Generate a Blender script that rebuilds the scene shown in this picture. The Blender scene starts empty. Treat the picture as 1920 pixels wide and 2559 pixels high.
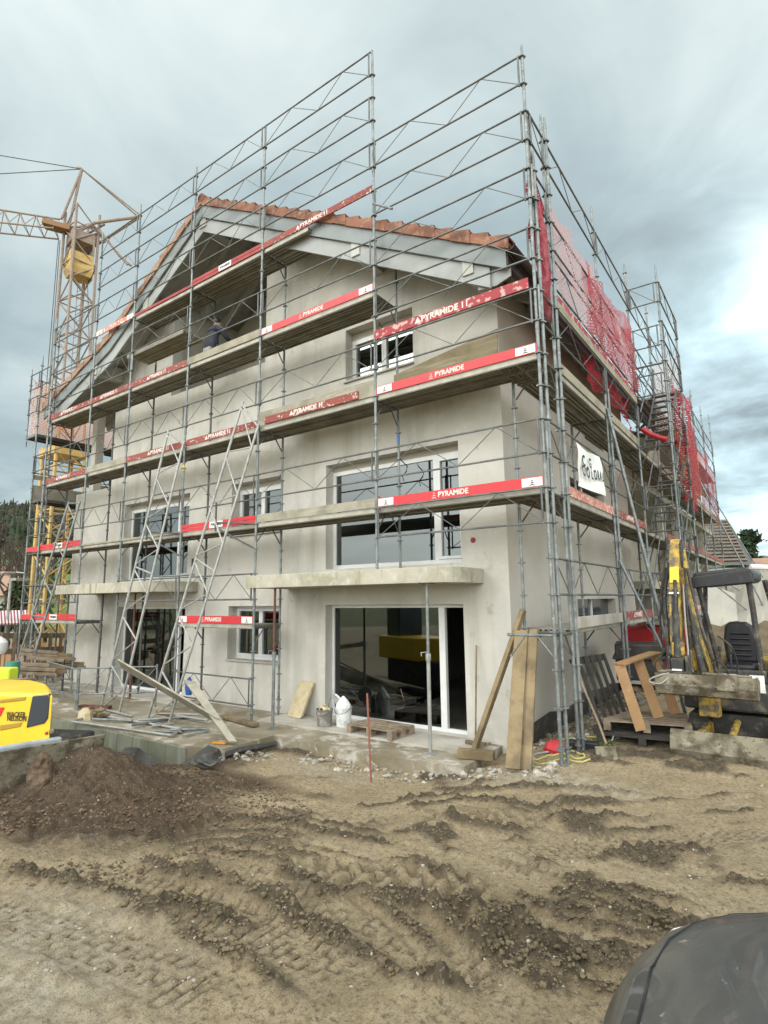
import bpy, bmesh, math, random
import numpy as np
from mathutils import Vector, Matrix

random.seed(7)
rng = np.random.default_rng(11)
sc = bpy.context.scene
R = math.radians
# ------------------------------------------------------------------ camera
CX, CY, CZ = 2.724, -7.747, 2.441
YAW, PITCH, ROLL, FPX = R(-35.559), R(8.853), R(-0.663), 1425.33
_f = Vector((math.sin(YAW)*math.cos(PITCH), math.cos(YAW)*math.cos(PITCH), math.sin(PITCH)))
_r = Vector((math.cos(YAW), -math.sin(YAW), 0))
_u = _r.cross(_f)
_r2 = _r*math.cos(ROLL) + _u*math.sin(ROLL)
_u2 = -_r*math.sin(ROLL) + _u*math.cos(ROLL)
cam_d = bpy.data.cameras.new("camera")
cam = bpy.data.objects.new("camera", cam_d)
sc.collection.objects.link(cam)
cam.matrix_world = Matrix(((_r2.x, _u2.x, -_f.x, CX), (_r2.y, _u2.y, -_f.y, CY), (_r2.z, _u2.z, -_f.z, CZ), (0, 0, 0, 1)))
cam_d.sensor_fit = 'HORIZONTAL'; cam_d.sensor_width = 36; cam_d.lens = FPX/1920*36
cam_d.clip_start = 0.05; cam_d.clip_end = 3000
sc.camera = cam
CAMP = Vector((CX, CY, CZ))
# measuring helpers: where a sight line meets a vertical or level plane of the site
def _ray(x, y): return _f + _r2*((x-960)/FPX) + _u2*((1279.5-y)/FPX)
def onY(x, y, Y): d = _ray(x, y); return CAMP + d*((Y-CY)/d.y)
def onX(x, y, X): d = _ray(x, y); return CAMP + d*((X-CX)/d.x)
def onZ(x, y, Z): d = _ray(x, y); return CAMP + d*((Z-CZ)/d.z)
def onD(x, y, D): d = _ray(x, y); return CAMP + d*(D/math.hypot(d.x, d.y))
# ------------------------------------------------------------------ world: overcast sky
SUN_EL, SUN_AZ = R(32), R(215)      # azimuth measured from +Y towards +X
w = bpy.data.worlds.new("World"); sc.world = w; w.use_nodes = True
nt = w.node_tree; N = nt.nodes; L = nt.links
for n in list(N): N.remove(n)
out = N.new('ShaderNodeOutputWorld'); bg = N.new('ShaderNodeBackground'); bg.inputs[1].default_value = 0.10
sky = N.new('ShaderNodeTexSky'); sky.sky_type = 'NISHITA'; sky.sun_disc = False
sky.sun_elevation = SUN_EL; sky.sun_rotation = SUN_AZ; sky.air_density = 1.0; sky.dust_density = 3.0; sky.ozone_density = 1.5
tc = N.new('ShaderNodeTexCoord')
sep = N.new('ShaderNodeSeparateXYZ'); L.new(tc.outputs['Generated'], sep.inputs[0])
def wmath(op, a, b=None, c=None, clamp=False):
    m = N.new('ShaderNodeMath'); m.operation = op; m.use_clamp = clamp
    for i, v in enumerate((a, b, c)):
        if v is None: continue
        if isinstance(v, (int, float)): m.inputs[i].default_value = v
        else: L.new(v, m.inputs[i])
    return m.outputs[0]
# cloud layer: project the direction on a flat ceiling so that clouds flatten towards the horizon
zc = wmath('ADD', wmath('MAXIMUM', sep.outputs[2], 0.0), 0.16)
cu = wmath('DIVIDE', sep.outputs[0], zc); cv = wmath('DIVIDE', sep.outputs[1], zc)
cmb = N.new('ShaderNodeCombineXYZ'); L.new(cu, cmb.inputs[0]); L.new(cv, cmb.inputs[1])
def wnoise(scale, detail, rough, dist, off):
    mp = N.new('ShaderNodeMapping'); mp.inputs['Location'].default_value = off; L.new(cmb.outputs[0], mp.inputs[0])
    n = N.new('ShaderNodeTexNoise'); n.inputs['Scale'].default_value = scale; n.inputs['Detail'].default_value = detail
    n.inputs['Roughness'].default_value = rough; n.inputs['Distortion'].default_value = dist
    L.new(mp.outputs[0], n.inputs['Vector']); return n.outputs[0]
n1 = wnoise(0.85, 7, 0.52, 0.35, (3.1, 1.7, 0)); n2 = wnoise(2.3, 8, 0.55, 0.6, (7.0, 2.0, 0))
mixn = wmath('ADD', wmath('MULTIPLY', n1, 0.68), wmath('MULTIPLY', n2, 0.32))
ramp = N.new('ShaderNodeValToRGB'); L.new(mixn, ramp.inputs[0])
cr = ramp.color_ramp
cr.elements[0].position = 0.36; cr.elements[0].color = (3.3, 4.25, 4.6, 1)
cr.elements[1].position = 0.63; cr.elements[1].color = (7.0, 7.8, 7.8, 1)
e = cr.elements.new(0.46); e.color = (4.0, 5.25, 5.6, 1)
e = cr.elements.new(0.56); e.color = (5.8, 7.0, 7.2, 1)
# brighter cloud around a veiled sun low behind the house
def wdot(v):
    d = N.new('ShaderNodeVectorMath'); d.operation = 'DOT_PRODUCT'; L.new(tc.outputs['Generated'], d.inputs[0]); d.inputs[1].default_value = v; return d.outputs['Value']
gl = (_ray(1880, 1000)).normalized()
glow = wmath('POWER', wmath('MAXIMUM', wdot(gl), 0.0), 40.0)
glow_soft = wmath('MULTIPLY', glow, wmath('MULTIPLY', wmath('SUBTRACT', mixn, 0.34, clamp=True), 9.0))
# added fill: unseen sky behind and above the viewer brightened to light the facade
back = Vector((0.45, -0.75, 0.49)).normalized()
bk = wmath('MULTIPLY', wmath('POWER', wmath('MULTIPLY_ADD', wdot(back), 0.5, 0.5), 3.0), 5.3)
hz = wmath('POWER', wmath('SUBTRACT', 1.0, wmath('MAXIMUM', sep.outputs[2], 0.0)), 6.0)
mx = N.new('ShaderNodeMix'); mx.data_type = 'RGBA'; mx.inputs[0].default_value = 0.90
L.new(sky.outputs[0], mx.inputs[6]); L.new(ramp.outputs[0], mx.inputs[7])
addv = N.new('ShaderNodeVectorMath'); addv.operation = 'SCALE'
gain = wmath('ADD', 1.0, wmath('ADD', glow_soft, wmath('MULTIPLY', hz, 0.12)))
L.new(mx.outputs[2], addv.inputs[0]); L.new(gain, addv.inputs['Scale'])
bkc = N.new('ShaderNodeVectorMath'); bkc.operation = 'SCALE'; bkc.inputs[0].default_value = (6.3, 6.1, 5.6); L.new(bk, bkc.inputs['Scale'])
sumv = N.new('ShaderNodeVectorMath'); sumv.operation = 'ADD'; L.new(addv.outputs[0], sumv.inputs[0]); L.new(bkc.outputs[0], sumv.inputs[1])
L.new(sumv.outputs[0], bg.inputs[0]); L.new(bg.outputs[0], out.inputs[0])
# ------------------------------------------------------------------ sun behind cloud
sd = bpy.data.lights.new("sun", 'SUN'); sd.energy = 1.0; sd.angle = R(25); sd.color = (1.0, 0.96, 0.9)
so = bpy.data.objects.new("sun", sd); sc.collection.objects.link(so)
sdir = Vector((math.sin(SUN_AZ)*math.cos(SUN_EL), math.cos(SUN_AZ)*math.cos(SUN_EL), math.sin(SUN_EL)))
so.rotation_euler = sdir.to_track_quat('Z', 'Y').to_euler(); so.location = sdir*60
sc.view_settings.view_transform = 'Standard'; sc.view_settings.look = 'None'
sc.view_settings.exposure = 0.0; sc.view_settings.gamma = 1.0
sc.render.film_transparent = False
sc.cycles.max_bounces = 7; sc.cycles.transparent_max_bounces = 24; sc.cycles.caustics_reflective = False; sc.cycles.caustics_refractive = False

# ------------------------------------------------------------------ scene helpers
COL = sc.collection
def tag(o, label=None, cat=None, group=None, kind=None):
    if label: o["label"] = label
    if cat: o["category"] = cat
    if group: o["group"] = group
    if kind: o["kind"] = kind
    return o
def thing(name, label, cat, loc=(0, 0, 0), rz=0, group=None):
    o = bpy.data.objects.new(name, None); COL.objects.link(o); o.empty_display_size = .1
    o.location = loc; o.rotation_euler = (0, 0, rz)
    return tag(o, label, cat, group)
def copy_tree(o, parent=None):
    c = o.copy(); COL.objects.link(c); c.parent = parent
    for ch in list(o.children): copy_tree(ch, c)
    return c
class MB:
    "collects shapes and links them as one mesh object"
    def __init__(s): s.v = []; s.f = []; s.m = []
    def add(s, vs, fs, mi=0):
        b = len(s.v); s.v += [tuple(p) for p in vs]
        s.f += [tuple(b+i for i in f) for f in fs]; s.m += [mi]*len(fs)
    def box(s, c, d, M=None, mi=0):
        x, y, z = d[0]/2, d[1]/2, d[2]/2
        P = [Vector((a, b, e)) for a in (-x, x) for b in (-y, y) for e in (-z, z)]
        if M is not None: P = [M @ p for p in P]
        c = Vector(c); P = [p+c for p in P]
        s.add(P, [(0, 1, 3, 2), (4, 6, 7, 5), (0, 4, 5, 1), (2, 3, 7, 6), (0, 2, 6, 4), (1, 5, 7, 3)], mi); return s
    def bb(s, x0, x1, y0, y1, z0, z1, mi=0): return s.box(((x0+x1)/2, (y0+y1)/2, (z0+z1)/2), (abs(x1-x0), abs(y1-y0), abs(z1-z0)), None, mi)
    def beam(s, p, q, wd, h, up=(0, 0, 1), mi=0):
        "box bar from p to q, wd wide and h high"
        p = Vector(p); q = Vector(q); d = q-p; l = d.length; d.normalize(); up = Vector(up)
        sx = d.cross(up)
        if sx.length < 1e-4: sx = d.cross(Vector((1, 0, 0)))
        sx.normalize(); uz = sx.cross(d)
        M = Matrix((d, sx, uz)).transposed()
        return s.box((p+q)/2, (l, wd, h), M, mi)
    def tube(s, p, q, r, n=8, r2=None, caps=True, mi=0):
        p = Vector(p); q = Vector(q); d = (q-p)
        if d.length < 1e-6: return s
        d.normalize(); a = Vector((0, 0, 1)) if abs(d.z) < .9 else Vector((1, 0, 0))
        u = d.cross(a).normalized(); v = d.cross(u); r2 = r if r2 is None else r2
        P = []
        for c, rr in ((p, r), (q, r2)):
            for i in range(n): t = 2*math.pi*i/n; P.append(c+(u*math.cos(t)+v*math.sin(t))*rr)
        F = [(i, (i+1) % n, n+(i+1) % n, n+i) for i in range(n)]
        if caps: F += [tuple(range(n))[::-1], tuple(range(n, 2*n))]
        s.add(P, F, mi); return s
    def path(s, pts, r, n=6, mi=0):
        "bent tube through points, mitred rings"
        pts = [Vector(p) for p in pts]; P = []; m = len(pts)
        ref = None
        for k, c in enumerate(pts):
            d = (pts[min(k+1, m-1)]-pts[max(k-1, 0)]).normalized()
            if ref is None: ref = Vector((0, 0, 1)) if abs(d.z) < .9 else Vector((1, 0, 0))
            u = d.cross(ref).normalized(); v = d.cross(u); ref = -v if False else ref
            rr = r[k] if isinstance(r, (list, tuple)) else r
            for i in range(n): t = 2*math.pi*i/n; P.append(c+(u*math.cos(t)+v*math.sin(t))*rr)
        F = [(k*n+i, k*n+(i+1) % n, (k+1)*n+(i+1) % n, (k+1)*n+i) for k in range(m-1) for i in range(n)]
        F += [tuple(range(n))[::-1], tuple(range((m-1)*n, m*n))]
        s.add(P, F, mi); return s
    def prism(s, poly, h0, h1, axis='z', mi=0):
        "extruded polygon; axis z: poly=(x,y); axis y: poly=(x,z); axis x: poly=(y,z)"
        def P(a, b, h): return {'z': (a, b, h), 'y': (a, h, b), 'x': (h, a, b)}[axis]
        n = len(poly); V = [P(a, b, h0) for a, b in poly]+[P(a, b, h1) for a, b in poly]
        F = [tuple(range(n))[::-1], tuple(range(n, 2*n))]+[(i, (i+1) % n, n+(i+1) % n, n+i) for i in range(n)]
        s.add(V, F, mi); return s
    def loft(s, rings, caps=True, closed=True, mi=0):
        n = len(rings[0]); P = [p for r_ in rings for p in r_]; F = []
        for k in range(len(rings)-1):
            for i in range(n if closed else n-1): F.append((k*n+i, k*n+(i+1) % n, (k+1)*n+(i+1) % n, (k+1)*n+i))
        if caps: F += [tuple(range(n))[::-1], tuple(range((len(rings)-1)*n, len(rings)*n))]
        s.add(P, F, mi); return s
    def quad(s, a, b, c, d, mi=0): s.add([a, b, c, d], [(0, 1, 2, 3)], mi); return s
    def xf(s, M): s.v = [tuple(M @ Vector(p)) for p in s.v]; return s
    def build(s, name, mats, parent=None, smooth=False, bevel=0, world=True, label=None, recalc=True):
        me = bpy.data.meshes.new(name); me.from_pydata(s.v, [], s.f)
        mats = mats if isinstance(mats, (list, tuple)) else [mats]
        for m in mats: me.materials.append(m)
        if len(mats) > 1: me.polygons.foreach_set('material_index', s.m)
        if recalc:
            bm = bmesh.new(); bm.from_mesh(me); bmesh.ops.recalc_face_normals(bm, faces=bm.faces); bm.to_mesh(me); bm.free()
        me.update()
        o = bpy.data.objects.new(name, me); COL.objects.link(o)
        if smooth:
            me.polygons.foreach_set('use_smooth', [True]*len(me.polygons))
            try: me.set_sharp_from_angle(angle=R(35))
            except Exception: pass
        if parent is not None: o.parent = parent
        if bevel:
            b = o.modifiers.new('bevel', 'BEVEL'); b.width = bevel; b.segments = 2; b.limit_method = 'ANGLE'; b.angle_limit = R(40)
        if label: o["label"] = label
        return o
def RZ(a): return Matrix.Rotation(a, 4, 'Z')
def T(*p): return Matrix.Translation(Vector(p))
# ------------------------------------------------------------------ materials
def mat(name, col, rough=.8, metal=0., var=None, bump=None, streak=None, spec=None, coord='Object', spots=None, var2=None):
    """var=(scale, colour2, lo, hi) patches; streak=(sx, sz, colour2, lo, hi) vertical runs; bump=(scale, strength, detail);
    spots=(scale, colour, threshold)"""
    m = bpy.data.materials.new(name); m.use_nodes = True; t = m.node_tree; n = t.nodes; l = t.links
    b = n['Principled BSDF']; b.inputs['Roughness'].default_value = rough; b.inputs['Metallic'].default_value = metal
    if spec is not None: b.inputs['Specular IOR Level'].default_value = spec
    tcn = n.new('ShaderNodeTexCoord'); co = tcn.outputs[coord]
    c = n.new('ShaderNodeRGB'); c.outputs[0].default_value = (*col, 1); cur = c.outputs[0]
    def noise(scale, detail=6, rough_=.6, vec=co, dist=0.):
        q = n.new('ShaderNodeTexNoise'); q.inputs['Scale'].default_value = scale; q.inputs['Detail'].default_value = detail
        q.inputs['Roughness'].default_value = rough_; q.inputs['Distortion'].default_value = dist; l.new(vec, q.inputs['Vector']); return q.outputs[0]
    def layer(cur, fac, lo, hi, col2):
        mr = n.new('ShaderNodeMapRange'); mr.inputs[1].default_value = lo; mr.inputs[2].default_value = hi; l.new(fac, mr.inputs[0])
        k = n.new('ShaderNodeMix'); k.data_type = 'RGBA'; l.new(mr.outputs[0], k.inputs[0]); l.new(cur, k.inputs[6]); k.inputs[7].default_value = (*col2, 1)
        return k.outputs[2]
    if var: cur = layer(cur, noise(var[0]), var[2], var[3], var[1])
    if var2: cur = layer(cur, noise(var2[0], 8, .65, dist=.4), var2[2], var2[3], var2[1])
    if streak:
        mp = n.new('ShaderNodeMapping'); mp.inputs['Scale'].default_value = (streak[0], streak[0], streak[1]); l.new(co, mp.inputs[0])
        cur = layer(cur, noise(1., 5, .6, mp.outputs[0]), streak[3], streak[4], streak[2])
    if spots: cur = layer(cur, noise(spots[0], 3, .5), spots[2], spots[2]+.04, spots[1])
    l.new(cur, b.inputs['Base Color'])
    if bump:
        bp = n.new('ShaderNodeBump'); bp.inputs['Strength'].default_value = bump[1]; bp.inputs['Distance'].default_value = .02
        l.new(noise(bump[0], bump[2] if len(bump) > 2 else 5), bp.inputs['Height']); l.new(bp.outputs[0], b.inputs['Normal'])
    return m
M = {}
M['plaster'] = mat('plaster', (.535, .525, .485), .92, var=(.55, (.425, .415, .375), .42, .66), var2=(1.9, (.58, .575, .545), .50, .72), streak=(2.4, .20, (.38, .37, .325), .54, .78), bump=(14, .3, 8), spots=(3.1, (.42, .41, .37), .66))
M['plaster_side'] = mat('plaster_side', (.50, .48, .44), .92, var=(.6, (.42, .40, .35), .42, .66), streak=(2.0, .2, (.50, .48, .45), .55, .75), bump=(22, .18, 8))
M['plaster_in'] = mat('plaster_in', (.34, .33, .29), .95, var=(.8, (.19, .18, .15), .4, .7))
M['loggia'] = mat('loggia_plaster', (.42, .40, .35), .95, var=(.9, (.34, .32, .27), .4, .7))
M['concrete'] = mat('raw_concrete', (.42, .40, .33), .9, var=(1.8, (.30, .29, .22), .42, .65), var2=(5, (.5, .48, .42), .52, .7), streak=(5, .6, (.20, .19, .11), .58, .72), bump=(30, .3, 6))
M['conc_green'] = mat('mossy_concrete', (.20, .21, .165), .9, var=(1.5, (.13, .145, .10), .4, .65), streak=(4, .5, (.30, .31, .27), .55, .75), bump=(25, .3, 6))
M['slab'] = mat('terrace_concrete', (.27, .24, .18), .85, var=(.9, (.17, .145, .095), .42, .62), var2=(3, (.48, .46, .42), .52, .66), bump=(25, .35, 7))
M['slab_lite'] = mat('screed_concrete', (.46, .44, .40), .85, var=(1.4, (.33, .31, .26), .42, .62), bump=(25, .3, 7))
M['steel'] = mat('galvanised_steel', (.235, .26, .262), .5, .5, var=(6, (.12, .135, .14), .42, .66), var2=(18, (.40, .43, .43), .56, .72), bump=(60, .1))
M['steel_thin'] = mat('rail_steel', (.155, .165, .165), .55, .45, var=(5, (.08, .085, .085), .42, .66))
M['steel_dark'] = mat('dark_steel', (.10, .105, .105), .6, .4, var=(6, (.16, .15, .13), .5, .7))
M['alu'] = mat('aluminium_girder', (.36, .37, .36), .5, .4, var=(9, (.22, .22, .20), .45, .7), bump=(60, .1))
M['rust'] = mat('rusty_steel', (.12, .055, .04), .8, .2, var=(9, (.20, .09, .06), .45, .7), bump=(60, .2))
M['deckmetal'] = mat('deck_sheet', (.25, .24, .205), .7, .1, var=(2.5, (.16, .15, .12), .42, .68))
M['plank'] = mat('weathered_plank', (.33, .31, .25), .85, var=(2.5, (.22, .205, .16), .42, .65), streak=(1.2, 22, (.45, .43, .37), .55, .75), bump=(40, .35))
M['wood'] = mat('raw_timber', (.25, .19, .105), .8, var=(2.2, (.14, .105, .06), .42, .60), var2=(9, (.16, .12, .08), .58, .75), bump=(40, .3))
M['plywood'] = mat('orange_plywood', (.40, .235, .11), .6, var=(3, (.30, .18, .085), .4, .7), var2=(10, (.46, .30, .17), .55, .7))
M['sheetwood'] = mat('weathered_sheet_wood', (.26, .22, .14), .85, var=(2, (.19, .155, .09), .42, .65), streak=(1.0, 16, (.36, .32, .23), .52, .70), bump=(30, .4))
M['palletwood'] = mat('pallet_wood', (.27, .215, .155), .85, var=(5, (.13, .10, .07), .42, .68), bump=(40, .3))
M['darkpallet'] = mat('dark_pallet', (.03, .027, .025), .9, var=(5, (.055, .05, .045), .42, .68))
M['red'] = mat('red_board', (.56, .022, .032), .45, var=(4, (.44, .03, .04), .45, .7))
M['redold'] = mat('worn_red_board', (.27, .065, .055), .75, var=(3, (.20, .05, .045), .42, .62), spots=(14, (.50, .42, .38), .60))
M['redpale'] = mat('faded_red_board', (.52, .20, .165), .75, var=(3, (.62, .36, .30), .45, .65), spots=(12, (.60, .54, .48), .56))
M['reddark'] = mat('dark_red_board', (.26, .02, .025), .6, var=(3, (.34, .04, .04), .42, .62))
M['redscuff'] = mat('scuffed_red_board', (.36, .035, .045), .7, var=(3, (.28, .04, .05), .42, .62), spots=(11, (.48, .34, .32), .545))
M['white'] = mat('white_label', (.72, .72, .71), .5, var=(12, (.6, .6, .59), .45, .7))
M['whitetext'] = mat('white_lettering', (.66, .62, .58), .7)
M['blacktext'] = mat('black_lettering', (.02, .02, .022), .6)
M['pvc'] = mat('white_pvc', (.70, .72, .72), .35, var=(3, (.6, .62, .63), .4, .7))
M['fascia'] = mat('painted_fascia', (.22, .25, .262), .6, var=(2, (.18, .205, .21), .4, .7))
M['fascia2'] = mat('painted_bargeboard', (.33, .355, .36), .6, var=(2, (.28, .30, .30), .4, .7))
M['purlin'] = mat('painted_purlin', (.42, .43, .40), .6)
M['soffit'] = mat('soffit_boards', (.46, .46, .43), .75, streak=(4, 1, (.38, .38, .35), .45, .6))
M['tile'] = mat('clay_tile', (.27, .125, .08), .85, var=(3, (.17, .08, .055), .42, .62), var2=(7, (.36, .20, .14), .52, .68), bump=(40, .3))
M['tileweather'] = mat('weathered_clay_tile', (.36, .23, .17), .85, var=(4, (.30, .18, .12), .42, .66), bump=(40, .3))
M['zinc'] = mat('dark_gutter', (.055, .05, .048), .45, .5, var=(4, (.09, .085, .08), .4, .7))
M['crane'] = mat('crane_yellow', (.50, .36, .13), .6, var=(5, (.44, .27, .09), .45, .7))
M['cranebrown'] = mat('crane_faded', (.27, .215, .18), .65, var=(5, (.20, .145, .12), .45, .7))
M['yellow'] = mat('machine_yellow', (.78, .55, .03), .42, var=(1.5, (.72, .49, .03), .4, .7), var2=(11, (.50, .37, .10), .60, .72), bump=(90, .05))
M['yellowdirty'] = mat('dirty_yellow', (.50, .33, .05), .6, var=(6, (.13, .105, .065), .44, .58), var2=(25, (.09, .08, .06), .52, .62), bump=(40, .2))
M['black'] = mat('black_plastic', (.012, .013, .018), .45, var=(9, (.05, .048, .042), .55, .75))
M['blackdirty'] = mat('muddy_black', (.03, .03, .032), .65, var=(6, (.13, .12, .09), .5, .68), spots=(30, (.35, .34, .3), .68))
M['rubber'] = mat('rubber', (.03, .03, .03), .8, var=(9, (.10, .085, .06), .48, .68), bump=(60, .3))
M['mudsteel'] = mat('muddy_blade', (.20, .18, .13), .85, var=(4, (.075, .062, .038), .44, .60), var2=(6, (.29, .275, .225), .54, .68), spots=(22, (.06, .055, .045), .62), bump=(25, .5, 7))
M['chrome'] = mat('chrome', (.7, .7, .7), .2, 1.)
M['net'] = None
M['banner'] = mat('white_banner', (.84, .86, .86), .5)
M['hose'] = mat('yellow_hose', (.48, .43, .14), .5)
M['greyhose'] = mat('grey_cable', (.30, .30, .29), .6)
M['redcloth'] = mat('red_bag', (.50, .03, .04), .6, bump=(20, .6))
M['redtube'] = mat('red_tube', (.34, .01, .018), .45)
M['foam'] = mat('foam_block', (.52, .45, .30), .95, var=(6, (.40, .33, .2), .42, .66), bump=(40, .3))
M['bucketw'] = mat('white_bucket', (.66, .70, .70), .5, var=(8, (.40, .39, .36), .5, .65))
M['bucketg'] = mat('cement_bucket', (.16, .155, .14), .8, var=(9, (.32, .31, .28), .48, .66))
M['membrane'] = mat('dimpled_membrane', (.045, .045, .045), .5, var=(6, (.12, .105, .08), .48, .66))
M['batten'] = mat('roof_batten', (.23, .18, .14), .85, var=(3, (.16, .12, .095), .42, .66))
M['decklip'] = mat('deck_edge', (.42, .41, .36), .6, .2, var=(3, (.28, .27, .23), .42, .66))
M['tarp'] = mat('white_tarp', (.47, .455, .40), .7, var=(.4, (.40, .38, .33), .4, .7), streak=(3, 1, (.45, .43, .38), .5, .75))
M['skin'] = mat('skin', (.45, .27, .2), .6)
M['jacket'] = mat('navy_jacket', (.028, .032, .05), .85)
M['jeans'] = mat('blue_trousers', (.05, .07, .13), .85)
M['stake'] = mat('rusty_stake', (.26, .10, .065), .8, var=(9, (.25, .09, .06), .45, .7))
def glass(name, tint=.75, ior=1.75, rough=.02, gcol=(.85, .93, .95)):
    m = bpy.data.materials.new(name); m.use_nodes = True; t = m.node_tree; n = t.nodes; l = t.links
    n.remove(n['Principled BSDF']); o = n['Material Output']
    tr = n.new('ShaderNodeBsdfTransparent'); tr.inputs[0].default_value = (tint*.92, tint, tint*.98, 1)
    gl_ = n.new('ShaderNodeBsdfGlossy'); gl_.inputs['Roughness'].default_value = rough; gl_.inputs[0].default_value = (*gcol, 1)
    fr = n.new('ShaderNodeFresnel'); fr.inputs[0].default_value = ior
    nz = n.new('ShaderNodeTexNoise'); nz.inputs['Scale'].default_value = .7; bp = n.new('ShaderNodeBump'); bp.inputs['Strength'].default_value = .06
    tcn = n.new('ShaderNodeTexCoord'); l.new(tcn.outputs['Object'], nz.inputs['Vector']); l.new(nz.outputs[0], bp.inputs['Height']); l.new(bp.outputs[0], gl_.inputs['Normal'])
    mx_ = n.new('ShaderNodeMixShader'); l.new(fr.outputs[0], mx_.inputs[0]); l.new(tr.outputs[0], mx_.inputs[1]); l.new(gl_.outputs[0], mx_.inputs[2]); l.new(mx_.outputs[0], o.inputs[0])
    return m
M['glass'] = glass('window_glass', .42, 2.7)
M['glassgf'] = glass('door_glass', .45, 2.1)
M['glass_dark'] = mat('tinted_glass', (.035, .045, .06), .12, spec=.9)
def netmat(name, col, cell, open_, thick=1.0):
    "debris net: a lattice of strands, the mesh holes are see-through"
    m = bpy.data.materials.new(name); m.use_nodes = True; t = m.node_tree; n = t.nodes; l = t.links
    b = n['Principled BSDF']; b.inputs['Base Color'].default_value = (*col, 1); b.inputs['Roughness'].default_value = .7
    o = n['Material Output']; tcn = n.new('ShaderNodeTexCoord')
    br = n.new('ShaderNodeTexBrick'); br.inputs['Scale'].default_value = 1.0; br.inputs['Mortar Size'].default_value = cell*open_
    br.inputs['Brick Width'].default_value = cell*2; br.inputs['Row Height'].default_value = cell; br.inputs['Mortar Smooth'].default_value = 0
    l.new(tcn.outputs['UV'], br.inputs['Vector'])
    nz = n.new('ShaderNodeTexNoise'); nz.inputs['Scale'].default_value = 1.3; nz.inputs['Detail'].default_value = 4; l.new(tcn.outputs['Object'], nz.inputs['Vector'])
    mr = n.new('ShaderNodeMapRange'); mr.inputs[1].default_value = .52; mr.inputs[2].default_value = .72; mr.inputs[4].default_value = .75*thick; l.new(nz.outputs[0], mr.inputs[0])
    ad = n.new('ShaderNodeMath'); ad.operation = 'ADD'; ad.use_clamp = True
    l.new(br.outputs['Fac'], ad.inputs[0]); l.new(mr.outputs[0], ad.inputs[1])
    tr = n.new('ShaderNodeBsdfTransparent'); tl = n.new('ShaderNodeBsdfTranslucent'); tl.inputs[0].default_value = (*[min(1, c_*1.15) for c_ in col], 1)
    m0 = n.new('ShaderNodeMixShader'); m0.inputs[0].default_value = .5; l.new(b.outputs[0], m0.inputs[1]); l.new(tl.outputs[0], m0.inputs[2])
    m1 = n.new('ShaderNodeMixShader'); l.new(ad.outputs[0], m1.inputs[0]); l.new(tr.outputs[0], m1.inputs[1]); l.new(m0.outputs[0], m1.inputs[2])
    l.new(m1.outputs[0], o.inputs[0]); return m
M['netred'] = netmat('red_net', (.52, .12, .15), .06, .20)
M['netpink'] = netmat('pink_net', (.66, .42, .43), .05, .24)
M['netorange'] = netmat('orange_net', (.75, .33, .16), .05, .2, .8)
M['netwhite'] = netmat('white_net', (.72, .62, .60), .05, .16, .5)
def textmesh(body, size, extrude=.002, bold=0.0, width=None):
    cu_ = bpy.data.curves.new('lettering', 'FONT'); cu_.body = body; cu_.size = size; cu_.extrude = extrude; cu_.offset = bold
    cu_.align_x = 'CENTER'; cu_.align_y = 'CENTER'; cu_.resolution_u = 2
    o = bpy.data.objects.new('lettering', cu_); COL.objects.link(o)
    dg = bpy.context.evaluated_depsgraph_get(); dg.update()
    me = bpy.data.meshes.new_from_object(o.evaluated_get(dg)); bpy.data.objects.remove(o); bpy.data.curves.remove(cu_)
    if width:
        xs = [v.co.x for v in me.vertices]; k = width/(max(xs)-min(xs)+1e-6)
        for v in me.vertices: v.co.x *= k
    return me
def put_text(me, m, parent, Mx, name='lettering'):
    me.materials.clear(); me.materials.append(m)
    o = bpy.data.objects.new(name, me); COL.objects.link(o); o.parent = parent; o.matrix_local = Mx; return o
FRONT = Matrix(((1, 0, 0, 0), (0, 0, -1, 0), (0, 1, 0, 0), (0, 0, 0, 1)))       # text facing -y
SIDE = Matrix(((0, 0, 1, 0), (1, 0, 0, 0), (0, 1, 0, 0), (0, 0, 0, 1)))          # text facing +x, reading towards +y
# ------------------------------------------------------------------ ground
def sstep(a, b, x):
    t = np.clip((x-a)/(b-a), 0, 1); return t*t*(3-2*t)
def vnoise(x, y, seed):
    r0 = np.random.default_rng(seed); tab = r0.random((256, 256))
    xi = np.floor(x).astype(int); yi = np.floor(y).astype(int); fx = x-xi; fy = y-yi
    fx = fx*fx*(3-2*fx); fy = fy*fy*(3-2*fy)
    g = lambda a, b: tab[a & 255, b & 255]
    return (g(xi, yi)*(1-fx)+g(xi+1, yi)*fx)*(1-fy)+(g(xi, yi+1)*(1-fx)+g(xi+1, yi+1)*fx)*fy
def fbm(x, y, s, seed, o=4, gain=.5):
    a = 1; t = 0; n = 0
    for k in range(o): t = t+a*vnoise(x*s*2**k+17*k, y*s*2**k-9*k, seed+k); n += a; a *= gain
    return t/n
def gbase(x, y):
    zr = .0+.30*sstep(-1.7, .1, x)
    h = zr*(1-sstep(-.2, -6.3, y)) + .66*sstep(-.2, -6.3, y)
    h = h*(1-sstep(4.5, 9, y)) + .25*sstep(4.5, 9, y)
    left = sstep(-4.4, -5.6, x)*sstep(-4.6, -3.4, y)
    farl = sstep(-4.9, -6.6, x)
    pit = np.maximum(left, farl)*(1-sstep(.5, 1.2, y)*sstep(-19, -16.5, x))
    pit = pit*(1-sstep(-24, -29, x))*sstep(-16, -12, y)*(1-sstep(1.2, 3.5, y))
    h = h*(1-pit) + -.55*pit
    h = h + .40*np.exp(-((x+3.62)/np.where(x < -3.62, .85, .82))**2-((y+4.28)/.60)**2) - .10*np.exp(-((x+4.2)/.8)**2-((y+5.1)/.6)**2)
    return h
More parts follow.
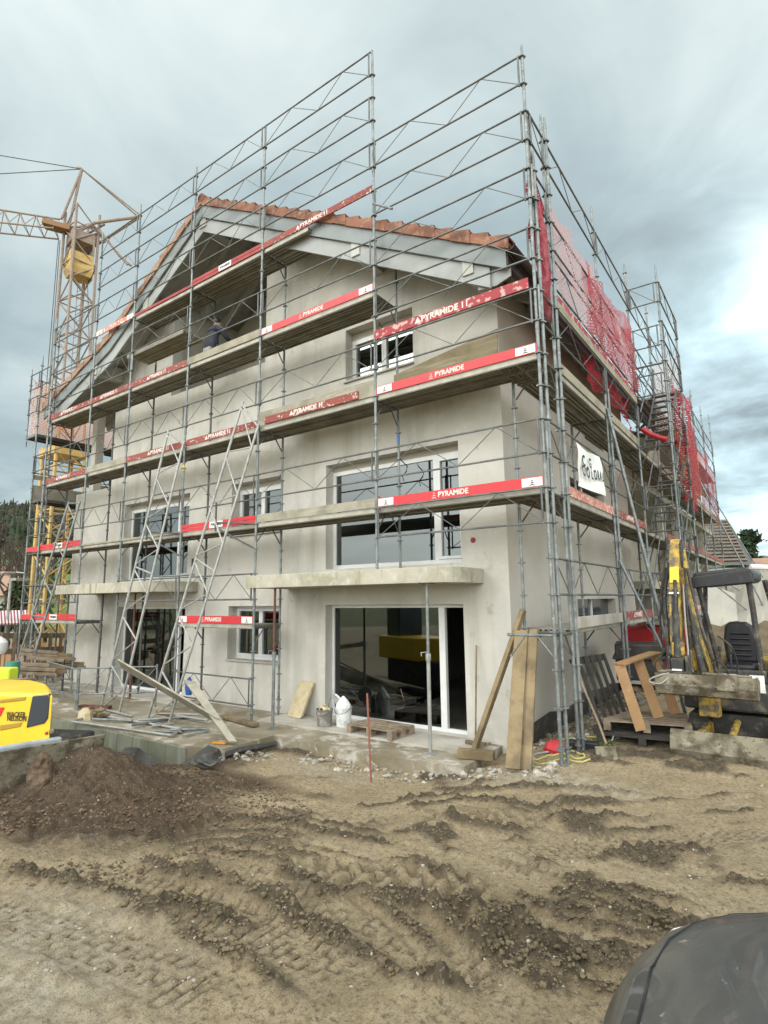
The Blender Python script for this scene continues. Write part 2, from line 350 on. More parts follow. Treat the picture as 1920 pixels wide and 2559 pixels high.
def gz(x, y): return float(gbase(np.array([float(x)]), np.array([float(y)]))[0])
def axis(segs):
    a = []
    for lo, hi, st in segs: a.append(np.arange(lo, hi-1e-6, st))
    return np.concatenate(a+[np.array([segs[-1][1]])])
def geo(a, b, n): return list(np.geomspace(a, b, n))
xs = np.concatenate([-np.array(geo(12, 420, 26))[::-1], axis([(-11.5, -6, .12), (-6, -3.4, .04), (-3.4, 3.3, .019), (3.3, 5.5, .06)]), np.array(geo(6, 420, 24))])
ys = np.concatenate([-np.array(geo(9.3, 300, 18))[::-1], axis([(-9, -6.9, .1), (-6.9, -2.6, .019), (-2.6, 1.2, .04), (1.2, 4, .12)]), np.array(geo(4.4, 520, 30))])
GX, GY = np.meshgrid(xs, ys)
H = gbase(GX, GY)
near = (sstep(14, 8, np.abs(GX+1)))*(sstep(13, 9, np.abs(GY+3)))
dark = np.zeros_like(H); track_in = np.zeros_like(H)
def polydist(pts):
    D = np.full(GX.shape, 1e9); S = np.zeros_like(GX); SG = np.zeros_like(GX); acc = 0
    for (x0, y0), (x1, y1) in zip(pts[:-1], pts[1:]):
        dx, dy = x1-x0, y1-y0; l = math.hypot(dx, dy)
        t = np.clip(((GX-x0)*dx+(GY-y0)*dy)/l**2, 0, 1); ex = GX-x0-t*dx; ey = GY-y0-t*dy; d = np.hypot(ex, ey)
        m_ = d < D; D = np.where(m_, d, D); S = np.where(m_, acc+t*l, S); SG = np.where(m_, np.sign(dx*ey-dy*ex), SG); acc += l
    return D*SG, S, acc
def smooth_poly(px, z=.48):
    P = [onZ(a, b, z) for a, b in px]; P = [(p.x, p.y) for p in P]; o = []
    for i in range(len(P)-1):
        p0 = P[max(i-1, 0)]; p1 = P[i]; p2 = P[i+1]; p3 = P[min(i+2, len(P)-1)]
        for k in range(4):
            t = k/4; o.append(tuple(.5*((2*p1[j])+(-p0[j]+p2[j])*t+(2*p0[j]-5*p1[j]+4*p2[j]-p3[j])*t*t+(-p0[j]+3*p1[j]-3*p2[j]+p3[j])*t**3) for j in (0, 1)))
    return o+[P[-1]]
F1 = fbm(GX, GY, 5.5, 3, 4); F2 = fbm(GX, GY, 22, 9, 3, .6); F3 = fbm(GX, GY, 1.1, 21, 3)
rough = .045*(F1-.5)+.022*(F2-.5)*(.4+1.2*F3)
tracks = [
 ([(140, 2215), (330, 2270), (555, 2351), (752, 2455), (900, 2580)], .42, 'cells'),
 ([(560, 2215), (760, 2275), (960, 2350), (1157, 2455), (1330, 2590)], .42, 'cells'),
 ([(1200, 2150), (1400, 2215), (1640, 2290), (1900, 2380)], .40, 'cells'),
 ([(-150, 2350), (150, 2420), (430, 2540), (560, 2640)], .42, 'cells'),
 ([(1180, 2260), (1290, 2345), (1440, 2410), (1680, 2455), (1900, 2470)], .95, 'ridges'),
 ([(480, 2130), (640, 2150), (860, 2215), (1060, 2330), (1200, 2480)], .55, 'ridges'),
 ([(700, 2205), (925, 2228), (1100, 2240), (1300, 2250)], .46, 'lugs'),
 ([(1020, 2028), (1180, 2022), (1400, 2040)], .42, 'lugs'),
 ([(330, 2180), (480, 2120), (640, 2095), (800, 2120)], .5, 'ridges'),
 ([(500, 2045), (740, 2050), (880, 2110), (1157, 2178), (1504, 2270), (1700, 2330)], .38, 'smooth'),
 ([(1250, 2140), (1600, 2085), (1950, 2030)], .4, 'cells'),
 ([(1300, 2010), (1600, 1985), (1950, 1955)], .36, 'smooth'),
]
for px, wd, kind in tracks:
    d, s, tot = polydist(smooth_poly(px)); hw = wd/2; endf = sstep(0, .3, s)*sstep(tot, tot-.3, s)
    wob = (F1-.5)*.10; a = np.abs(d+wob*.5)
    ins = sstep(hw, hw-.05, a)*endf
    rdg = np.exp(-((a-hw-.05)/.045)**2)*endf*sstep(.38, .62, fbm(GX, GY, 2.2, 40+len(px), 2))
    if kind == 'ridges':
        q = .5+.5*np.sin((d+wob*.35)/.105*math.pi)
        H = H*(1-.6*ins)+(gbase(GX, GY)+rough*.4)*.6*ins+ins*(-.03+.075*q**1.5)*(.6+.8*F1); dark = np.maximum(dark*(1-.8*ins), ins*sstep(.45, .95, q+.35*(F2-.5))*.85); track_in = np.maximum(track_in, ins*.9)
        H += .035*rdg
    elif kind == 'lugs':
        ph = np.floor(d/hw*1.0+10)*.5; v = ((s+np.abs(d)*.35)/.17+ph) % 1.0
        lug = sstep(.0, .12, v)*sstep(.62, .5, v)
        H = H*(1-ins)+(gbase(GX, GY)+rough*.3)*ins; H += ins*(-.035+.055*lug)
        dark = np.maximum(dark*(1-ins), ins*.35*(1-lug)); H += .05*rdg; dark = np.maximum(dark, rdg*.9)
    else:
        H = H*(1-.85*ins)+(gbase(GX, GY)-.012+rough*.25)*.85*ins
        track_in = np.maximum(track_in, ins); dark *= (1-.9*ins)
        if kind == 'cells':
            row = np.floor(s/.078); u = (s/.078) % 1.0; colw = .125; v = ((d+wob*.25)/colw+.5*(row % 2)) % 1.0
            crack = np.maximum(np.exp(-((u-.5*0-.08-.12*(F2-.5))/.085)**2), np.exp(-((v-.1)/.07)**2)*.8)*sstep(.15, .40, fbm(GX, GY, 1.6, 77, 3))
            H -= ins*.019*crack; dark = np.maximum(dark, ins*crack*.9)
        H += .045*rdg*(.5+F1); dark = np.maximum(dark, rdg)
def cr_(P): return [(a*1.1566, 1900+b*1.1566) for a, b in P]
for P in ([(300, 262), (380, 290), (470, 310), (560, 345), (640, 400), (760, 470), (880, 560)], [(330, 345), (400, 365), (470, 400), (560, 435)], [(590, 275), (650, 300), (700, 330), (760, 345)],
          [(800, 330), (900, 360), (1000, 370), (1060, 345)], [(1200, 265), (1270, 280), (1330, 300), (1420, 340), (1500, 370)], [(1060, 350), (1120, 400), (1200, 440), (1300, 462), (1400, 468)],
          [(1080, 380), (1140, 435), (1220, 480), (1310, 500)], [(1040, 400), (1120, 470), (1200, 520), (1290, 545)], [(1010, 430), (1090, 500), (1170, 550), (1260, 590)], [(430, 118), (560, 122), (640, 130), (720, 165), (860, 200)],
          [(870, 78), (960, 62), (1100, 70), (1200, 95)], [(1330, 185), (1450, 170), (1550, 190)], [(1550, 250), (1640, 262)], [(300, 210), (350, 185), (420, 150), (500, 140)], [(870, 540), (950, 560), (1050, 600)],
          [(120, 330), (230, 345), (300, 380), (350, 430)], [(760, 60), (900, 40), (1100, 30), (1400, 40)], [(940, 120), (1040, 140), (1160, 150)], [(0, 300), (90, 320), (170, 345)], [(1180, 300), (1300, 340), (1440, 390), (1560, 400)]):
    d, s, tot = polydist(smooth_poly(cr_(P))); endf = sstep(0, .12, s)*sstep(tot, tot-.15, s); br_n = .5+1.1*(F1-.2)
    w_ = .055*(.7+.9*fbm(GX, GY, 3.1, 61, 2)); dd = d+(F1-.5)*.09
    g_ = np.exp(-(dd/w_)**2)*endf
    H += (.075*g_*br_n*(.6+.8*F2)-.030*np.exp(-((dd-.13)/.07)**2)*endf); dark = np.maximum(dark, np.clip(g_*1.3*(.5+F1), 0, 1)); track_in *= (1-g_)
red0 = sstep(1.05, .35, np.hypot((GX+3.5)/2.7, (GY+4.35)/1.75))
clod = sstep(.60, .72, fbm(GX, GY, 1.5, 55, 4))*near*(1-track_in)
F4 = fbm(GX, GY, 19, 91, 2, .7)
H += near*rough*(1-.75*track_in)+near*(F4-.5)*(.020-.012*track_in)*(.5+F1)
H += clod*(.05*F2+.045*(F1-.4)); H += near*np.clip(np.maximum(dark, red0), 0, 1)*(.040*(fbm(GX, GY, 13, 201, 3, .75)-.5)+.02*(F4-.5))
dark = np.clip(np.maximum(dark, clod*.9), 0, 1)
red = 1.25*sstep(1.05, .35, np.hypot((GX+3.7)/2.8, (GY+4.6)/1.85))
red = np.maximum(red, sstep(-3.6, -4.4, GX)*sstep(-3.4, -2.8, -np.abs(GY+4.5))*.9)
red = np.maximum(red, .8*sstep(.8, .2, np.hypot((GX+3.3)/2.2, (GY+2.7)/1.0)))
red = np.clip(red*1.5-.5*F1, 0, 1)*sstep(-12, -9, GX)
H += red*near*(.05*(F2-.5)+.035*(F1-.5))
pale = sstep(.9, .3, np.hypot((GX-.1)/1.9, (GY+.75)/.75)) + sstep(1.0, .3, np.hypot((GX+3.0)/1.5, (GY+1.3)/.55))*.8
q = onZ(0, 2480, .55); pale = pale + sstep(1.0, .25, np.hypot((GX-q.x)/1.5, (GY-q.y)/1.15))*.95
pale = np.clip(pale-.7*(F1-.25)-.3*dark, 0, 1)*near
# distant land: gentle rise to the left and behind
H += 0.5*near*0
pos = onD(60, 1500, 60)
dist = np.hypot(GX-CX, GY-CY)
H = H + np.where(dist > 22, -.35*sstep(22, 40, dist), 0)
me = bpy.data.meshes.new('ground')
nx, ny = len(xs), len(ys)
co = np.stack([GX, GY, H], -1).reshape(-1, 3).astype(np.float32)
idx = np.arange(nx*ny).reshape(ny, nx)
quads = np.stack([idx[:-1, :-1], idx[:-1, 1:], idx[1:, 1:], idx[1:, :-1]], -1).reshape(-1, 4)
# leave the cellar of the house open
me.vertices.add(len(co)); me.vertices.foreach_set('co', co.ravel())
me.loops.add(quads.size); me.loops.foreach_set('vertex_index', quads.ravel().astype(np.int32))
me.polygons.add(len(quads)); me.polygons.foreach_set('loop_start', np.arange(0, quads.size, 4, dtype=np.int32))
me.polygons.foreach_set('loop_total', np.full(len(quads), 4, dtype=np.int32)); me.polygons.foreach_set('use_smooth', np.ones(len(quads), dtype=bool))
me.update(calc_edges=True)
ca = me.color_attributes.new('soil', 'FLOAT_COLOR', 'POINT')
ca.data.foreach_set('color', np.stack([dark, red, pale, np.ones_like(H)], -1).reshape(-1).astype(np.float32))
ground = bpy.data.objects.new('ground', me); COL.objects.link(ground); tag(ground, kind='structure')
gm = bpy.data.materials.new('mud'); gm.use_nodes = True; t = gm.node_tree; n = t.nodes; l = t.links; b = n['Principled BSDF']
at_ = n.new('ShaderNodeAttribute'); at_.attribute_name = 'soil'; sp = n.new('ShaderNodeSeparateColor'); l.new(at_.outputs['Color'], sp.inputs[0])
tcn = n.new('ShaderNodeTexCoord')
def gn(scale, det=6, rg=.6):
    q_ = n.new('ShaderNodeTexNoise'); q_.inputs['Scale'].default_value = scale; q_.inputs['Detail'].default_value = det; q_.inputs['Roughness'].default_value = rg
    l.new(tcn.outputs['Object'], q_.inputs['Vector']); return q_.outputs[0]
def gmix(fac, a, c2, lo=None, hi=None):
    if lo is not None:
        mr = n.new('ShaderNodeMapRange'); mr.inputs[1].default_value = lo; mr.inputs[2].default_value = hi; l.new(fac, mr.inputs[0]); fac = mr.outputs[0]
    k = n.new('ShaderNodeMix'); k.data_type = 'RGBA'; l.new(fac, k.inputs[0])
    if isinstance(a, tuple): k.inputs[6].default_value = (*a, 1)
    else: l.new(a, k.inputs[6])
    if isinstance(c2, tuple): k.inputs[7].default_value = (*c2, 1)
    else: l.new(c2, k.inputs[7])
    return k.outputs[2]
cur = gmix(gn(1.4), (.53, .425, .265), (.39, .305, .18), .4, .65)
cur = gmix(gn(9, 8), cur, (.56, .47, .32), .52, .70)
cur = gmix(gn(26, 8, .75), cur, (.16, .122, .072), .50, .64)
darkC = gmix(gn(16, 8, .7), (.075, .056, .033), (.17, .135, .082), .42, .66)
cur = gmix(sp.outputs[0], cur, darkC, 0, .9)
paleC = gmix(gn(11, 8, .7), (.60, .54, .42), (.34, .28, .19), .42, .60)
cur = gmix(sp.outputs[2], cur, paleC)
redC = gmix(gn(8, 8, .7), (.082, .050, .027), (.14, .092, .055), .45, .68)
cur = gmix(sp.outputs[1], cur, redC)
cur = gmix(gn(70, 6, .8), cur, (.17, .132, .08), .52, .66)
cur = gmix(gn(48, 4, .7), cur, (.62, .56, .44), .60, .72)
# beyond the site the ground is rough grass
geo_ = n.new('ShaderNodeNewGeometry'); vl = n.new('ShaderNodeVectorMath'); vl.operation = 'LENGTH'; l.new(geo_.outputs['Position'], vl.inputs[0])
grassC = gmix(gn(.25), (.10, .14, .035), (.16, .15, .06), .4, .6)
cur = gmix(vl.outputs['Value'], cur, grassC, 34, 40)
l.new(cur, b.inputs['Base Color']); b.inputs['Roughness'].default_value = .82
bp = n.new('ShaderNodeBump'); bp.inputs['Strength'].default_value = 1.0; bp.inputs['Distance'].default_value = .03
ad = n.new('ShaderNodeMath'); ad.operation = 'ADD'; l.new(gn(45, 8, .75), ad.inputs[0]); l.new(gn(140, 4, .7), ad.inputs[1]); l.new(ad.outputs[0], bp.inputs['Height']); l.new(bp.outputs[0], b.inputs['Normal'])
me.materials.append(gm)
def ground_at(x, y):
    i = int(np.clip(np.searchsorted(xs, x), 1, nx-1)); j = int(np.clip(np.searchsorted(ys, y), 1, ny-1)); return float(H[j, i])
# stones and clods scattered over the mud (nobody could count them)
def scatter(name, npts, region, smin, smax, material, label, flat=.7, seed=5):
    r0 = np.random.default_rng(seed); ico = bmesh.new(); bmesh.ops.create_icosphere(ico, subdivisions=1, radius=1)
    V0 = np.array([v.co[:] for v in ico.verts]); F0 = np.array([[v.index for v in f.verts] for f in ico.faces]); ico.free()
    V = []; Fc = []; k = 0
    while k < npts:
        x, y = region(r0)
        if x is None: continue
        s = smin*(smax/smin)**(r0.random()**2.2); v = V0*(1+.75*(r0.random((len(V0), 1))-.5))*np.array([1, .6+.5*r0.random(), flat*(.6+.6*r0.random())])*s
        a = r0.random()*6.28; ca_, sa_ = math.cos(a), math.sin(a); v = v @ np.array([[ca_, sa_, 0], [-sa_, ca_, 0], [0, 0, 1]])
        V.append(v+np.array([x, y, ground_at(x, y)+s*.25])); Fc.append(F0+k*len(V0)); k += 1
    V = np.concatenate(V); Fc = np.concatenate(Fc); m_ = bpy.data.meshes.new(name); m_.from_pydata(V.tolist(), [], Fc.tolist()); m_.materials.append(material); m_.update()
    o = bpy.data.objects.new(name, m_); COL.objects.link(o); return tag(o, label, 'stones' if 'stone' in name else 'clods', kind='stuff')
def reg_mud(r0):
    px = r0.random()*1960-20; py = 1900+r0.random()**1.3*680; p = onZ(px, py, .45)
    if p.y > -.6 and p.x < -.9: return None, None
    return p.x, p.y
def reg_mound(r0):
    a = r0.random()*6.28; rr = r0.random()**.6
    x = -3.5+2.7*rr*math.cos(a); y = -4.5+2.0*rr*math.sin(a); f = float(fbm(np.array([x]), np.array([y]), 1.3, 5, 2)[0])
    if f < .42 or (math.hypot((x+3.7)/1.0, (y+4.3)/.6) < 1 and r0.random() < .7): return None, None
    return x, y
def reg_edge(r0):
    x = -5+r0.random()*5.3; y = -.55+(-.6*r0.random()) - (.55 if x < -4 else 0) + .45*sstep(-2.2, -.9, np.array([x]))[0]; return x, y
M['pebble'] = mat('pebble', (.40, .36, .29), .8, var=(2, (.30, .27, .22), .4, .6))
M['clodm'] = mat('brown_clod', (.092, .060, .036), .95, var=(3, (.16, .115, .075), .45, .65))
M['cloddark'] = mat('mud_clod', (.10, .077, .045), .95, var=(2, (.17, .135, .083), .45, .65))
M['rubble'] = mat('rubble', (.40, .38, .33), .9, var=(3, (.20, .18, .15), .42, .6))
scatter('stones', 1300, reg_mud, .003, .013, M['pebble'], 'small pale stones pressed into the churned tan mud', seed=1)
def reg_clod(r0):
    x, y = reg_mud(r0)
    if x is None: return None, None
    i = int(np.clip(np.searchsorted(xs, x), 1, nx-1)); j = int(np.clip(np.searchsorted(ys, y), 1, ny-1))
    return (x, y) if dark[j, i] > .55 and r0.random() < .95 else (None, None)
scatter('mud_clods', 9000, reg_clod, .004, .020, M['cloddark'], 'dark crumbly mud clods along the edges of the tyre tracks', seed=2)
scatter('soil_clods', 6500, reg_mound, .006, .028, M['clodm'], 'reddish brown soil clods on and around the dirt heap', seed=3)
scatter('rubble_stones', 420, reg_edge, .012, .07, M['rubble'], 'grey and white rubble along the foot of the concrete terrace', seed=4)
# terrace slab in front of the house
TZ = .17
tp = [(1257, 1862), (1203, 1893), (1160, 1916), (1033, 1901), (925, 1887), (785, 1859), (685, 1838), (616, 1857), (554, 1873), (467, 1865), (400, 1851), (330, 1832), (186, 1804)]
poly = [(onZ(a, b_, TZ).x, onZ(a, b_, TZ).y) for a, b_ in tp]
poly = [(-1.0, 1.2)]+poly+[(-16.4, -1.55), (-16.4, 1.2)]
mb = MB(); mb.prism(poly, -1.3, TZ); terr = mb.build('terrace', [M['slab']]); tag(terr, kind='structure')
p1 = [(onZ(a, b_, .18).x, onZ(a, b_, .18).y) for a, b_ in [(690, 1800), (1100, 1868), (1090, 1895), (925, 1880), (700, 1836)]]
mb = MB(); mb.prism([(-6.0, .2), (-1.5, .2), (-1.5, .98), (-6.0, .98)], TZ, TZ+.035); o = mb.build('doorstep_slab', M['slab_lite']); tag(o, kind='structure')
mb = MB(); mb.prism([(-14.2, .35), (-9.0, .35), (-9.0, .98), (-14.2, .98)], TZ, TZ+.035); o = mb.build('doorstep_slab', M['slab_lite']); tag(o, kind='structure')
# board-marked pit wall below the terrace edge
a = onZ(467, 1865, TZ); c_ = onZ(186, 1804, TZ)
mb = MB(); dv = (c_-a).normalized(); nv = Vector((dv.y, -dv.x, 0)); nv = nv if nv.y < 0 else -nv
ln = (c_-a).length; k = 0
while k*.48 < ln+5.5:
    p_ = a+dv*(k*.48+.004)+nv*.035; q_ = a+dv*(k*.48+.472)+nv*.035
    mb.beam((p_.x, p_.y, -.55), (q_.x, q_.y, -.55), .05, 1.40); k += 1
o = mb.build('pit_wall', M['conc_green']); tag(o, 'greenish board-marked concrete pit wall below the terrace edge', 'retaining wall')
# ------------------------------------------------------------------ the house under construction
WY, WX, XL, YB = 1.0, -1.05, -15.45, 9.8
VY = .15          # plane of the verge
RP = [(-16.2, 8.60), (-14.4, 9.20), (-12.4, 9.90), (-8.38, 12.30), (-.45, 7.95)]
def rz(x):
    for (a, za), (b_, zb) in zip(RP[:-1], RP[1:]):
        if a <= x <= b_ or (b_, zb) == RP[-1]: return za+(zb-za)*(x-a)/(b_-a)
house = thing('house', 'unfinished grey plastered house with a tiled gable roof behind the scaffolding', 'house', (0, 0, 0))
LX0, LX1 = -10.63, onY(667, 720, WY).x
OPEN = [(-12.65, -9.6, .2, 2.36), (-7.97, -6.29, 1.18, 2.36), (-5.0, -1.9, .2, 2.37), (-12.6, -9.6, 3.05, 5.22), (-7.97, -6.3, 4.0, 5.22), (-5.0, -1.9, 3.08, 5.24), (-4.47, -2.8, 6.95, 8.08)]
def wtop(x): return rz(x)-.16
TH = .30
mb = MB()
bx = sorted(set([XL, WX, -13.5, LX0, LX1, RP[1][0], RP[2][0], RP[3][0]]+[o_[0] for o_ in OPEN]+[o_[1] for o_ in OPEN]))
bx = [b_ for b_ in bx if XL <= b_ <= WX]
for a, c_ in zip(bx[:-1], bx[1:]):
    m_ = (a+c_)/2; top = None
    if m_ < -13.5: hi0 = hi1 = 5.85
    elif LX0 < m_ < LX1: hi0 = hi1 = 8.03
    else: hi0, hi1 = wtop(a+1e-6), wtop(c_-1e-6)
    cuts = sorted([(z0, z1) for x0, x1, z0, z1 in OPEN if x0-.01 <= a and c_ <= x1+.01]); z = -1.0; iv = []
    for z0, z1 in cuts:
        iv.append((z, z0)); z = z1
    for z0, z1 in iv:
        for y, s_ in ((WY, 1), (WY+TH, -1)): mb.quad((a, y, z0), (c_, y, z0), (c_, y, z1), (a, y, z1))
    for y in (WY, WY+TH): mb.quad((a, y, z), (c_, y, z), (c_, y, hi1), (a, y, hi0))
    mb.quad((a, WY, hi0), (c_, WY, hi1), (c_, WY+TH, hi1), (a, WY+TH, hi0))
for x0, x1, z0, z1 in OPEN:
    for zz in (z0, z1): mb.quad((x0, WY, zz), (x1, WY, zz), (x1, WY+TH, zz), (x0, WY+TH, zz))
    for xx in (x0, x1): mb.quad((xx, WY, z0), (xx, WY, z1), (xx, WY+TH, z1), (xx, WY+TH, z0))
for xx in (LX0, LX1, -13.5): zz0 = 5.85 if xx < -13 else 8.03; mb.quad((xx, WY, zz0), (xx, WY, wtop(xx)), (xx, WY+TH, wtop(xx)), (xx, WY+TH, zz0))
mb.build('front_wall', M['plaster'], house, recalc=False)
mb = MB()
SO = [(4.5, 7.6, 2.03, 2.43), (4.5, 7.2, 4.62, 5.07), (5.85, 7.5, 6.24, 6.37)]
by = sorted(set([WY, YB]+[o_[0] for o_ in SO]+[o_[1] for o_ in SO]))
STOP = wtop(WX)
for a, c_ in zip(by[:-1], by[1:]):
    cuts = sorted([(z0, z1) for y0, y1, z0, z1 in SO if y0-.01 <= a and c_ <= y1+.01]); z = -1.0; iv = []
    for z0, z1 in cuts: iv.append((z, z0)); z = z1
    iv.append((z, STOP))
    for z0, z1 in iv:
        for x in (WX, WX-TH): mb.quad((x, a, z0), (x, c_, z0), (x, c_, z1), (x, a, z1))
for y0, y1, z0, z1 in SO:
    for zz in (z0, z1): mb.quad((WX, y0, zz), (WX, y1, zz), (WX-TH, y1, zz), (WX-TH, y0, zz))
    for yy in (y0, y1): mb.quad((WX, yy, z0), (WX, yy, z1), (WX-TH, yy, z1), (WX-TH, yy, z0))
mb.quad((WX, YB, -1), (WX-3, YB, -1), (WX-3, YB, STOP), (WX, YB, STOP))
mb.build('side_wall', M['plaster_side'], house, recalc=False)
mb = MB()
for y in (YB,): mb.quad((WX-TH, y-.02, -.5), (XL, y-.02, -.5), (XL, y-.02, 5.85), (WX-TH, y-.02, 5.85))
GP = [(-13.5, 5.85), (WX-.02, 5.85), (WX-.02, wtop(WX)), (RP[3][0], wtop(RP[3][0])), (RP[2][0], wtop(RP[2][0])), (-13.5, wtop(-13.5))]; mb.add([(x, YB-.02, z+.05) for x, z in GP], [tuple(range(6))])
mb.quad((XL, WY+TH, -1), (XL, YB, -1), (XL, YB, 5.85), (XL, WY+TH, 5.85))
mb.quad((XL, WY, -1), (XL, WY+TH, -1), (XL, WY+TH, 5.85), (XL, WY, 5.85))
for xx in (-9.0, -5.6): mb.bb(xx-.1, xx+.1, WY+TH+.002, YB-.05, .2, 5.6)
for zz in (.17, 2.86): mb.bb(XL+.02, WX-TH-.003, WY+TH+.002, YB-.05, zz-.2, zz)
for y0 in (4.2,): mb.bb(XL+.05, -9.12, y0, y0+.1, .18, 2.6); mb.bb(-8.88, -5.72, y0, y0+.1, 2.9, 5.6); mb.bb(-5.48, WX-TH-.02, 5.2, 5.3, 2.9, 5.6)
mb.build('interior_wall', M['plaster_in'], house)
# loggia and open corner balcony on the upper floor
mb = MB()
mb.bb(XL, WX-TH-.003, WY+.004, YB-.05, 5.62, 5.85)
mb.quad((LX0, 3.2, 5.85), (LX1, 3.2, 5.85), (LX1, 3.2, wtop(LX1)-.05), (LX0, 3.2, wtop(LX0)-.05))
mb.add([(LX0, 3.2, wtop(LX0)-.05), (LX1, 3.2, wtop(LX1)-.05), (RP[3][0], 3.2, wtop(RP[3][0])-.05)], [(0, 1, 2)])
for xx in (LX0-.003, LX1+.003): mb.quad((xx, WY+TH, 5.85), (xx, 3.2, 5.85), (xx, 3.2, wtop(xx)-.02), (xx, WY+TH, wtop(xx)-.02))
mb.quad((-13.5, WY+TH, 5.85), (-13.5, YB, 5.85), (-13.5, YB, wtop(-13.5)), (-13.5, WY+TH, wtop(-13.5)))
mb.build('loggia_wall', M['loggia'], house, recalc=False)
mb = MB(); mb.bb(-9.2, -7.2, 3.12, 3.19, 5.9, 8.0); mb.build('loggia_door', M['glass_dark'], house)
mb = MB(); mb.bb(-14.82, -14.56, WY+.05, WY+.3, 5.85, wtop(-14.7)-.1); mb.build('pillar', M['plaster_side'], house)
# balconies
def arc(cx, cy, r, a0, a1, n=8): return [(cx+r*math.cos(a0+(a1-a0)*k/n), cy+r*math.sin(a0+(a1-a0)*k/n)) for k in range(n+1)]
def balcony(x0, xf, x1):
    rr = x1-xf; pl = [(x0, WY-.003), (x0, -.15)]+[(xf, -.15)]+arc(xf, -.15+rr, rr, -math.pi/2, 0)[1:]+[(x1, WY-.003)]
    mb = MB(); mb.prism(pl, 2.71, 2.955); o = mb.build('balcony_slab', M['concrete'], house, bevel=.008); return o
balcony(-6.07, -1.98, -1.50); balcony(-13.85, -9.85, -9.12)
# roof: deck, tiles, verge boards, purlins, rafters, gutter
RB = 10.95
mb = MB()
for (a, za), (c_, zc_) in zip(RP[:-1], RP[1:]):
    mb.add([(a, VY+.05, za-.02), (c_, VY+.05, zc_-.02), (c_, RB, zc_-.02), (a, RB, za-.02), (a, VY+.05, za-.10), (c_, VY+.05, zc_-.10), (c_, RB, zc_-.10), (a, RB, za-.10)],
           [(0, 1, 2, 3), (7, 6, 5, 4), (0, 4, 5, 1), (2, 6, 7, 3), (1, 5, 6, 2), (0, 3, 7, 4)])
roof = mb.build('roof', M['soffit'], house)
mb = MB()
for (a, za), (c_, zc_) in zip(RP[:-1], RP[1:]):      # pan tiles laid in courses
    sl = math.hypot(c_-a, zc_-za); nC = max(1, round(sl/.36)); down = 1 if zc_ < za else -1
    for k in range(nC):
        t0, t1 = k/nC, (k+1)/nC; x0, z0 = a+(c_-a)*t0, za+(zc_-za)*t0; x1, z1 = a+(c_-a)*t1, za+(zc_-za)*t1
        u0, u1 = (.05, .10) if down > 0 else (.10, .05)
        y = VY; cols = []
        nn = 150
        for i in range(nn+1):
            yy = VY+(RB-VY)*i/nn; wv = .025*abs(math.sin(i*math.pi/4)); cols += [(x0, yy, z0+u0+wv), (x1, yy, z1+u1+wv)]
        mb.add(cols, [(2*i, 2*i+1, 2*i+3, 2*i+2) for i in range(nn)])
        xe, ze = (x1, z1+u1) if down > 0 else (x0, z0+u0)
        mb.quad((xe, VY, ze), (xe, RB, ze), (xe, RB, ze-.06), (xe, VY, ze-.06))
mb.build('roof_tiles', M['tile'], roof, recalc=False)
def verge(segs, material):
    mb = MB()
    for (a, za), (c_, zc_) in segs:
        sl = math.hypot(c_-a, zc_-za); nC = round(sl/.375); dx, dz = (c_-a)/sl, (zc_-za)/sl; down = zc_ < za
        for k in range(nC):
            s0, s1 = sl*k/nC, sl*(k+1)/nC+.03
            lo, hi = (.10, .19) if down else (.19, .10)
            jz = random.uniform(-.006, .006)
            P = lambda s_, h: (a+dx*s_-dz*0, za+dz*s_+h)
            q0, q1, q2, q3 = P(s0, -.055+jz*2), P(s1, -.055+jz), P(s1, hi), P(s0, lo)
            y0 = VY-.055-(.012 if k % 2 else 0)
            V = [(q[0], y_, q[1]) for y_ in (y0, y0+.04) for q in (q0, q1, q2, q3)]
            mb.add(V, [(0, 1, 2, 3), (7, 6, 5, 4), (0, 4, 5, 1), (1, 5, 6, 2), (2, 6, 7, 3), (3, 7, 4, 0)])
            V = [(q2[0], y0+.001, q2[1]-.002), (q3[0], y0+.001, q3[1]-.002), (q3[0], VY+.25, q3[1]+.01), (q2[0], VY+.25, q2[1]+.01), (q2[0], y0+.001, q2[1]-.03), (q3[0], y0+.001, q3[1]-.03), (q3[0], VY+.25, q3[1]-.03), (q2[0], VY+.25, q2[1]-.03)]
            mb.add(V, [(0, 1, 2, 3), (7, 6, 5, 4), (0, 4, 5, 1), (1, 5, 6, 2), (2, 6, 7, 3), (3, 7, 4, 0)])
    return mb.build('verge_tiles', material, roof)
verge([(RP[3], RP[4])], M['tile']); verge([(RP[i], RP[i+1]) for i in range(3)], M['tileweather'])
mb = MB(); x0, z0 = RP[3]; mb.tube((x0, VY-.07, z0+.12), (x0, RB, z0+.12), .12, 10); mb.build('ridge_tiles', M['tile'], roof)
def band(off0, off1, y0, y1, material, name, pts=RP, ends=(0, 0)):
    mb = MB(); n_ = len(pts); V = []
    for k, (x, z) in enumerate(pts):
        xx = x+(ends[0] if k == 0 else ends[1] if k == n_-1 else 0); zz = rz(min(max(xx, RP[0][0]), RP[-1][0]))
        V += [(xx, y0, zz+off0), (xx, y1, zz+off0), (xx, y1, zz+off1), (xx, y0, zz+off1)]
    F = []
    for k in range(n_-1):
        a_ = 4*k; c2 = a_+4; F += [(a_+i, a_+(i+1) % 4, c2+(i+1) % 4, c2+i) for i in range(4)]
    F += [(0, 1, 2, 3), tuple(4*(n_-1)+i for i in (3, 2, 1, 0))]
    mb.add(V, F); return mb.build(name, material, roof, bevel=.004)
band(-.04, -.38, VY-.012, VY+.03, M['fascia'], 'fascia_board', ends=(.06, -.04))
band(-.385, -.74, VY+.05, VY+.10, M['fascia2'], 'bargeboard', ends=(.35, -.35))
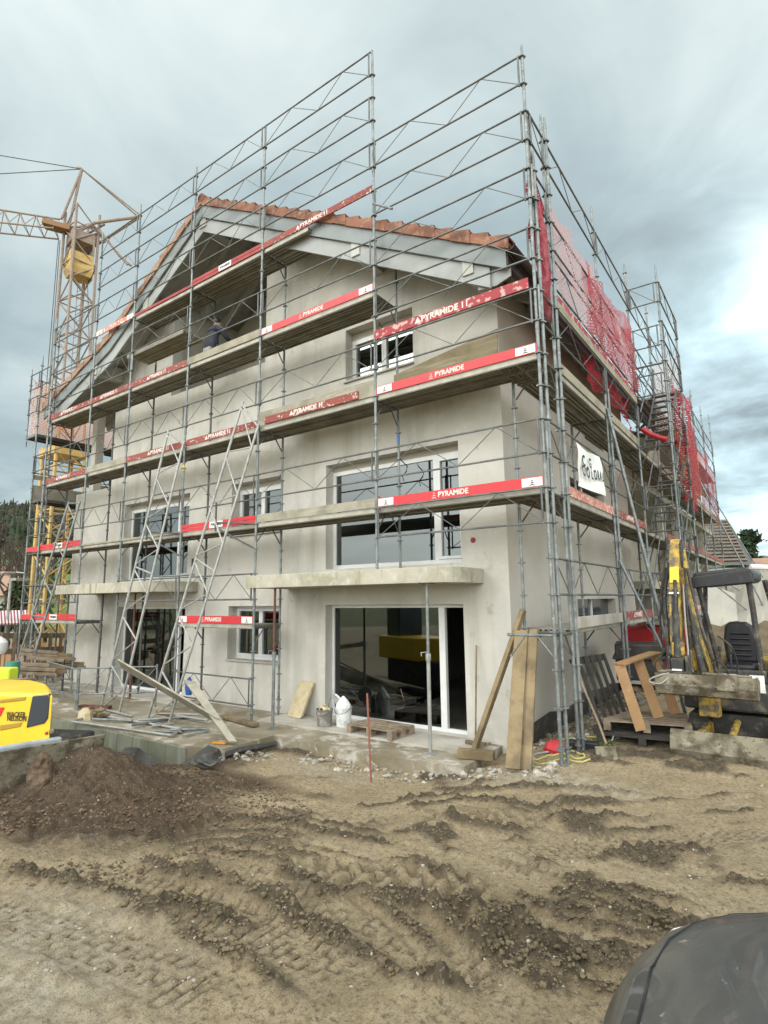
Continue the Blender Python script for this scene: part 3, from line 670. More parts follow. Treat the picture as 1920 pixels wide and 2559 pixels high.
band(-.10, -.128, VY+.1, WY-.01, M['soffit'], 'soffit', ends=(.1, -.05))
def purlin(x, w_, h_, off=-.16, y0=VY+.02, mt='purlin'):
    mb = MB(); zt = min(rz(x-w_/2), rz(x+w_/2))+off; mb.bb(x-w_/2, x+w_/2, y0, WY-.003, zt-h_, zt); return mb.build('purlin', M[mt], roof, bevel=.006)
for x, w_, h_ in ((-8.38, .24, .40), (-1.18, .2, .38), (-3.55, .2, .42), (-13.2, .2, .42), (-15.5, .22, .36), (-10.75, .2, .42)): purlin(x, w_, h_)
for k in range(14):
    y = 1.75+k*.68; zE = RP[-1][1]
    mb = MB(); mb.beam((WX+.02, y, rz(WX)-.22), (-.53, y, zE-.17), .10, .17); mb.build('rafter_tail', M['purlin'], roof)
def rafter(p, q, w_, h_): mb = MB(); mb.beam(p, q, w_, h_); mb.build('rafter', M['soffit'], roof)
for k in range(3):
    for (a, c_) in ((RP[3], (LX1+.2, rz(LX1+.2))), ((LX0-.2, rz(LX0-.2)), RP[3])):
        rafter((a[0], 1.2+k*.7, a[1]-.24), (c_[0], 1.2+k*.7, c_[1]-.24), .10, .22)
for k in range(5): rafter((-16.1, .6+k*1.6, rz(-16.1)-.2), (-12.6, .6+k*1.6, rz(-12.6)-.2), .1, .18)
rafter((LX1-.1, 1.35, 8.3), (-8.1, 2.9, 10.9), .14, .22); rafter((LX1-.1, 2.2, 7.9), (-8.6, 3.1, 10.4), .12, .2)
mb = MB(); prof = arc(-.40, 7.92, .085, math.pi, 2*math.pi, 8); prof2 = arc(-.40, 7.92, .078, 2*math.pi, math.pi, 8)
mb.loft([[(x, y, z) for x, z in prof+prof2] for y in (VY-.08, RB)]); mb.bb(-.56, -.47, VY+.02, RB-.02, 7.66, 7.88)
mb.tube((-.40, RB-.3, 7.84), (-.9, RB-.3, 7.4), .045, 8); mb.build('gutter', M['zinc'], roof, smooth=True)
# eave cheek board at the corner
mb = MB(); mb.prism([(-.47, 7.90), (-.47, 7.52), (-.72, 7.44), (-1.04, 7.46), (-1.04, 8.12)], VY+.105, VY+.135, 'y'); mb.build('corner_board', M['fascia2'], roof)
# windows
def window(x0, x1, z0, z1, parts, inset=.22, sill=None, lintel=0.0, rim=.06, name='window'):
    """parts: list of (xa, xb, kind) with kind 'fixed' or 'sash' or 'open'"""
    y = WY+inset; z1f = z1-lintel
    mb = MB(); mb.bb(x0+.004, x1-.004, y, y+.07, z1f-rim, z1f); mb.bb(x0+.004, x1-.004, y, y+.07, z0, z0+rim)
    mb.bb(x0+.004, x0+rim, y+.001, y+.069, z0+rim, z1f-rim); mb.bb(x1-rim, x1-.004, y+.001, y+.069, z0+rim, z1f-rim)
    fr = mb.build(name, M['pvc'], house, bevel=.004)
    if lintel: mb = MB(); mb.bb(x0+.003, x1-.003, y+.01, y+.06, z1f+.001, z1-.002); mb.build('shutter_box', M['loggia'], fr)
    for xa, xb, kind in parts:
        if kind == 'open': continue
        if kind == 'post':
            mb = MB(); mb.bb(xa, xb, y-.004, y+.074, z0+rim, z1f-rim); mb.build('mullion', M['pvc'], fr); continue
        s_ = .055 if kind == 'sash' else .0
        mb = MB(); mb.bb(xa+s_, xb-s_, y+.03, y+.036, z0+rim+s_, z1f-rim-s_); gl_ = mb.build('pane', M['glassgf' if z1 < 2.5 else 'glass'], fr)
        if s_:
            mb = MB(); yy0, yy1 = y-.02, y+.05; a_, b2, c2, d2 = xa+.002, xb-.002, z0+rim+.002, z1f-rim-.002
            mb.bb(a_, b2, yy0, yy1, d2-s_, d2); mb.bb(a_, b2, yy0, yy1, c2, c2+s_); mb.bb(a_, a_+s_, yy0+.001, yy1-.001, c2+s_, d2-s_); mb.bb(b2-s_, b2, yy0+.001, yy1-.001, c2+s_, d2-s_)
            mb.build('sash', M['pvc'], fr, bevel=.004)
    if sill:
        mb = MB(); mb.bb(x0-.03, x1+.02, WY-.05, y, z0-.04, z0-.002); mb.build('sill', M['slab_lite'], house, bevel=.005)
    return fr
window(-5.0, -1.9, .2, 2.37, [(-4.94, -2.5, 'fixed'), (-2.50, -2.38, 'post'), (-2.38, -1.96, 'open')], inset=.20)
window(-5.0, -1.9, 3.08, 5.24, [(-4.94, -2.55, 'fixed'), (-2.55, -2.46, 'post'), (-2.46, -1.96, 'sash')], inset=.22, lintel=.12, rim=.085)
window(-12.65, -9.6, .2, 2.36, [(-12.59, -10.2, 'fixed'), (-10.2, -10.1, 'post'), (-10.1, -9.66, 'open')], inset=.20)
window(-12.6, -9.6, 3.05, 5.22, [(-12.54, -10.35, 'fixed'), (-10.35, -10.22, 'post'), (-10.22, -9.66, 'sash')], inset=.22, lintel=.14, rim=.085)
window(-7.97, -6.29, 1.18, 2.36, [(-7.91, -7.13, 'sash'), (-7.13, -6.35, 'sash')], inset=.24, sill=True)
window(-7.97, -6.3, 4.0, 5.22, [(-7.91, -7.13, 'sash'), (-7.13, -6.36, 'sash')], inset=.24, sill=True, lintel=.12)
window(-4.47, -2.8, 6.95, 8.08, [(-4.41, -3.63, 'sash'), (-3.63, -2.86, 'sash')], inset=.22, sill=True, lintel=.16)
for y0, y1, z0, z1 in SO:
    mb = MB(); mb.bb(WX-.2, WX-.19, y0, y1, z0, z1); g_ = mb.build('side_window', M['glass_dark'], house)
    if z1-z0 > .3:
        mb = MB(); mb.bb(WX-.19, WX-.15, (y0+y1)/2-.03, (y0+y1)/2+.03, z0+.003, z1-.003); mb.build('mullion', M['pvc'], g_)
# wall details: sockets and cable ends
mb = MB(); p = onY(1183, 1350, WY); mb.tube((p.x, WY-.006, p.z), (p.x, WY+.02, p.z), .05, 10); mb.build('socket_box', mat('box_red', (.25, .02, .03), .6), house)
mb = MB(); p = onY(483, 1406, WY); mb.bb(p.x-.06, p.x+.06, WY-.006, WY+.02, p.z-.1, p.z+.1); mb.build('socket_box', M['black'], house)
def cable(px, Y, r=.012, m='black', parent=house, name='cable'):
    pts = [onY(a, b_, Y) for a, b_ in px]; mb = MB(); mb.path(pts, r, 5); return mb.build(name, M[m], parent, smooth=True)
cable([(1010, 1130), (1001, 1142), (1005, 1152), (1018, 1165), (1016, 1178), (1006, 1190), (1010, 1202)], .96)
cable([(950, 805), (948, 812), (957, 818), (952, 828), (948, 822)], .96)
cable([(380, 1535), (382, 1550), (388, 1560), (380, 1570), (383, 1575)], .95)
# the second half of the building behind the recess, still without a finished front
unf = thing('unfinished_house', 'open concrete shell with timber roof battens standing beyond the plastered house', 'house')
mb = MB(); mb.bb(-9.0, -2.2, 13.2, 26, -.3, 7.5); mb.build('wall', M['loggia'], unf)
mb = MB()
for zz in (2.7, 5.6): mb.bb(-9, -.6, 10.2, 26.4, zz, zz+.22)
mb.bb(-2.2, -.75, 20.4, 20.7, 0, 5.6)
for y in (13.0, 16.6, 23.6): mb.bb(-.95, -.7, y, y+.25, 0, 7.4)
mb.build('floor_slab', M['concrete'], unf)
mb = MB(); mb.add([(-.45, 12.8, 7.6), (-.45, 26.6, 7.6), (-8.4, 26.6, 11.2), (-8.4, 12.8, 11.2)], [(0, 1, 2, 3)]); mb.add([(-.45, 12.8, 7.75), (-.45, 26.6, 7.75), (-8.4, 26.6, 11.35), (-8.4, 12.8, 11.35)], [(0, 1, 2, 3)]); mb.build('roof', M['soffit'], unf)
nb = thing('neighbour_house', 'house with bare timber battens on its low hipped roof at right', 'house')
mb = MB(); mb.bb(-7.5, 4.2, 36, 48, -.3, 4.3); mb.build('wall', M['plaster_in'], nb)
e0 = onD(1658, 1300, 41); e1 = onD(1853, 1398, 38); rr_ = MB()
mb = MB(); A = Vector((-6, 41, 8.4)); B_ = Vector((e1.x, 37, e1.z)); C_ = Vector((-9, 35, 4.6)); D_ = Vector((e1.x, 47, e1.z)); Rg = Vector((-1.0, 41, 8.1))
mb.add([C_, B_, Rg, A], [(0, 1, 2, 3)]); mb.add([B_, D_, Rg], [(0, 1, 2)]); mb.build('roof', M['steel_dark'], nb, recalc=False)
mb = MB()
for k in range(1, 14):
    t = k/14; mb.beam(C_.lerp(A, t)+Vector((0, 0, .12)), B_.lerp(Rg, t)+Vector((0, 0, .12)), .16, .10)
mb.build('roof_battens', M['batten'], nb)
# ------------------------------------------------------------------ scaffolding
TR = .0255
def post(par, x, y, z0, z1, joints=(), base=True, mt='steel', r=TR, label=None, collar=.5, zoff=0, lean=0):
    mb = MB(); mb.tube((x, y, z0), (x, y, z1), r, 10)
    z = math.ceil((z0-zoff)/collar)*collar+zoff
    while z < z1-.02:
        if z > z0+.05:
            mb.tube((x, y, z-.010), (x, y, z+.010), r*1.95, 8)
            for k in range(4):
                a = k*math.pi/2+.4; mb.box((x+math.cos(a)*r*1.9, y+math.sin(a)*r*1.9, z), (.018, .018, .02))
        z += collar
    for zj in joints: mb.tube((x, y, zj), (x, y, zj+.22), r*1.18, 10)
    if z1 > 2: mb.tube((x, y, z1-.002), (x, y, z1+.16), r*.78, 8)
    if base:
        mb.bb(x-.075, x+.075, y-.075, y+.075, z0-.002, z0+.008); mb.tube((x, y, z0+.16), (x, y, z0+.19), r*1.9, 8)
    return mb.build('post', M[mt], par, smooth=True, label=label)
class Run:
    "a straight row of bays: p0 start, d along, nrm inwards (towards the wall)"
    def __init__(s, par, p0, d, nrm, w=.70): s.par = par; s.p0 = Vector((*p0, 0)); s.d = Vector((*d, 0)); s.n = Vector((*nrm, 0)); s.w = w
    def P(s, u, n, z): v = s.p0+s.d*u+s.n*n; return Vector((v.x, v.y, z))
    def frame(s, u0, u1, zt, h=.5, n=-.035, mt='steel_thin', extra=False):
        mb = MB(); a, b_ = u0+.05, u1-.05; r = .0165
        mb.tube(s.P(u0+.01, n, zt), s.P(u1-.01, n, zt), r, 7); mb.tube(s.P(u0+.01, n, zt-h), s.P(u1-.01, n, zt-h), r, 7)
        if u1-u0 > .3:
            mb.tube(s.P(a+.01, n, zt+.02), s.P(a+.01, n, zt-h-.03), r, 7); mb.tube(s.P(b_-.01, n, zt+.02), s.P(b_-.01, n, zt-h-.03), r, 7)
        if u1-u0 > 1.2:
            q = [(0, 0), (.23, 1), (.46, 0), (.72, 1), (1, 0)]
            for (t0, e0_), (t1, e1_) in zip(q[:-1], q[1:]): mb.tube(s.P(a+(b_-a)*t0, n, zt-h+h*e0_), s.P(a+(b_-a)*t1, n, zt-h+h*e1_), .0075, 5)
        elif u1-u0 > .5:
            mb.tube(s.P(a, n, zt), s.P(b_, n, zt-h), .0075, 5)
        return mb.build('guardrail', M[mt], s.par, smooth=True)
    def rail(s, u0, u1, z, n=-.03, r=.017):
        mb = MB(); mb.tube(s.P(u0, n, z), s.P(u1, n, z), r, 7); return mb.build('rail', M['steel_thin'], s.par, smooth=True)
    def deck(s, u0, u1, z, n0=.03, n1=.68, mt='deckmetal', t=.07, ribs=True, label=None):
        mb = MB(); a, b_ = u0+.03, u1-.03
        half = (n1-n0)/2
        for k in range(2):
            m0, m1 = n0+half*k+.004, n0+half*(k+1)-.004
            def bx_(na, nb, za, zb, mi=0):
                P = [s.P(uu, nn, zz) for uu in (a, b_) for nn in (na, nb) for zz in (za, zb)]
                mb.add(P, [(0, 1, 3, 2), (4, 6, 7, 5), (0, 4, 5, 1), (2, 3, 7, 6), (0, 2, 6, 4), (1, 5, 7, 3)], mi)
            if k == 0: bx_(m0-.010, m0-.003, z-t+.004, z+.013, 1)
            bx_(m0, m1, z-.012, z+.012); bx_(m0, m0+.012, z-t, z-.012); bx_(m1-.012, m1, z-t, z-.012)
            bx_(m0-.002, m0+.03, z-t-.01, z-t)
            if ribs:
                nr = 3
                for j in range(nr): c_ = m0+(m1-m0)*(j+1)/(nr+1); bx_(c_-.02, c_+.02, z-.045, z-.012)
        return mb.build('deck', [M[mt], M['decklip']], s.par, label=label)
    def board(s, u0, u1, z0, h=.15, mt='red', n=-.005, th=.028, text=None, ends=False, label=None, tcol='whitetext', tsize=None, tu=.5, slope=0):
        mb = MB(); a, b_ = u0+.02, u1-.02
        P = [s.P(uu, nn, zz+(slope if uu == b_ else 0)) for uu in (a, b_) for nn in (n, n+th) for zz in (z0, z0+h)]
        mb.add(P, [(0, 1, 3, 2), (4, 6, 7, 5), (0, 4, 5, 1), (2, 3, 7, 6), (0, 2, 6, 4), (1, 5, 7, 3)])
        o = mb.build('toe_board', M[mt], s.par, bevel=.003, label=label)
        # outward facing frame for labels
        X = s.d if (s.d.cross(Vector((0, 0, 1)))).dot(-s.n) > 0 else -s.d
        Z = -s.n; Y = Z.cross(X)
        def place(me, m, u, z, k=.003):
            p = s.P(u, n-k, z); Mx = Matrix(((X.x, Y.x, Z.x, p.x), (X.y, Y.y, Z.y, p.y), (X.z, Y.z, Z.z, p.z), (0, 0, 0, 1))); put_text(me, m, o, Mx)
        if text:
            L_ = b_-a; ts = tsize or h*.82; me_ = textmesh(text, ts, .001, .004 if ts > .1 else .002)
            place(me_, M[tcol], a+L_*tu, z0+h*.5)
            xs_ = [v.co.x for v in me_.vertices]; hw = (max(xs_)-min(xs_))/2+h*.5
            sgn = 1 if X.dot(s.d) > 0 else -1
            tri = MB(); s_ = h*.36; tri.add([(-s_, -s_*.8, 0), (s_, -s_*.8, 0), (0, s_, 0)], [(0, 1, 2)])
            if ends: tri = MB(); [tri.add([(-s_*w_, y_*s_-s_*.25, 0), (0, y_*s_, 0), (s_*w_, y_*s_-s_*.25, 0), (0, y_*s_+s_*.28, 0)], [(0, 1, 2, 3)]) for w_, y_ in ((1, -.8), (.75, -.1), (.45, .6))]
            tm = bpy.data.meshes.new('lettering'); tm.from_pydata(tri.v, [], tri.f); tm.update(); place(tm, M[tcol], a+L_*tu-sgn*hw, z0+h*.5)
        if ends:
            for ue, lo in ((a, 1), (b_, -1)):
                c_ = ue+lo*(.16+(.02)); me_ = bpy.data.meshes.new('label_plate'); w_ = .155
                me_.from_pydata([(-w_, -h*.42, 0), (w_, -h*.42, 0), (w_, h*.42, 0), (-w_, h*.42, 0)], [], [(0, 1, 2, 3)]); me_.update(); place(me_, M['white'], c_, z0+h*.5, .002)
                tri = MB(); s_ = h*.34
                for w2, y_ in ((1, -.75), (.75, -.1), (.4, .5)): tri.add([(-s_*w2, y_*s_-s_*.3, 0), (0, y_*s_-.1*s_, 0), (s_*w2, y_*s_-s_*.3, 0), (0, y_*s_+s_*.3, 0)], [(0, 1, 2, 3)])
                tm = bpy.data.meshes.new('emblem'); tm.from_pydata(tri.v, [], tri.f); tm.update(); place(tm, M['blacktext'], c_, z0+h*.5, .004)
        return o
    def bracket(s, u, z, mt='steel_dark'):
        mb = MB(); mb.tube(s.P(u, 0, z-.055), s.P(u, s.w, z-.055), .022, 7)
        mb.tube(s.P(u, .03, z-.36), s.P(u, .26, z-.07), .012, 6); mb.tube(s.P(u, s.w-.03, z-.36), s.P(u, s.w-.26, z-.07), .014, 6)
        return mb.build('transom', M[mt], s.par, smooth=True)
PX = [0, -2.97, -5.98, -8.47, -10.95, -12.92, -15.44]
fs = thing('front_scaffold', 'tall grey steel scaffold with red toe boards along the gable front', 'scaffold')
F = Run(fs, (0, 0), (-1, 0), (0, 1)); U = [-x for x in PX]
def fb(i): return U[i], U[i+1]
for i, (z0, z1, jn) in enumerate([(.30, 11.05, (2.3, 4.25, 6.3, 8.4)), (2.955, 12.9, (4.3, 6.35, 8.4, 10.4)), (.18, 12.85, (2.3, 4.3, 6.4, 8.4, 10.4)), (.17, 13.1, (2.3, 4.3, 6.3, 8.4, 10.4)), (2.955, 13.2, (4.3, 6.3, 8.4, 10.4)), (2.955, 13.15, (4.3, 6.3, 8.4, 10.4)), (.17, 11.2, (2.3, 4.3, 6.3, 8.4))]):
    post(fs, PX[i], 0, z0, z1, jn)
    # coupling sleeves doubled beside the post
    if i not in (1,):
        for zz in (4.4, 6.5, 8.5, 10.5):
            if zz+.55 < z1: mb = MB(); mb.tube((PX[i]+.058, -.01, zz), (PX[i]+.058, -.01, zz+.55), .018, 7); mb.build('coupler', M['steel'], fs, smooth=True)
post(fs, PX[4], 0, .17, 2.71); post(fs, PX[5], 0, .17, 2.71)
post(fs, PX[6]-.04, .13, .17, 11.0, (3.3, 5.3, 7.3)); post(fs, .05, .10, .28, 9.2, (3.0, 5.0, 7.2))
post(fs, PX[6]+.09, -.03, 1.0, 9.9, (3.6, 5.5), base=False)
for i, (z0, z1) in enumerate([(.12, 6.02), (2.955, 8.9), (.17, 10.35), (.17, 10.05), (2.955, 8.9), (2.955, 8.0), (.17, 8.0)]):
    x = PX[i] if i else -.70
    if i == 2: z1 = 10.45
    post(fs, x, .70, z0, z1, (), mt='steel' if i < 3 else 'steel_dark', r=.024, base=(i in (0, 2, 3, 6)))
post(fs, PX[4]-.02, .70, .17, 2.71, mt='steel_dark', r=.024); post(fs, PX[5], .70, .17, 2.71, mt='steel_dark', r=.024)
FR = {0: (11, 10, 9, 8, 7, 5, 4), 1: (13, 12, 11, 9, 7, 5), 2: (13, 12, 11, 9, 7, 5, 3, .98), 3: (13, 12, 11, 9.5, 7, 5, 3), 4: (13, 12, 11, 9, 7, 5), 5: (11, 10, 9, 7, 5, 3, 1)}
for i, zs in FR.items():
    for z in zs: F.frame(*fb(i), z)
# decks
DK = {0: (6, 4), 1: (8, 6, 4), 2: (10, 8, 6, 4, 2), 3: (10, 8, 6, 4), 4: (8, 6, 4), 5: (8, 6, 4, 2)}
for i, zs in DK.items():
    for z in zs:
        F.deck(*fb(i), z, mt='deckmetal')
F.deck(U[2]-1.35, U[2], 10)
F.deck(U[3]+.25, U[4]+.3, 9, n0=.02, n1=.62, mt='plank')
F.deck(0.0, .72, 6, n0=.72, n1=.98, ribs=False)
for i in range(7):
    for z in {0: (6, 4, 2), 1: (8, 6, 4), 2: (10, 8, 6, 4, 2), 3: (10, 8, 6, 4, 2), 4: (10, 8, 6, 4), 5: (8, 6, 4, 2), 6: (8, 6, 4, 2)}[i]: F.bracket(U[i] if i else .0, z)
NEW = dict(mt='red', ends=True, text='PYRAMIDE', tsize=.115, label='bright red toe board with white end plates')
OLD = dict(mt='redold', text='PYRAMIDE 11', tsize=.13, label='worn red toe board with white lettering')
F.board(*fb(0), 6.02, **NEW); F.board(*fb(0), 4.02, **NEW); F.board(*fb(1), 8.02, **NEW); F.board(*fb(2), 2.02, **NEW)
F.board(U[0]+.06, U[1]-.02, 7.02, .17, mt='redscuff', text='PYRAMIDE 11', tsize=.15, label='scuffed red board used as a guard rail', n=-.07)
F.board(*fb(1), 10.02, .14, mt='redold', text='PYRAMIDE 11', tsize=.13, tu=.5, label='dull red board with white lettering')
F.board(*fb(1), 6.02, .30, mt='plank', label='broad weathered timber toe board'); F.board(U[1]+.35, U[2]-.2, 6.03, .15, n=-.035, **OLD)
F.board(*fb(1), 4.02, .16, mt='plank', label='grey timber toe board'); F.board(*fb(2), 8.02, .17, mt='plank', label='pale timber toe board')
F.board(*fb(2), 6.02, **OLD); F.board(*fb(3), 6.02, .15, mt='redold', text='PYRAMIDE 11', tsize=.13, label='faded red toe board with white lettering', tu=.4)
F.board(*fb(3), 8.02, .15, mt='redold', text='PYRAMIDE 11', tsize=.12, label='worn red toe board with white lettering'); F.board(*fb(4), 8.02, **OLD); F.board(*fb(5), 8.02, **OLD)
def redstack(u0, u1, z, lbl, txt='PYRAMIDE 11'):
    o = F.board(u0, u1, z, .075, mt='reddark' if z > 9 else 'red', label=lbl); F.board(u0, u1, z+.085, .075, mt='reddark' if z > 9 else 'red', label=lbl)
    m_ = (u0+u1)/2; mb = MB(); a, b_ = F.P(m_-.22, -.012, z+.01), F.P(m_+.22, -.012, z+.01)
    mb.quad(a, b_, b_+Vector((0, 0, .14)), a+Vector((0, 0, .14))); mb.build('label_plate', M['white'], o, recalc=False)
    me_ = textmesh('PYRAMIDE', .075, .001, .002); put_text(me_, M['blacktext'], o, T(-(m_), -.016, z+.08) @ FRONT)
redstack(*fb(2), 10.02, 'dark red double board with a white name plate'); F.board(*fb(3), 10.02, .07, mt='reddark', label='thin dark red board')
redstack(*fb(2), 4.02, 'stacked bright red boards with a white name plate'); redstack(*fb(5), 4.02, 'stacked red boards with a white name plate'); redstack(*fb(5), 2.02, 'pair of red boards with a white name plate')
F.board(*fb(4), 10.02, .15, mt='redpale', ends=True, label='red board with white end plates below the roof edge')
F.board(*fb(4), 6.02, .17, mt='plank', label='grey timber toe board'); F.board(*fb(5), 6.02, .15, mt='redold', text='PYRAMIDE 11', tsize=.12, label='dull brownish red toe board')
F.board(*fb(3), 4.0, .05, mt='plank'); F.board(*fb(4), 4.0, .05, mt='plank')
# ties: stub tubes
mb = MB(); mb.tube((PX[1], -.02, 9.75), (PX[1]+.45, -.05, 9.42), .024, 8); mb.tube((PX[1], .0, 3.95), (PX[1], .7, 3.95), .02, 7); mb.build('stub_tube', M['steel'], fs, smooth=True)
mb = MB(); a = onY(398, 1441, -.03); mb.tube(a, a+Vector((1.3, .0, .0)), .024, 8); mb.build('stub_tube', M['steel'], fs, smooth=True)
# side brackets that carry the leaning girders
for xx in (-5.98, -8.47):
    mb = MB(); mb.tube((xx, -.02, 4.0), (xx-.95, -.25, 4.08), .02, 7); mb.tube((xx, -.02, 3.5), (xx-.95, -.25, 3.98), .02, 7); mb.tube((xx-.95, -.25, 3.9), (xx-.95, -.25, 4.5), .02, 7); mb.build('side_bracket', M['steel_dark'], fs, smooth=True)
# blue and yellow tape marks
for x, y, z, c_ in ((PX[1], .7, 5.32, (.05, .16, .45)), (PX[3], 0, 5.45, (.6, .58, .05))):
    mb = MB(); mb.tube((x, y, z), (x, y, z+.14), .0285, 10); mb.build('tape', mat('tape', c_, .5), fs, smooth=True)
# lattice girders and props
def girder(name, label, tl, tr, bl, br, n, group, m='alu'):
    tl, tr, bl, br = map(Vector, (tl, tr, bl, br)); g = thing(name, label, 'lattice girder', group=group)
    for a, b_ in ((tl, bl), (tr, br)):
        mb = MB(); mb.tube(a, b_, .027, 9); mb.build('chord', M[m], g, smooth=True)
    mb = MB()
    for k in range(n):
        t0, t1, tm_ = k/n, (k+1)/n, (k+.5)/n
        P = lambda t, s_: (tl.lerp(bl, t) if s_ else tr.lerp(br, t))
        if k % 3 == 0: mb.tube(P(t0+.01, 0), P(t0+.01, 1), .02, 7)
        mb.tube(P(t0+.02, 1), P(tm_, 0), .018, 7); mb.tube(P(tm_, 0), P(t1, 1), .015, 7)
    mb.tube(P(1, 0), P(1, 1), .02, 7); mb.build('bracing', M[m], g, smooth=True)
gg = 'lattice girders leaning against the front scaffold'
girder('lattice_girder', 'long pale aluminium lattice girder leaning upright, in front of the small upstairs window', (-6.36, -.1, 6.62), (-5.9, -.06, 6.05), (-7.85, -1.0, .17), (-7.15, -1.0, .17), 6, gg)
girder('lattice_girder', 'long pale lattice girder leaning in front of the left garden door', (-8.98, -.1, 6.5), (-8.42, -.06, 6.12), (-9.95, -.8, .17), (-9.2, -.8, .17), 6, gg)
girder('lattice_girder', 'shorter dull lattice girder propped at the far left corner by the red boards', (-13.35, -.2, 5.25), (-12.85, -.15, 5.2), (-14.4, -.9, .17), (-13.55, -.9, .17), 5, gg, 'steel')
def prop(label, x, y, zb, m, mlow, collar=1.5, group='steel props under the balconies'):
    t = thing('steel_prop', label, 'steel prop', (x, y, zb), group=group); H_ = 2.71-zb
    mb = MB(); mb.bb(-.09, .09, -.09, .09, 0, .008); mb.tube((0, 0, 0), (0, 0, collar), .030, 10); mb.build('outer_tube', M[mlow], t, smooth=True)
    mb = MB(); mb.tube((0, 0, collar), (0, 0, H_-.01), .024, 10)
    for k in range(9): mb.tube((-.001, -.0255, collar+.1+k*.1), (0, -.0245, collar+.1+k*.1), .007, 6)
    mb.build('inner_tube', M[m], t, smooth=True)
    mb = MB(); mb.tube((0, 0, collar-.09), (0, 0, collar+.01), .042, 10); mb.path([(-.09, -.05, collar-.03), (-.12, -.02, collar+.02), (-.05, .03, collar+.03), (.07, -.05, collar-.03)], .008, 6); mb.build('collar_nut', M[mlow], t, smooth=True)
    mb = MB(); mb.bb(-.10, .10, -.09, .09, H_-.012, H_-.002); mb.build('head_plate', M['rust'], t)
p1_ = onZ(663, 1826, TZ); prop('rust brown steel prop with a pale foot below the left end of the right balcony', p1_.x, p1_.y+.18, TZ, 'rust', 'steel', 1.35)
prop('pale grey steel prop in front of the large sliding door', -1.98, -.04, TZ, 'steel', 'alu', 1.45)
prop('thick dark steel prop at the left end of the left balcony', -13.5, 0.05, TZ, 'steel_dark', 'steel_dark', 1.3); prop('slim black steel prop with a wing nut under the left balcony', -12.2, .3, TZ, 'steel_dark', 'steel_dark', 1.75)
prop('brown steel prop standing before the left garden door', -10.75, .35, TZ, 'rust', 'rust', 1.5)
# side scaffold
ss = thing('side_scaffold', 'grey steel scaffold along the right side wall receding from the corner', 'scaffold')
S = Run(ss, (0, 0), (0, 1), (-1, 0))
SY = [.73, 3.70, 6.57, 9.1, 11.9, 14.7, 17.5, 20.6, 24.0]
TOPS = [10.35, 10.45, 10.6, 10.6, 10.5, 10.6, 10.6, 10.8, 11.3]
for y, z1 in zip(SY, TOPS):
    post(ss, 0, y, .22, z1, (2.3, 4.3, 6.3, 8.3))
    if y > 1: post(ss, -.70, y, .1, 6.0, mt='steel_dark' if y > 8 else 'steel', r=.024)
post(ss, .055, .76, .22, 10.3, (3.3, 5.2, 7.2, 9.0), base=False); post(ss, 0.055, 3.72, .9, 6.4, (2.0,), base=False)
post(ss, .0, .10, 8.0, 9.9, base=False)
for z in (10, 9, 8.1, 7, 5, 3): S.frame(.03, .70, z)
for k in range(len(SY)-1):
    a, b_ = SY[k], SY[k+1]
    for z in ((10, 8.6, 7.9, 7.0, 5, 3) if k < 3 else (9.8, 8.8, 7.0, 5, 3)): S.frame(a, b_, z)
    for z in ((6, 4, 2) if k < 3 else (8, 6, 4, 2)): S.deck(a, b_, z)
    for z in ((6, 4, 2) if k < 3 else (8, 6, 4, 2)): S.bracket(a, z)
S.deck(.03, .73, 6); S.deck(.03, .73, 4); S.bracket(0.05, 2, 'steel')
S.board(SY[0], SY[1], 6.02, .17, mt='plank', label='weathered timber toe board'); S.board(SY[1], SY[2], 6.02, .17, mt='plank', label='weathered timber toe board')
for k in range(0, 2):
    S.board(SY[k], SY[k+1], 7.05, .15, mt='plank', n=-.05, label='pale timber guard plank under the net')
    S.board(SY[k], SY[k+1], 7.21, .10, mt='redscuff', n=-.045, label='dull red strip along the foot of the net')
S.board(SY[0], SY[1], 4.02, .16, mt='redpale', label='faded salmon toe board'); S.board(SY[1], SY[2], 4.02, .16, mt='redold', text='PYRAMIDE', label='red toe board with faint lettering')
S.board(SY[0], SY[1], 2.0, .17, mt='slab_lite', n=-.03, label='pale mortar-splashed plank'); S.board(SY[1], SY[2], 2.02, .16, mt='redold', text='PYRAMIDE', label='red toe board with faint lettering')
for k in range(3, 8):
    S.board(SY[k], SY[k+1], 4.02, .15, mt='redold'); S.board(SY[k], SY[k+1], 2.02, .15, mt='redold' if k > 4 else 'redpale'); S.board(SY[k], SY[k+1], 6.02, .15, mt='plank')
def brace(par, p, q, r=.026, mt='steel', name='raking_brace'):
    mb = MB(); mb.tube(p, q, r, 9); return mb.build(name, M[mt], par, smooth=True)
bf = onY(1709, 1691, 3.7); bf.z = .28
bt = Vector((.03, 3.66, 6.15)); brace(ss, bt, bf, .03); mid_ = bt.lerp(bf, .86); brace(ss, (.05, 3.66, 3.15), mid_)
for y, zt, xo in ((14.7, 7.4, 2.4), (20.6, 7.0, 2.9)): brace(ss, (.03, y, zt), (xo, y, .3)); brace(ss, (.03, y, 3.3), (xo*.87, y, 1.25))
brace(ss, (-.3, 6.57, 2.1), (-.3, 9.1, 3.9), .02); brace(ss, (.02, 11.9, 2.1), (.02, 14.7, 3.9), .02); brace(ss, (.02, 17.5, 4.1), (.02, 20.6, 5.9), .02)
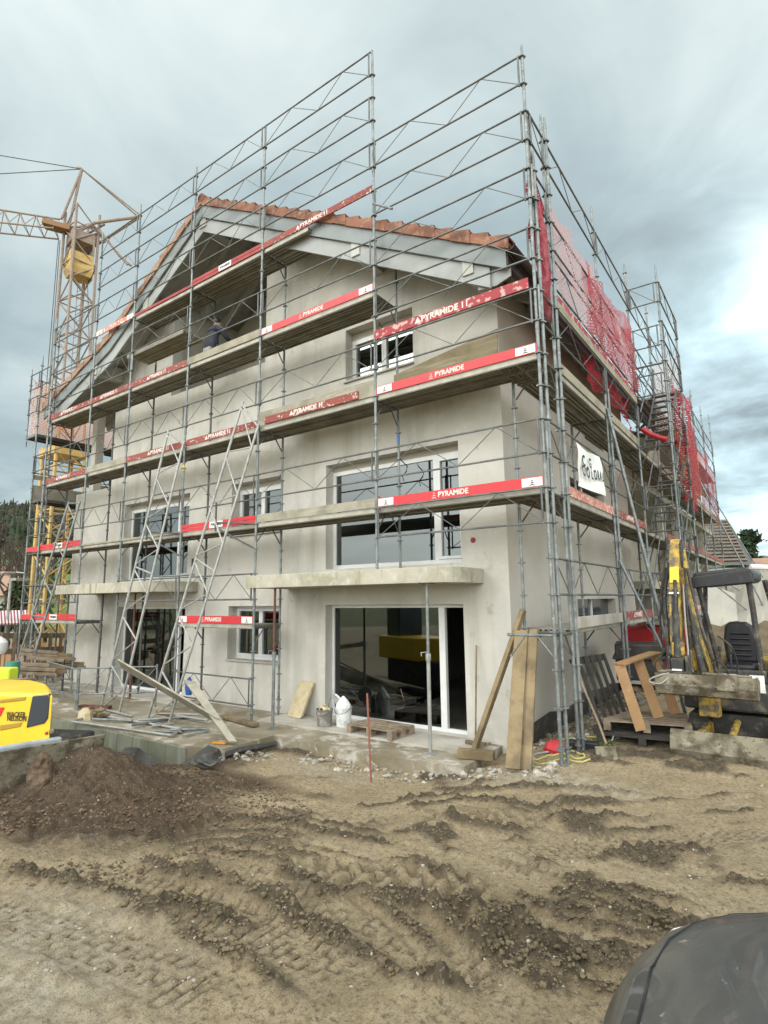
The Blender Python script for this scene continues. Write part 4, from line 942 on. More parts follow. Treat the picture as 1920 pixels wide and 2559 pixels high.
# stair tower
st = thing('stair_tower', 'narrow scaffold stair tower with zigzag flights outside the side scaffold', 'stair tower')
for x, y, z1 in ((.70, 6.57, 10.3), (.70, 9.1, 10.1)): post(st, x, y, .2, z1, (2.3, 4.3, 6.3, 8.3))
post(st, .73, 6.63, 6.0, 8.2, base=False)
TW = Run(st, (.70, 0), (0, 1), (-1, 0))
for z in (10, 9, 8.5, 7, 5.9, 5, 4, 3, 2): TW.frame(6.57, 9.1, z)
TE = Run(st, (0, 6.57), (1, 0), (0, 1))
for z in (10, 8.9, 7.7, 5, 3): TE.frame(.02, .68, z)
for z in (6, 8, 4, 2):
    mb = MB(); mb.tube((0, 6.57, z-.05), (.70, 6.57, z-.05), .022, 7); mb.tube((0, 9.1, z-.05), (.70, 9.1, z-.05), .022, 7); mb.tube((.05, 6.57, z-.4), (.25, 6.57, z-.06), .014, 6); mb.build('transom', M['steel_dark'], st, smooth=True)
for k in range(4):
    z0 = .35 if k == 0 else 2*k; z1 = 2*(k+1); y0, y1 = 6.75, 8.95
    if k % 2: y0, y1 = y0, y1
    mb = MB()
    for x in (.08, .60): mb.beam((x, y0, z0), (x, y1, z1), .03, .10)
    nT = 8
    for j in range(1, nT+1):
        t = j/(nT+.5); mb.box((.34, y0+(y1-y0)*t, z0+(z1-z0)*t), (.52, .16, .025))
    mb.build('stair_flight', M['steel_dark'], st)
    mb = MB(); mb.tube((.06, y0, z0+.9), (.06, y1, z1+.9), .017, 7); mb.tube((.64, y0, z0+.9), (.64, y1, z1+.9), .017, 7); mb.build('handrail', M['steel'], st, smooth=True)
# left scaffold
ls = thing('left_scaffold', 'grey steel scaffold along the far left side of the house', 'scaffold')
LY = [.0, 2.5, 5.3, 8.1, 10.6]
post(ls, -16.2, 0, -.4, 10.2, (2.3, 4.3, 6.3, 8.3)); post(ls, -16.9, 0, 7.45, 9.9, base=False)
for y in LY[1:]:
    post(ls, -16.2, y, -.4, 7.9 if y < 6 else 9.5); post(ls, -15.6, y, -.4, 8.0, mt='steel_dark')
E1 = Run(ls, (-16.2, 0), (1, 0), (0, 1))
for z in (9.8, 8.9, 7, 5, 3, 1): E1.frame(0, .76, z)
E2 = Run(ls, (-16.9, 0), (1, 0), (0, 1)); 
for z in (9.8, 9.0): E2.frame(0, .7, z)
for z in (2, 4): E1.board(0, .76, z+.02, .14, mt='red')
LR = Run(ls, (-16.2, 0), (0, 1), (1, 0))
for k in range(4):
    for z in (9.5, 7, 5, 3): LR.frame(LY[k], LY[k+1], z)
    for z in (4, 5.6, 2): LR.deck(LY[k], LY[k+1], z, n0=.0, n1=.62, mt='steel_dark')
    LR.deck(LY[k], LY[k+1], 7.75, n0=-.68, n1=.0, mt='steel_dark')
for y in LY:
    LR.bracket(y, 2); LR.bracket(y, 4); LR.bracket(y, 5.6)
mb = MB(); mb.tube((-16.95, 0, 7.7), (-16.2, 0, 7.7), .022, 7); mb.tube((-16.85, 0, 7.65), (-16.2, 0, 7.2), .016, 7); mb.build('bracket', M['steel'], ls, smooth=True)
LR.board(0, 2.5, 5.62, .5, mt='plank', n=-.05, label='grey timber side boards'); LR.board(0, 2.5, 6.3, .14, mt='plank', n=-.05)
# handrail frames standing on the terrace edge
def railing(label, p, q, zt=1.05, zb=.5):
    t = thing('railing', label, 'railing', group='loose scaffold rails on the terrace'); p, q = Vector((*p, 0)), Vector((*q, 0)); up = lambda v, z: Vector((v.x, v.y, z))
    mb = MB(); mb.tube(up(p, TZ), up(p, zt+.05), .025, 8); mb.tube(up(q, TZ), up(q, zt+.05), .02, 8)
    mb.tube(up(p, zt), up(q, zt), .017, 7); mb.tube(up(p, zb), up(q, zb), .017, 7); mb.tube(up(p, zb), up(p.lerp(q, .35), zt), .008, 5); mb.tube(up(p.lerp(q, .35), zt), up(p.lerp(q, .7), zb), .008, 5); mb.tube(up(p.lerp(q, .7), zb), up(q, zt), .008, 5)
    mb.build('rail_frame', M['steel'], t, smooth=True)
a = onZ(192, 1775, TZ); b_ = onZ(388, 1768, TZ); c_ = onZ(178, 1730, TZ)
railing('steel rail frame standing at the terrace edge below the left balcony', (a.x, a.y), (b_.x, b_.y))
railing('steel rail frame running back towards the far left corner of the terrace', (a.x-.05, a.y), (a.x-2.6, a.y+.5), 1.02, .42)
# nets
def cloth(name, cols, material, label, cat, seed=0, wob=.03, parent=None, nz=10, uvs=1.0, nrm=(1, 0, 0)):
    "cols: list of (x, y, zbottom, ztop)"
    r0 = random.Random(seed); V = []; UV = []; n_ = len(cols); ul = 0; nrm = Vector(nrm)
    sub = []
    for k in range(n_-1):
        for t in range(4):
            f = t/4; sub.append([cols[k][i]*(1-f)+cols[k+1][i]*f for i in range(4)])
    sub.append(list(cols[-1])); ph = r0.random()*6
    for k, c in enumerate(sub):
        if k: ul += math.hypot(c[0]-sub[k-1][0], c[1]-sub[k-1][1])
        zt = c[3]+.05*math.sin(k*1.7+ph)*(1 if 0 < k < len(sub)-1 else 0)
        for j in range(nz+1):
            z = c[2]+(zt-c[2])*j/nz; o = wob*(math.sin(k*.9+j*.35+ph)+.6*math.sin(k*2.1-j*.8+ph)+.4*r0.uniform(-1, 1))
            V.append((c[0]+nrm.x*o, c[1]+nrm.y*o, z)); UV.append((ul*uvs, z*uvs))
    m_ = len(sub); Fc = [(k*(nz+1)+j, (k+1)*(nz+1)+j, (k+1)*(nz+1)+j+1, k*(nz+1)+j+1) for k in range(m_-1) for j in range(nz)]
    me = bpy.data.meshes.new(name); me.from_pydata(V, [], Fc); uv = me.uv_layers.new(name='UVMap')
    for lp in me.loops: uv.data[lp.index].uv = UV[lp.vertex_index]
    me.materials.append(material); me.polygons.foreach_set('use_smooth', [True]*len(me.polygons)); me.update()
    o = bpy.data.objects.new(name, me); COL.objects.link(o); o.parent = parent; return tag(o, label, cat)
cloth('safety_net', [(.03, .80, 7.32, 8.95), (.03, 1.7, 7.32, 8.85), (.03, 2.7, 7.32, 8.95), (.03, 3.4, 7.32, 8.9), (.03, 4.4, 7.32, 8.75), (.03, 5.5, 7.32, 8.85), (.03, 6.45, 7.32, 8.7)], M['netpink'], 'long pink debris net stretched on the side scaffold above the eave', 'safety net', 1, .05)
cloth('safety_net', [(.10, 2.55, 7.3, 8.9), (.10, 3.1, 7.3, 8.6), (.10, 4.4, 7.3, 8.75), (.10, 5.6, 7.3, 8.95), (.10, 6.5, 7.3, 8.75)], M['netred'], 'second layer of red netting over the far half of the long pink net', 'safety net', 2, .05)
def bundle(name, pts, r, material, label, cat):
    P = [];  pts = [Vector(p) for p in pts]
    rad = []
    for k in range(len(pts)): rad.append(r[k] if isinstance(r, (list, tuple)) else r*(.8+.4*random.random()))
    mb = MB(); mb.path(pts, rad, 9); o = mb.build(name, material, smooth=True)
    return tag(o, label, cat)
M['netbunch'] = mat('bunched_net', (.27, .035, .055), .8, var=(9, (.42, .12, .15), .45, .65), bump=(30, .8))
cloth('safety_net', [(-.02, .06, 8.0, 9.35), (-.02, .22, 7.5, 9.25), (-.02, .42, 7.4, 8.9), (-.02, .66, 7.3, 8.6)], netmat('dark_red_net', (.42, .03, .07), .045, .35, 1.3), 'dark red net hanging bunched in the gap of the corner', 'safety net', 5, .05)
bundle('net_bundle', [(.0, .10, 9.0), (.02, .16, 8.6), (.0, .25, 8.25), (.02, .30, 7.9), (.0, .42, 7.5), (-.03, .55, 7.05), (-.05, .70, 6.8)], [.03, .055, .11, .12, .09, .07, .03], M['netbunch'], 'twisted dark red net hanging down at the corner post', 'safety net')
for k, (y0, y1, z0, z1) in enumerate([(3.2, 3.75, 6.55, 7.05), (3.75, 5.6, 6.55, 7.0)]):
    pass
cloth('net_bundle', [(-.12, 2.9, 6.75, 7.1), (-.12, 3.4, 6.5, 7.1), (-.12, 4.3, 6.6, 7.08), (-.12, 5.4, 6.65, 7.05), (-.12, 6.4, 6.3, 7.1)], netmat('red_net_low', (.40, .03, .05), .05, .35, 1.1), 'red netting hanging below the guard plank under the eave', 'safety net', 8, .05)
cloth('safety_net', [(.02, 9.2, 7.0, 9.0), (.35, 9.2, 7.0, 9.1), (.68, 9.2, 6.9, 9.1)], M['netwhite'], 'whitish net across the back of the stair tower', 'safety net', 3, .03, nrm=(0, 1, 0))
cloth('safety_net', [(.74, 9.0, 4.6, 7.9), (.74, 9.6, 4.9, 7.9), (.70, 10.6, 5.5, 7.7), (.5, 11.8, 5.2, 7.2)], netmat('red_net2', (.50, .09, .11), .06, .22, .7), 'bright red net hanging outside the stair tower', 'safety net', 4, .08)
cloth('safety_net', [(.45, 9.12, 5.4, 8.6), (.58, 9.14, 5.0, 8.0), (.66, 9.1, 4.9, 7.0)], netmat('red_net3', (.50, .09, .11), .06, .25, .7), 'crumpled red net inside the stair tower', 'safety net', 14, .06)
cloth('safety_net', [(.03, 12, 6.3, 8.1), (.03, 14.7, 6.3, 8.3), (.03, 17.5, 6.3, 8.2)], M['netorange'], 'orange net on the far end of the side scaffold', 'safety net', 6, .06)
cloth('safety_net', [(.03, 17.6, 5.9, 8.3), (.03, 20.6, 6.0, 8.6), (.03, 23.9, 5.9, 8.4)], M['netred'], 'reddish net on the last bays of the side scaffold', 'safety net', 7, .08)
cloth('safety_net', [(-16.88, .1, 7.8, 9.7), (-16.88, 1.2, 7.8, 9.6), (-16.86, 2.5, 7.8, 9.2), (-16.88, 5, 7.8, 9.2), (-16.88, 8, 7.8, 9.0), (-16.88, 10.6, 7.8, 9.0)], M['netorange'], 'orange net on the left scaffold beside the crane mast', 'safety net', 9, .04)
cloth('safety_net', [(-16.85, .02, 7.8, 9.5), (-16.5, .02, 7.8, 9.4), (-16.2, .02, 7.9, 9.2)], M['netwhite'], 'pale net closing the end of the left scaffold', 'safety net', 10, .03, nrm=(0, 1, 0))
# red plastic tube hanging below the tower
tb = [onY(a, b2, 6.4) for a, b2 in [(1606, 1072), (1625, 1085), (1650, 1094), (1668, 1099)]]
bundle('red_tube', [p_ for p_ in tb], .06, M['redtube'], 'thick red plastic tube sagging in front of the stair tower', 'tube')
tb = [onY(a, b2, 9.3) for a, b2 in [(1684, 1100), (1700, 1106), (1715, 1108), (1724, 1108)]]
bundle('red_tube', tb, .07, M['redtube'], 'short red plastic tube right of the stair tower, upper of two', 'tube')
tb = [onY(a, b2, 11.5) for a, b2 in [(1714, 1124), (1725, 1124), (1735, 1124)]]
bundle('red_tube', tb, .09, M['redtube'], 'short red plastic tube end right of the stair tower, lower of two', 'tube')
# banner
bn = thing('banner', 'white company banner tied to the side scaffold rails', 'banner')
bpx = [[(1440, 1104), (1449, 1126), (1452, 1160), (1447, 1215)], None]
c00, c01, c10, c11, cm = onX(1440, 1104, .09), onX(1447, 1214, .09), onX(1502, 1141, .09), onX(1512, 1240, .09), onX(1466, 1130, .09)
V = []; nu, nv = 14, 12
for i in range(nu+1):
    u = i/nu
    for j in range(nv+1):
        v = j/nv; top = c00.lerp(cm, min(u/.42, 1)) if u < .42 else cm.lerp(c10, (u-.42)/.58); bot = c01.lerp(c11, u); p = top.lerp(bot, v)
        V.append((p.x+.018*math.sin(u*5+v*4)+.012*math.sin(v*9-u*7), p.y, p.z))
mb = MB(); mb.add(V, [(i*(nv+1)+j, (i+1)*(nv+1)+j, (i+1)*(nv+1)+j+1, i*(nv+1)+j+1) for i in range(nu) for j in range(nv)]); mb.build('cloth', M['banner'], bn, smooth=True)
def bpos(u, v): 
    top = c00.lerp(cm, min(u/.42, 1)) if u < .42 else cm.lerp(c10, (u-.42)/.58); return top.lerp(c01.lerp(c11, u), v)
base_y = (c01-c11)
for ch, u, v, s_ in [('C', .17, .37, .40), ('.', .30, .43, .4), ('G', .43, .31, .36), ('.', .55, .38, .4), ('C', .14, .62, .38), ('O', .31, .60, .42), ('L', .46, .585, .38), ('O', .60, .575, .38), ('R', .72, .56, .36), ('A', .82, .55, .34), ('L', .91, .56, .32)]:
    p = bpos(u, v); me_ = textmesh(ch, s_*.66, .001, .007); sh = Matrix.Diagonal((.82, 1, 1, 1)); sh[1][0] = (c11.z-c01.z)/(c11.y-c01.y)*.9
    put_text(me_, M['blacktext'], bn, T(p.x+.036, p.y, p.z) @ SIDE @ sh)
# ------------------------------------------------------------------ tools, timber and rubbish around the house
def quadbox(mb, a, b, c, d, th, n=None):
    "sheet through four corners with thickness"
    a, b, c, d = map(Vector, (a, b, c, d)); nn = (b-a).cross(d-a).normalized() if n is None else Vector(n); o = nn*th
    mb.add([a, b, c, d, a+o, b+o, c+o, d+o], [(0, 1, 2, 3), (7, 6, 5, 4), (0, 4, 5, 1), (1, 5, 6, 2), (2, 6, 7, 3), (3, 7, 4, 0)])
def single(mb, name, m, label, cat, group=None, **k): return tag(mb.build(name, m, **k), label, cat, group)
def plank(name, label, p, q, wd, th, m, group=None, up=(0, -1, .2), cat='plank'):
    mb = MB(); mb.beam(p, q, wd, th, up); return single(mb, name, m, label, cat, group, bevel=.004)
# planks leaning on the corner
pg = 'rough timber planks leaning at the house corner'
plank('leaning_plank', 'thick timber plank leaning steeply to the left against the corner', (-1.36, .12, .2), (-.68, .62, 2.28), .10, .07, M['wood'], pg, up=(1, 0, .3))
plank('leaning_plank', 'broad timber plank standing almost upright at the house corner, left of two', (-.50, -.42, .26), (-.64, .42, 1.98), .20, .045, M['wood'], pg)
plank('leaning_plank', 'narrow dark timber plank upright beside the broad one, right of two', (-.34, -.36, .26), (-.47, .46, 2.0), .13, .04, M['wood'], pg)
mb = MB(); mb.beam((-1.52, -.02, .24), (-1.02, .12, .24), .16, .12); single(mb, 'timber_block', M['wood'], 'short timber block lying at the foot of the leaning plank', 'timber', bevel=.005)
# broom
br = thing('broom', 'worn broom standing on its head against the wall right of the sliding door', 'broom')
mb = MB(); mb.tube((-1.58, .66, .27), (-1.66, .96, 1.70), .014, 8); mb.build('handle', M['wood'], br, smooth=True)
mb = MB(); mb.box((-1.57, .64, .24), (.34, .07, .05)); mb.build('head', M['wood'], br, bevel=.005)
# props at the sliding door
mb = MB(); a, b_ = onZ(694, 1793, .21), onZ(740, 1799, .21)
a = Vector((-5.72, .70, .21)); quadbox(mb, (-5.72, .68, .21), (-5.30, .62, .21), (-5.26, .93, .84), (-5.66, .97, .85), .10, (0, .9, .25)); single(mb, 'stone_slab', M['foam'], 'pale yellowish stone slab leaning against the wall left of the sliding door', 'slab', bevel=.012)
def bucket(label, x, y, r, h, m, rim):
    t = thing('bucket', label, 'bucket', (x, y, TZ+.035), group='buckets by the sliding door'); n = 20
    mb = MB(); rings = []
    for rr, z in ((r*.86, 0), (r, h), (r*1.04, h), (r*1.04, h-.015), (r*.97, h-.012), (r*.84, .02)):
        rings.append([(rr*math.cos(2*math.pi*i/n), rr*math.sin(2*math.pi*i/n), z) for i in range(n)])
    mb.loft(rings); mb.build('body', M[m], t, smooth=True)
    mb = MB(); mb.path([(r*1.03*math.cos(a), -.01-r*.9*abs(math.sin(a)), h*.92-r*.5*abs(math.sin(a))) for a in [math.pi*k/10 for k in range(11)]], .004, 5); mb.build('handle', M['steel_dark'], t, smooth=True)
    return t
bk = bucket('grey cement-crusted bucket filled with rubbish', -4.50, .42, .15, .30, 'bucketg', 0)
mb = MB()
for k in range(14): a = random.random()*6.28; r_ = random.random()*.11; mb.box((r_*math.cos(a), r_*math.sin(a), .29+random.random()*.05), (.07, .045, .02), Matrix.Rotation(random.random()*3, 3, (1, random.random(), .5)))
mb.build('rubbish', M['foam'], bk)
bk2 = bucket('white plaster bucket with a crumpled bag on top', -4.22, .62, .155, .33, 'bucketw', 0)
mb = MB(); mb.loft([[(.15*s*math.cos(2*math.pi*i/9+o_), .15*s*math.sin(2*math.pi*i/9+o_), z) for i in range(9)] for s, z, o_ in ((.95, .33, 0), (.9, .37, .2), (.55, .45, .5), (.1, .52, .8))]); mb.build('bag', M['banner'], bk2)
mb = MB(); mb.tube((-4.52, .80, .58), (-4.51, .83, .60), .15, 20); single(mb, 'round_lid', M['bucketw'], 'round white lid leaning on the wall behind the buckets', 'lid', smooth=True)
mb = MB(); mb.tube((-4.46, .42, .40), (-4.38, .46, .74), .012, 7); single(mb, 'tool_handle', M['steel'], 'short grey tool handle sticking out of the cement bucket', 'handle')
def pallet(label, Mx, m, n=7, Lx=1.2, Ly=.8, group=None, blocks=True, fill=.68):
    t = thing('pallet', label, 'pallet', group=group); t.matrix_world = Mx; h = .144
    mb = MB()
    for k in range(n): y = -Ly/2+.05+(Ly-.1)*k/(n-1); mb.box((0, y, h-.011), (Lx, (Ly/n)*fill, .022))
    mb.build('top_boards', M[m], t)
    mb = MB()
    for x in (-Lx/2+.05, 0, Lx/2-.05): mb.box((x, 0, h-.034), (.1, Ly, .022)); mb.box((x, 0, .011), (.1, Ly, .022))
    mb.build('bearers', M[m], t)
    for x in (-Lx/2+.05, 0, Lx/2-.05):
        for y in (-Ly/2+.07, 0, Ly/2-.07):
            mb = MB(); mb.box((x, y, .0615), (.1, .14, .079)); mb.build('block', M[m], t)
    return t
pgp = 'wooden pallets around the house'
pallet('small grey wooden pallet lying flat before the sliding door', T(-3.30, .50, TZ+.037) @ RZ(R(-4)), 'palletwood', 5, 1.0, .62, pgp)
pallet('light wooden pallet under the plywood frame beside the excavator, upper of two', T(.62, 2.15, .47) @ RZ(R(12)), 'palletwood', 7, 1.2, 1.0, pgp)
pallet('dark wet pallet lying under the light one beside the excavator blade', T(.62, 1.95, .30) @ RZ(R(8)), 'darkpallet', 7, 1.25, 1.0, pgp)
c0 = Vector((.12, 1.83, .40)); Mx = Matrix.Translation((-.08, 2.02, .93)) @ Matrix.Rotation(R(78), 4, 'Z') @ Matrix.Rotation(R(72), 4, 'X') @ Matrix.Rotation(R(90), 4, 'Z')
pallet('dark pallet standing on edge, leaning against the side wall', Mx, 'darkpallet', 5, 1.15, .95, pgp, False, .42)
# plywood frame: top board and three legs
pf = thing('plywood_frame', 'orange plywood frame with three upright boards standing on the pallet', 'wooden frame', (0, 0, 0))
A0, A1 = Vector((.40, 1.62, 1.44)), Vector((.74, 2.62, 1.56))
mb = MB(); mb.beam(A0, A1, .20, .022); mb.build('top_board', M['plywood'], pf)
for k, t_ in enumerate((.02, .50, .97)):
    a = A0.lerp(A1, t_)-Vector((0, 0, .012)); b_ = Vector((a.x+.24, a.y+.0, .62 if k else .50)); mb = MB(); mb.beam(a, b_, .15, .022, up=(-.3, 1, 0)); mb.build('upright_board', M['plywood'], pf)
# shovel
sh = thing('shovel', 'flat shovel with a long pale handle leaning on the corner scaffold post', 'shovel')
mb = MB(); mb.path([(.02, .80, 1.46), (.10, .77, 1.2), (.30, .70, .75), (.40, .66, .48)], .016, 8); mb.build('handle', M['palletwood'], sh, smooth=True)
mb = MB(); quadbox(mb, (.26, .60, .44), (.52, .66, .46), (.60, .50, .27), (.34, .44, .25), .012); mb.build('blade', M['mudsteel'], sh, bevel=.004)
# cables, hoses and rubbish at the corner
def hosepath(name, px, z, r, m, label, cat='hose', wob=0):
    pts = [onZ(a, b_, z) for a, b_ in px]; P = []
    for i in range(len(pts)-1):
        p0, p1, p2, p3 = pts[max(i-1, 0)], pts[i], pts[i+1], pts[min(i+2, len(pts)-1)]
        for k in range(5):
            t = k/5; q = .5*((2*p1)+(-p0+p2)*t+(2*p0-5*p1+4*p2-p3)*t*t+(-p0+3*p1-3*p2+p3)*t**3); P.append((q.x, q.y, max(z, ground_at(q.x, q.y)+r*.6)))
    P.append(tuple(pts[-1])); mb = MB(); mb.path(P, r, 6); return single(mb, name, m, label, cat, smooth=True)
hosepath('garden_hose', [(1330, 1895), (1345, 1900), (1375, 1890), (1410, 1893), (1440, 1905), (1462, 1900), (1430, 1888), (1400, 1860), (1408, 1848), (1440, 1846), (1500, 1852), (1530, 1856)], .26, .014, M['hose'], 'yellow hose curling on the ground around the corner posts')
hosepath('garden_hose', [(1335, 1905), (1360, 1912), (1400, 1903), (1450, 1910), (1478, 1908)], .27, .012, M['hose'], 'second yellow hose loop nearest the timber planks')
hosepath('grey_hose', [(1338, 1908), (1332, 1890), (1350, 1882), (1390, 1878), (1470, 1872), (1560, 1850), (1640, 1830)], .26, .016, M['greyhose'], 'dark grey cable running from the corner towards the pallets', 'cable')
hosepath('grey_hose', [(1530, 1850), (1540, 1825), (1552, 1800), (1565, 1790), (1580, 1800), (1592, 1812)], .42, .012, M['greyhose'], 'pale cable loop beside the plywood frame', 'cable')
mb = MB(); mb.loft([[(-.35+.16*s*math.cos(2*math.pi*i/9), .75+.12*s*math.sin(2*math.pi*i/9), z+.02*math.sin(i*2.3)) for i in range(9)] for s, z in ((.9, .24), (1.1, .30), (.8, .37), (.3, .40))]); single(mb, 'red_bag', M['redcloth'], 'crumpled red plastic bag on the ground by the corner', 'bag', smooth=True)
mb = MB(); mb.bb(-.22, .22, -.08, .08, 0, .16); mb.xf(T(-.02, .98, .24) @ RZ(.2)); single(mb, 'cable_box', M['black'], 'low black box on the ground between the corner posts', 'box', bevel=.02)
# dark foundation membrane and gravel strip along the side wall
mb = MB()
for k in range(12):
    y = 1.1+k*.7; mb.quad((WX+.01, y, .0), (WX+.01, y+.7, .0), (WX+.01, y+.7, .42+.06*math.sin(k*2.1)), (WX+.01, y, .42+.06*math.sin((k-1)*2.1)))
single(mb, 'foundation_sheet', M['membrane'], 'dark foundation sheet along the foot of the side wall', 'sheet')
def reg_side(r0): return (-1.0+r0.random()*.9, 1.1+r0.random()*8)
scatter('gravel', 500, reg_side, .02, .07, M['rubble'], 'gravel and rubble along the foot of the side wall', seed=14)
# red stake
mb = MB(); mb.tube((-2.16, -1.28, -.05), (-2.28, -1.20, 1.17), .013, 8)
for k in range(30): z = .05+k*.037; mb.tube((-2.16-.12*(z/1.2), -1.28+.08*(z/1.2), z), (-2.16-.12*((z+.006)/1.2), -1.28+.08*((z+.006)/1.2), z+.006), .0165, 6)
single(mb, 'reinforcing_bar', M['stake'], 'rusty red reinforcing bar standing upright in the mud before the terrace', 'steel bar', smooth=True)
mb = MB(); mb.path([(-2.95, .62, .95), (-2.90, .60, .85), (-2.86, .60, .72), (-2.90, .60, .64), (-3.0, .60, .62)], .006, 5); single(mb, 'wire_hook', M['steel_dark'], 'thin bent wire hooked above the small pallet', 'wire')
# sheets and tubes on the terrace
sg = 'loose formwork panels on the terrace'
mb = MB(); quadbox(mb, onY(293, 1649, -1.1), onY(545, 1797, -1.25), onY(538, 1806, -1.0), onY(305, 1672, -.75), .03); single(mb, 'formwork_panel', M['plank'], 'long pale formwork panel slanting across the leaning girders', 'panel', sg)
mb = MB(); quadbox(mb, onY(459, 1699, -.95), onY(488, 1703, -.85), onY(592, 1853, -1.35), onY(572, 1853, -1.4), .03); single(mb, 'formwork_panel', M['plank'], 'weathered formwork panel propped up with its dark end on the terrace edge', 'panel', sg)
tg = 'galvanised tubes piled on the terrace'
pile = [((330, 1812), (420, 1798), .06, .024, 'long pale tube at the left of the tube pile'), ((345, 1800), (455, 1792), .10, .022, 'tube lying on top of the pile, behind the first girder'), ((380, 1815), (432, 1808), .05, .028, 'short thick tube end in the middle of the pile'),
        ((232, 1797), (330, 1801), .05, .026, 'tube wrapped in foil at the left rim of the terrace'), ((440, 1788), (520, 1800), .07, .026, 'tube running right under the slanting panel'), ((395, 1783), (500, 1786), .1, .02, 'brownish tube behind the pile'),
        ((425, 1824), (520, 1821), .04, .024, 'thin pale tube pointing right to the propped panel'), ((455, 1838), (522, 1826), .04, .022, 'dark tube nearest the terrace edge'), ((250, 1770), (330, 1790), .04, .02, 'thin tube left of the first girder foot'), ((375, 1826), (455, 1830), .03, .018, 'slim rod in front of the pile')]
for k, (a, b_, dz, r_, lb) in enumerate(pile):
    p, q = onZ(*a, TZ+dz), onZ(*b_, TZ+dz); mb = MB(); mb.tube(p, q, r_, 9); single(mb, 'steel_tube', M['alu'] if k % 3 else M['steel'], lb, 'tube', tg, smooth=True)
mb = MB(); P4 = [onZ(a, b_, TZ+.04) for a, b_ in [(180, 1803), (430, 1838), (455, 1822), (240, 1786)]]
for a, b_ in zip(P4, P4[1:]+P4[:1]): mb.tube(a, b_, .022, 8)
single(mb, 'rail_frame', M['alu'], 'flat steel frame lying along the terrace rim above the pit', 'frame')
for k, (px, lb) in enumerate([(((200, 1765), (275, 1768)), 'dark brown timber lying behind the railing'), (((395, 1778), (470, 1790)), 'pale timber lying behind the tube pile'), (((560, 1790), (640, 1812)), 'thin timber board lying left of the rust brown prop')]):
    p, q = onZ(*px[0], TZ+.05), onZ(*px[1], TZ+.05); mb = MB(); mb.beam(p, q, .14, .06); single(mb, 'timber', M['wood' if k else 'rust'], lb, 'timber', 'timbers lying on the terrace', bevel=.005)
mb = MB(); q = onZ(470, 1780, TZ); mb.loft([[(q.x+.1*s*math.cos(2*math.pi*i/8), q.y+.06*s*math.sin(2*math.pi*i/8), z) for i in range(8)] for s, z in ((.8, TZ+.35), (1.1, TZ+.5), (1, TZ+.62), (.2, TZ+.72))]); single(mb, 'blue_bag', mat('blue_plastic', (.03, .10, .35), .4), 'small blue and white sack behind the propped panel', 'sack', smooth=True)
mb = MB(); q = onZ(213, 1798, TZ); mb.loft([[(q.x+s*.2*math.cos(2*math.pi*i/8), q.y+s*.12*math.sin(2*math.pi*i/8), z) for i in range(8)] for s, z in ((1, TZ), (.9, TZ+.14), (.4, TZ+.22))]); single(mb, 'sandbag', M['foam'], 'dusty sandbag beside the railing foot', 'bag', smooth=True)
mb = MB(); q = onZ(255, 1783, TZ+.08)
for k in range(8): mb.box((q.x+random.uniform(-.35, .5), q.y+random.uniform(-.1, .15), TZ+.05+random.random()*.1), (.22, .1, .03), Matrix.Rotation(random.random()*3, 3, 'Z'))
single(mb, 'scrap_pile', M['wood'], 'scraps of timber heaped on the left part of the terrace', 'scrap')
# dimpled drainage membrane hanging from the pit edge
Yb = -2.35
top = [(292, 1888), (312, 1868), (345, 1868), (375, 1890), (395, 1902), (418, 1925), (440, 1918), (480, 1890), (520, 1862), (548, 1872), (556, 1888)]
bot = [(305, 1898), (330, 1915), (350, 1928), (372, 1938), (392, 1942), (416, 1946), (440, 1946), (480, 1935), (515, 1922), (545, 1905), (556, 1892)]
V = []; nv = 6
fine_t = []; fine_b = []
for src, dst in ((top, fine_t), (bot, fine_b)):
    for i in range(len(src)-1):
        for k in range(5): t = k/5; dst.append((src[i][0]*(1-t)+src[i+1][0]*t, src[i][1]*(1-t)+src[i+1][1]*t))
    dst.append(src[-1])
for i, (a, b_) in enumerate(zip(fine_t, fine_b)):
    yy = Yb-.10*math.sin(i*.35)+(.12 if i < 14 else -.05); p, q = onY(*a, yy+.16), onY(*b_, yy-.1)
    for j in range(nv+1): t = j/nv; v = p.lerp(q, t); V.append((v.x, v.y-.12*math.sin(t*math.pi)+.018*((i+j) % 2)*(1 if j % 2 else .4), v.z))
m_ = len(fine_t); mb = MB(); mb.add(V, [(i*(nv+1)+j, (i+1)*(nv+1)+j, (i+1)*(nv+1)+j+1, i*(nv+1)+j+1) for i in range(m_-1) for j in range(nv)])
o = mb.build('drainage_membrane', M['membrane']); sm = o.modifiers.new('solid', 'SOLIDIFY'); sm.thickness = .012
tag(o, 'crumpled dark dimpled membrane hanging over the pit edge', 'membrane')
p, q = onZ(560, 1888, .06), onZ(690, 1858, .06)
mb = MB(); mb.path([p, p.lerp(q, .3)+Vector((0, -.03, .02)), p.lerp(q, .7), q], [.07, .06, .05, .04], 7); single(mb, 'membrane_roll', M['membrane'], 'dark rolled membrane strip lying along the terrace foot', 'membrane', smooth=True)
mb = MB(); p = onZ(800, 1890, .02); mb.box(p, (.5, .07, .03), Matrix.Rotation(.15, 3, 'Z')); single(mb, 'broken_board', M['wood'], 'small broken orange-brown board in the rubble before the terrace', 'board')
mb = MB(); p = onZ(548, 1857, TZ+.02); mb.box(p, (.25, .06, .02), Matrix.Rotation(.3, 3, 'Z')); single(mb, 'orange_strap', mat('orange_strap', (.6, .25, .03), .6), 'small orange strap on the terrace edge', 'strap')
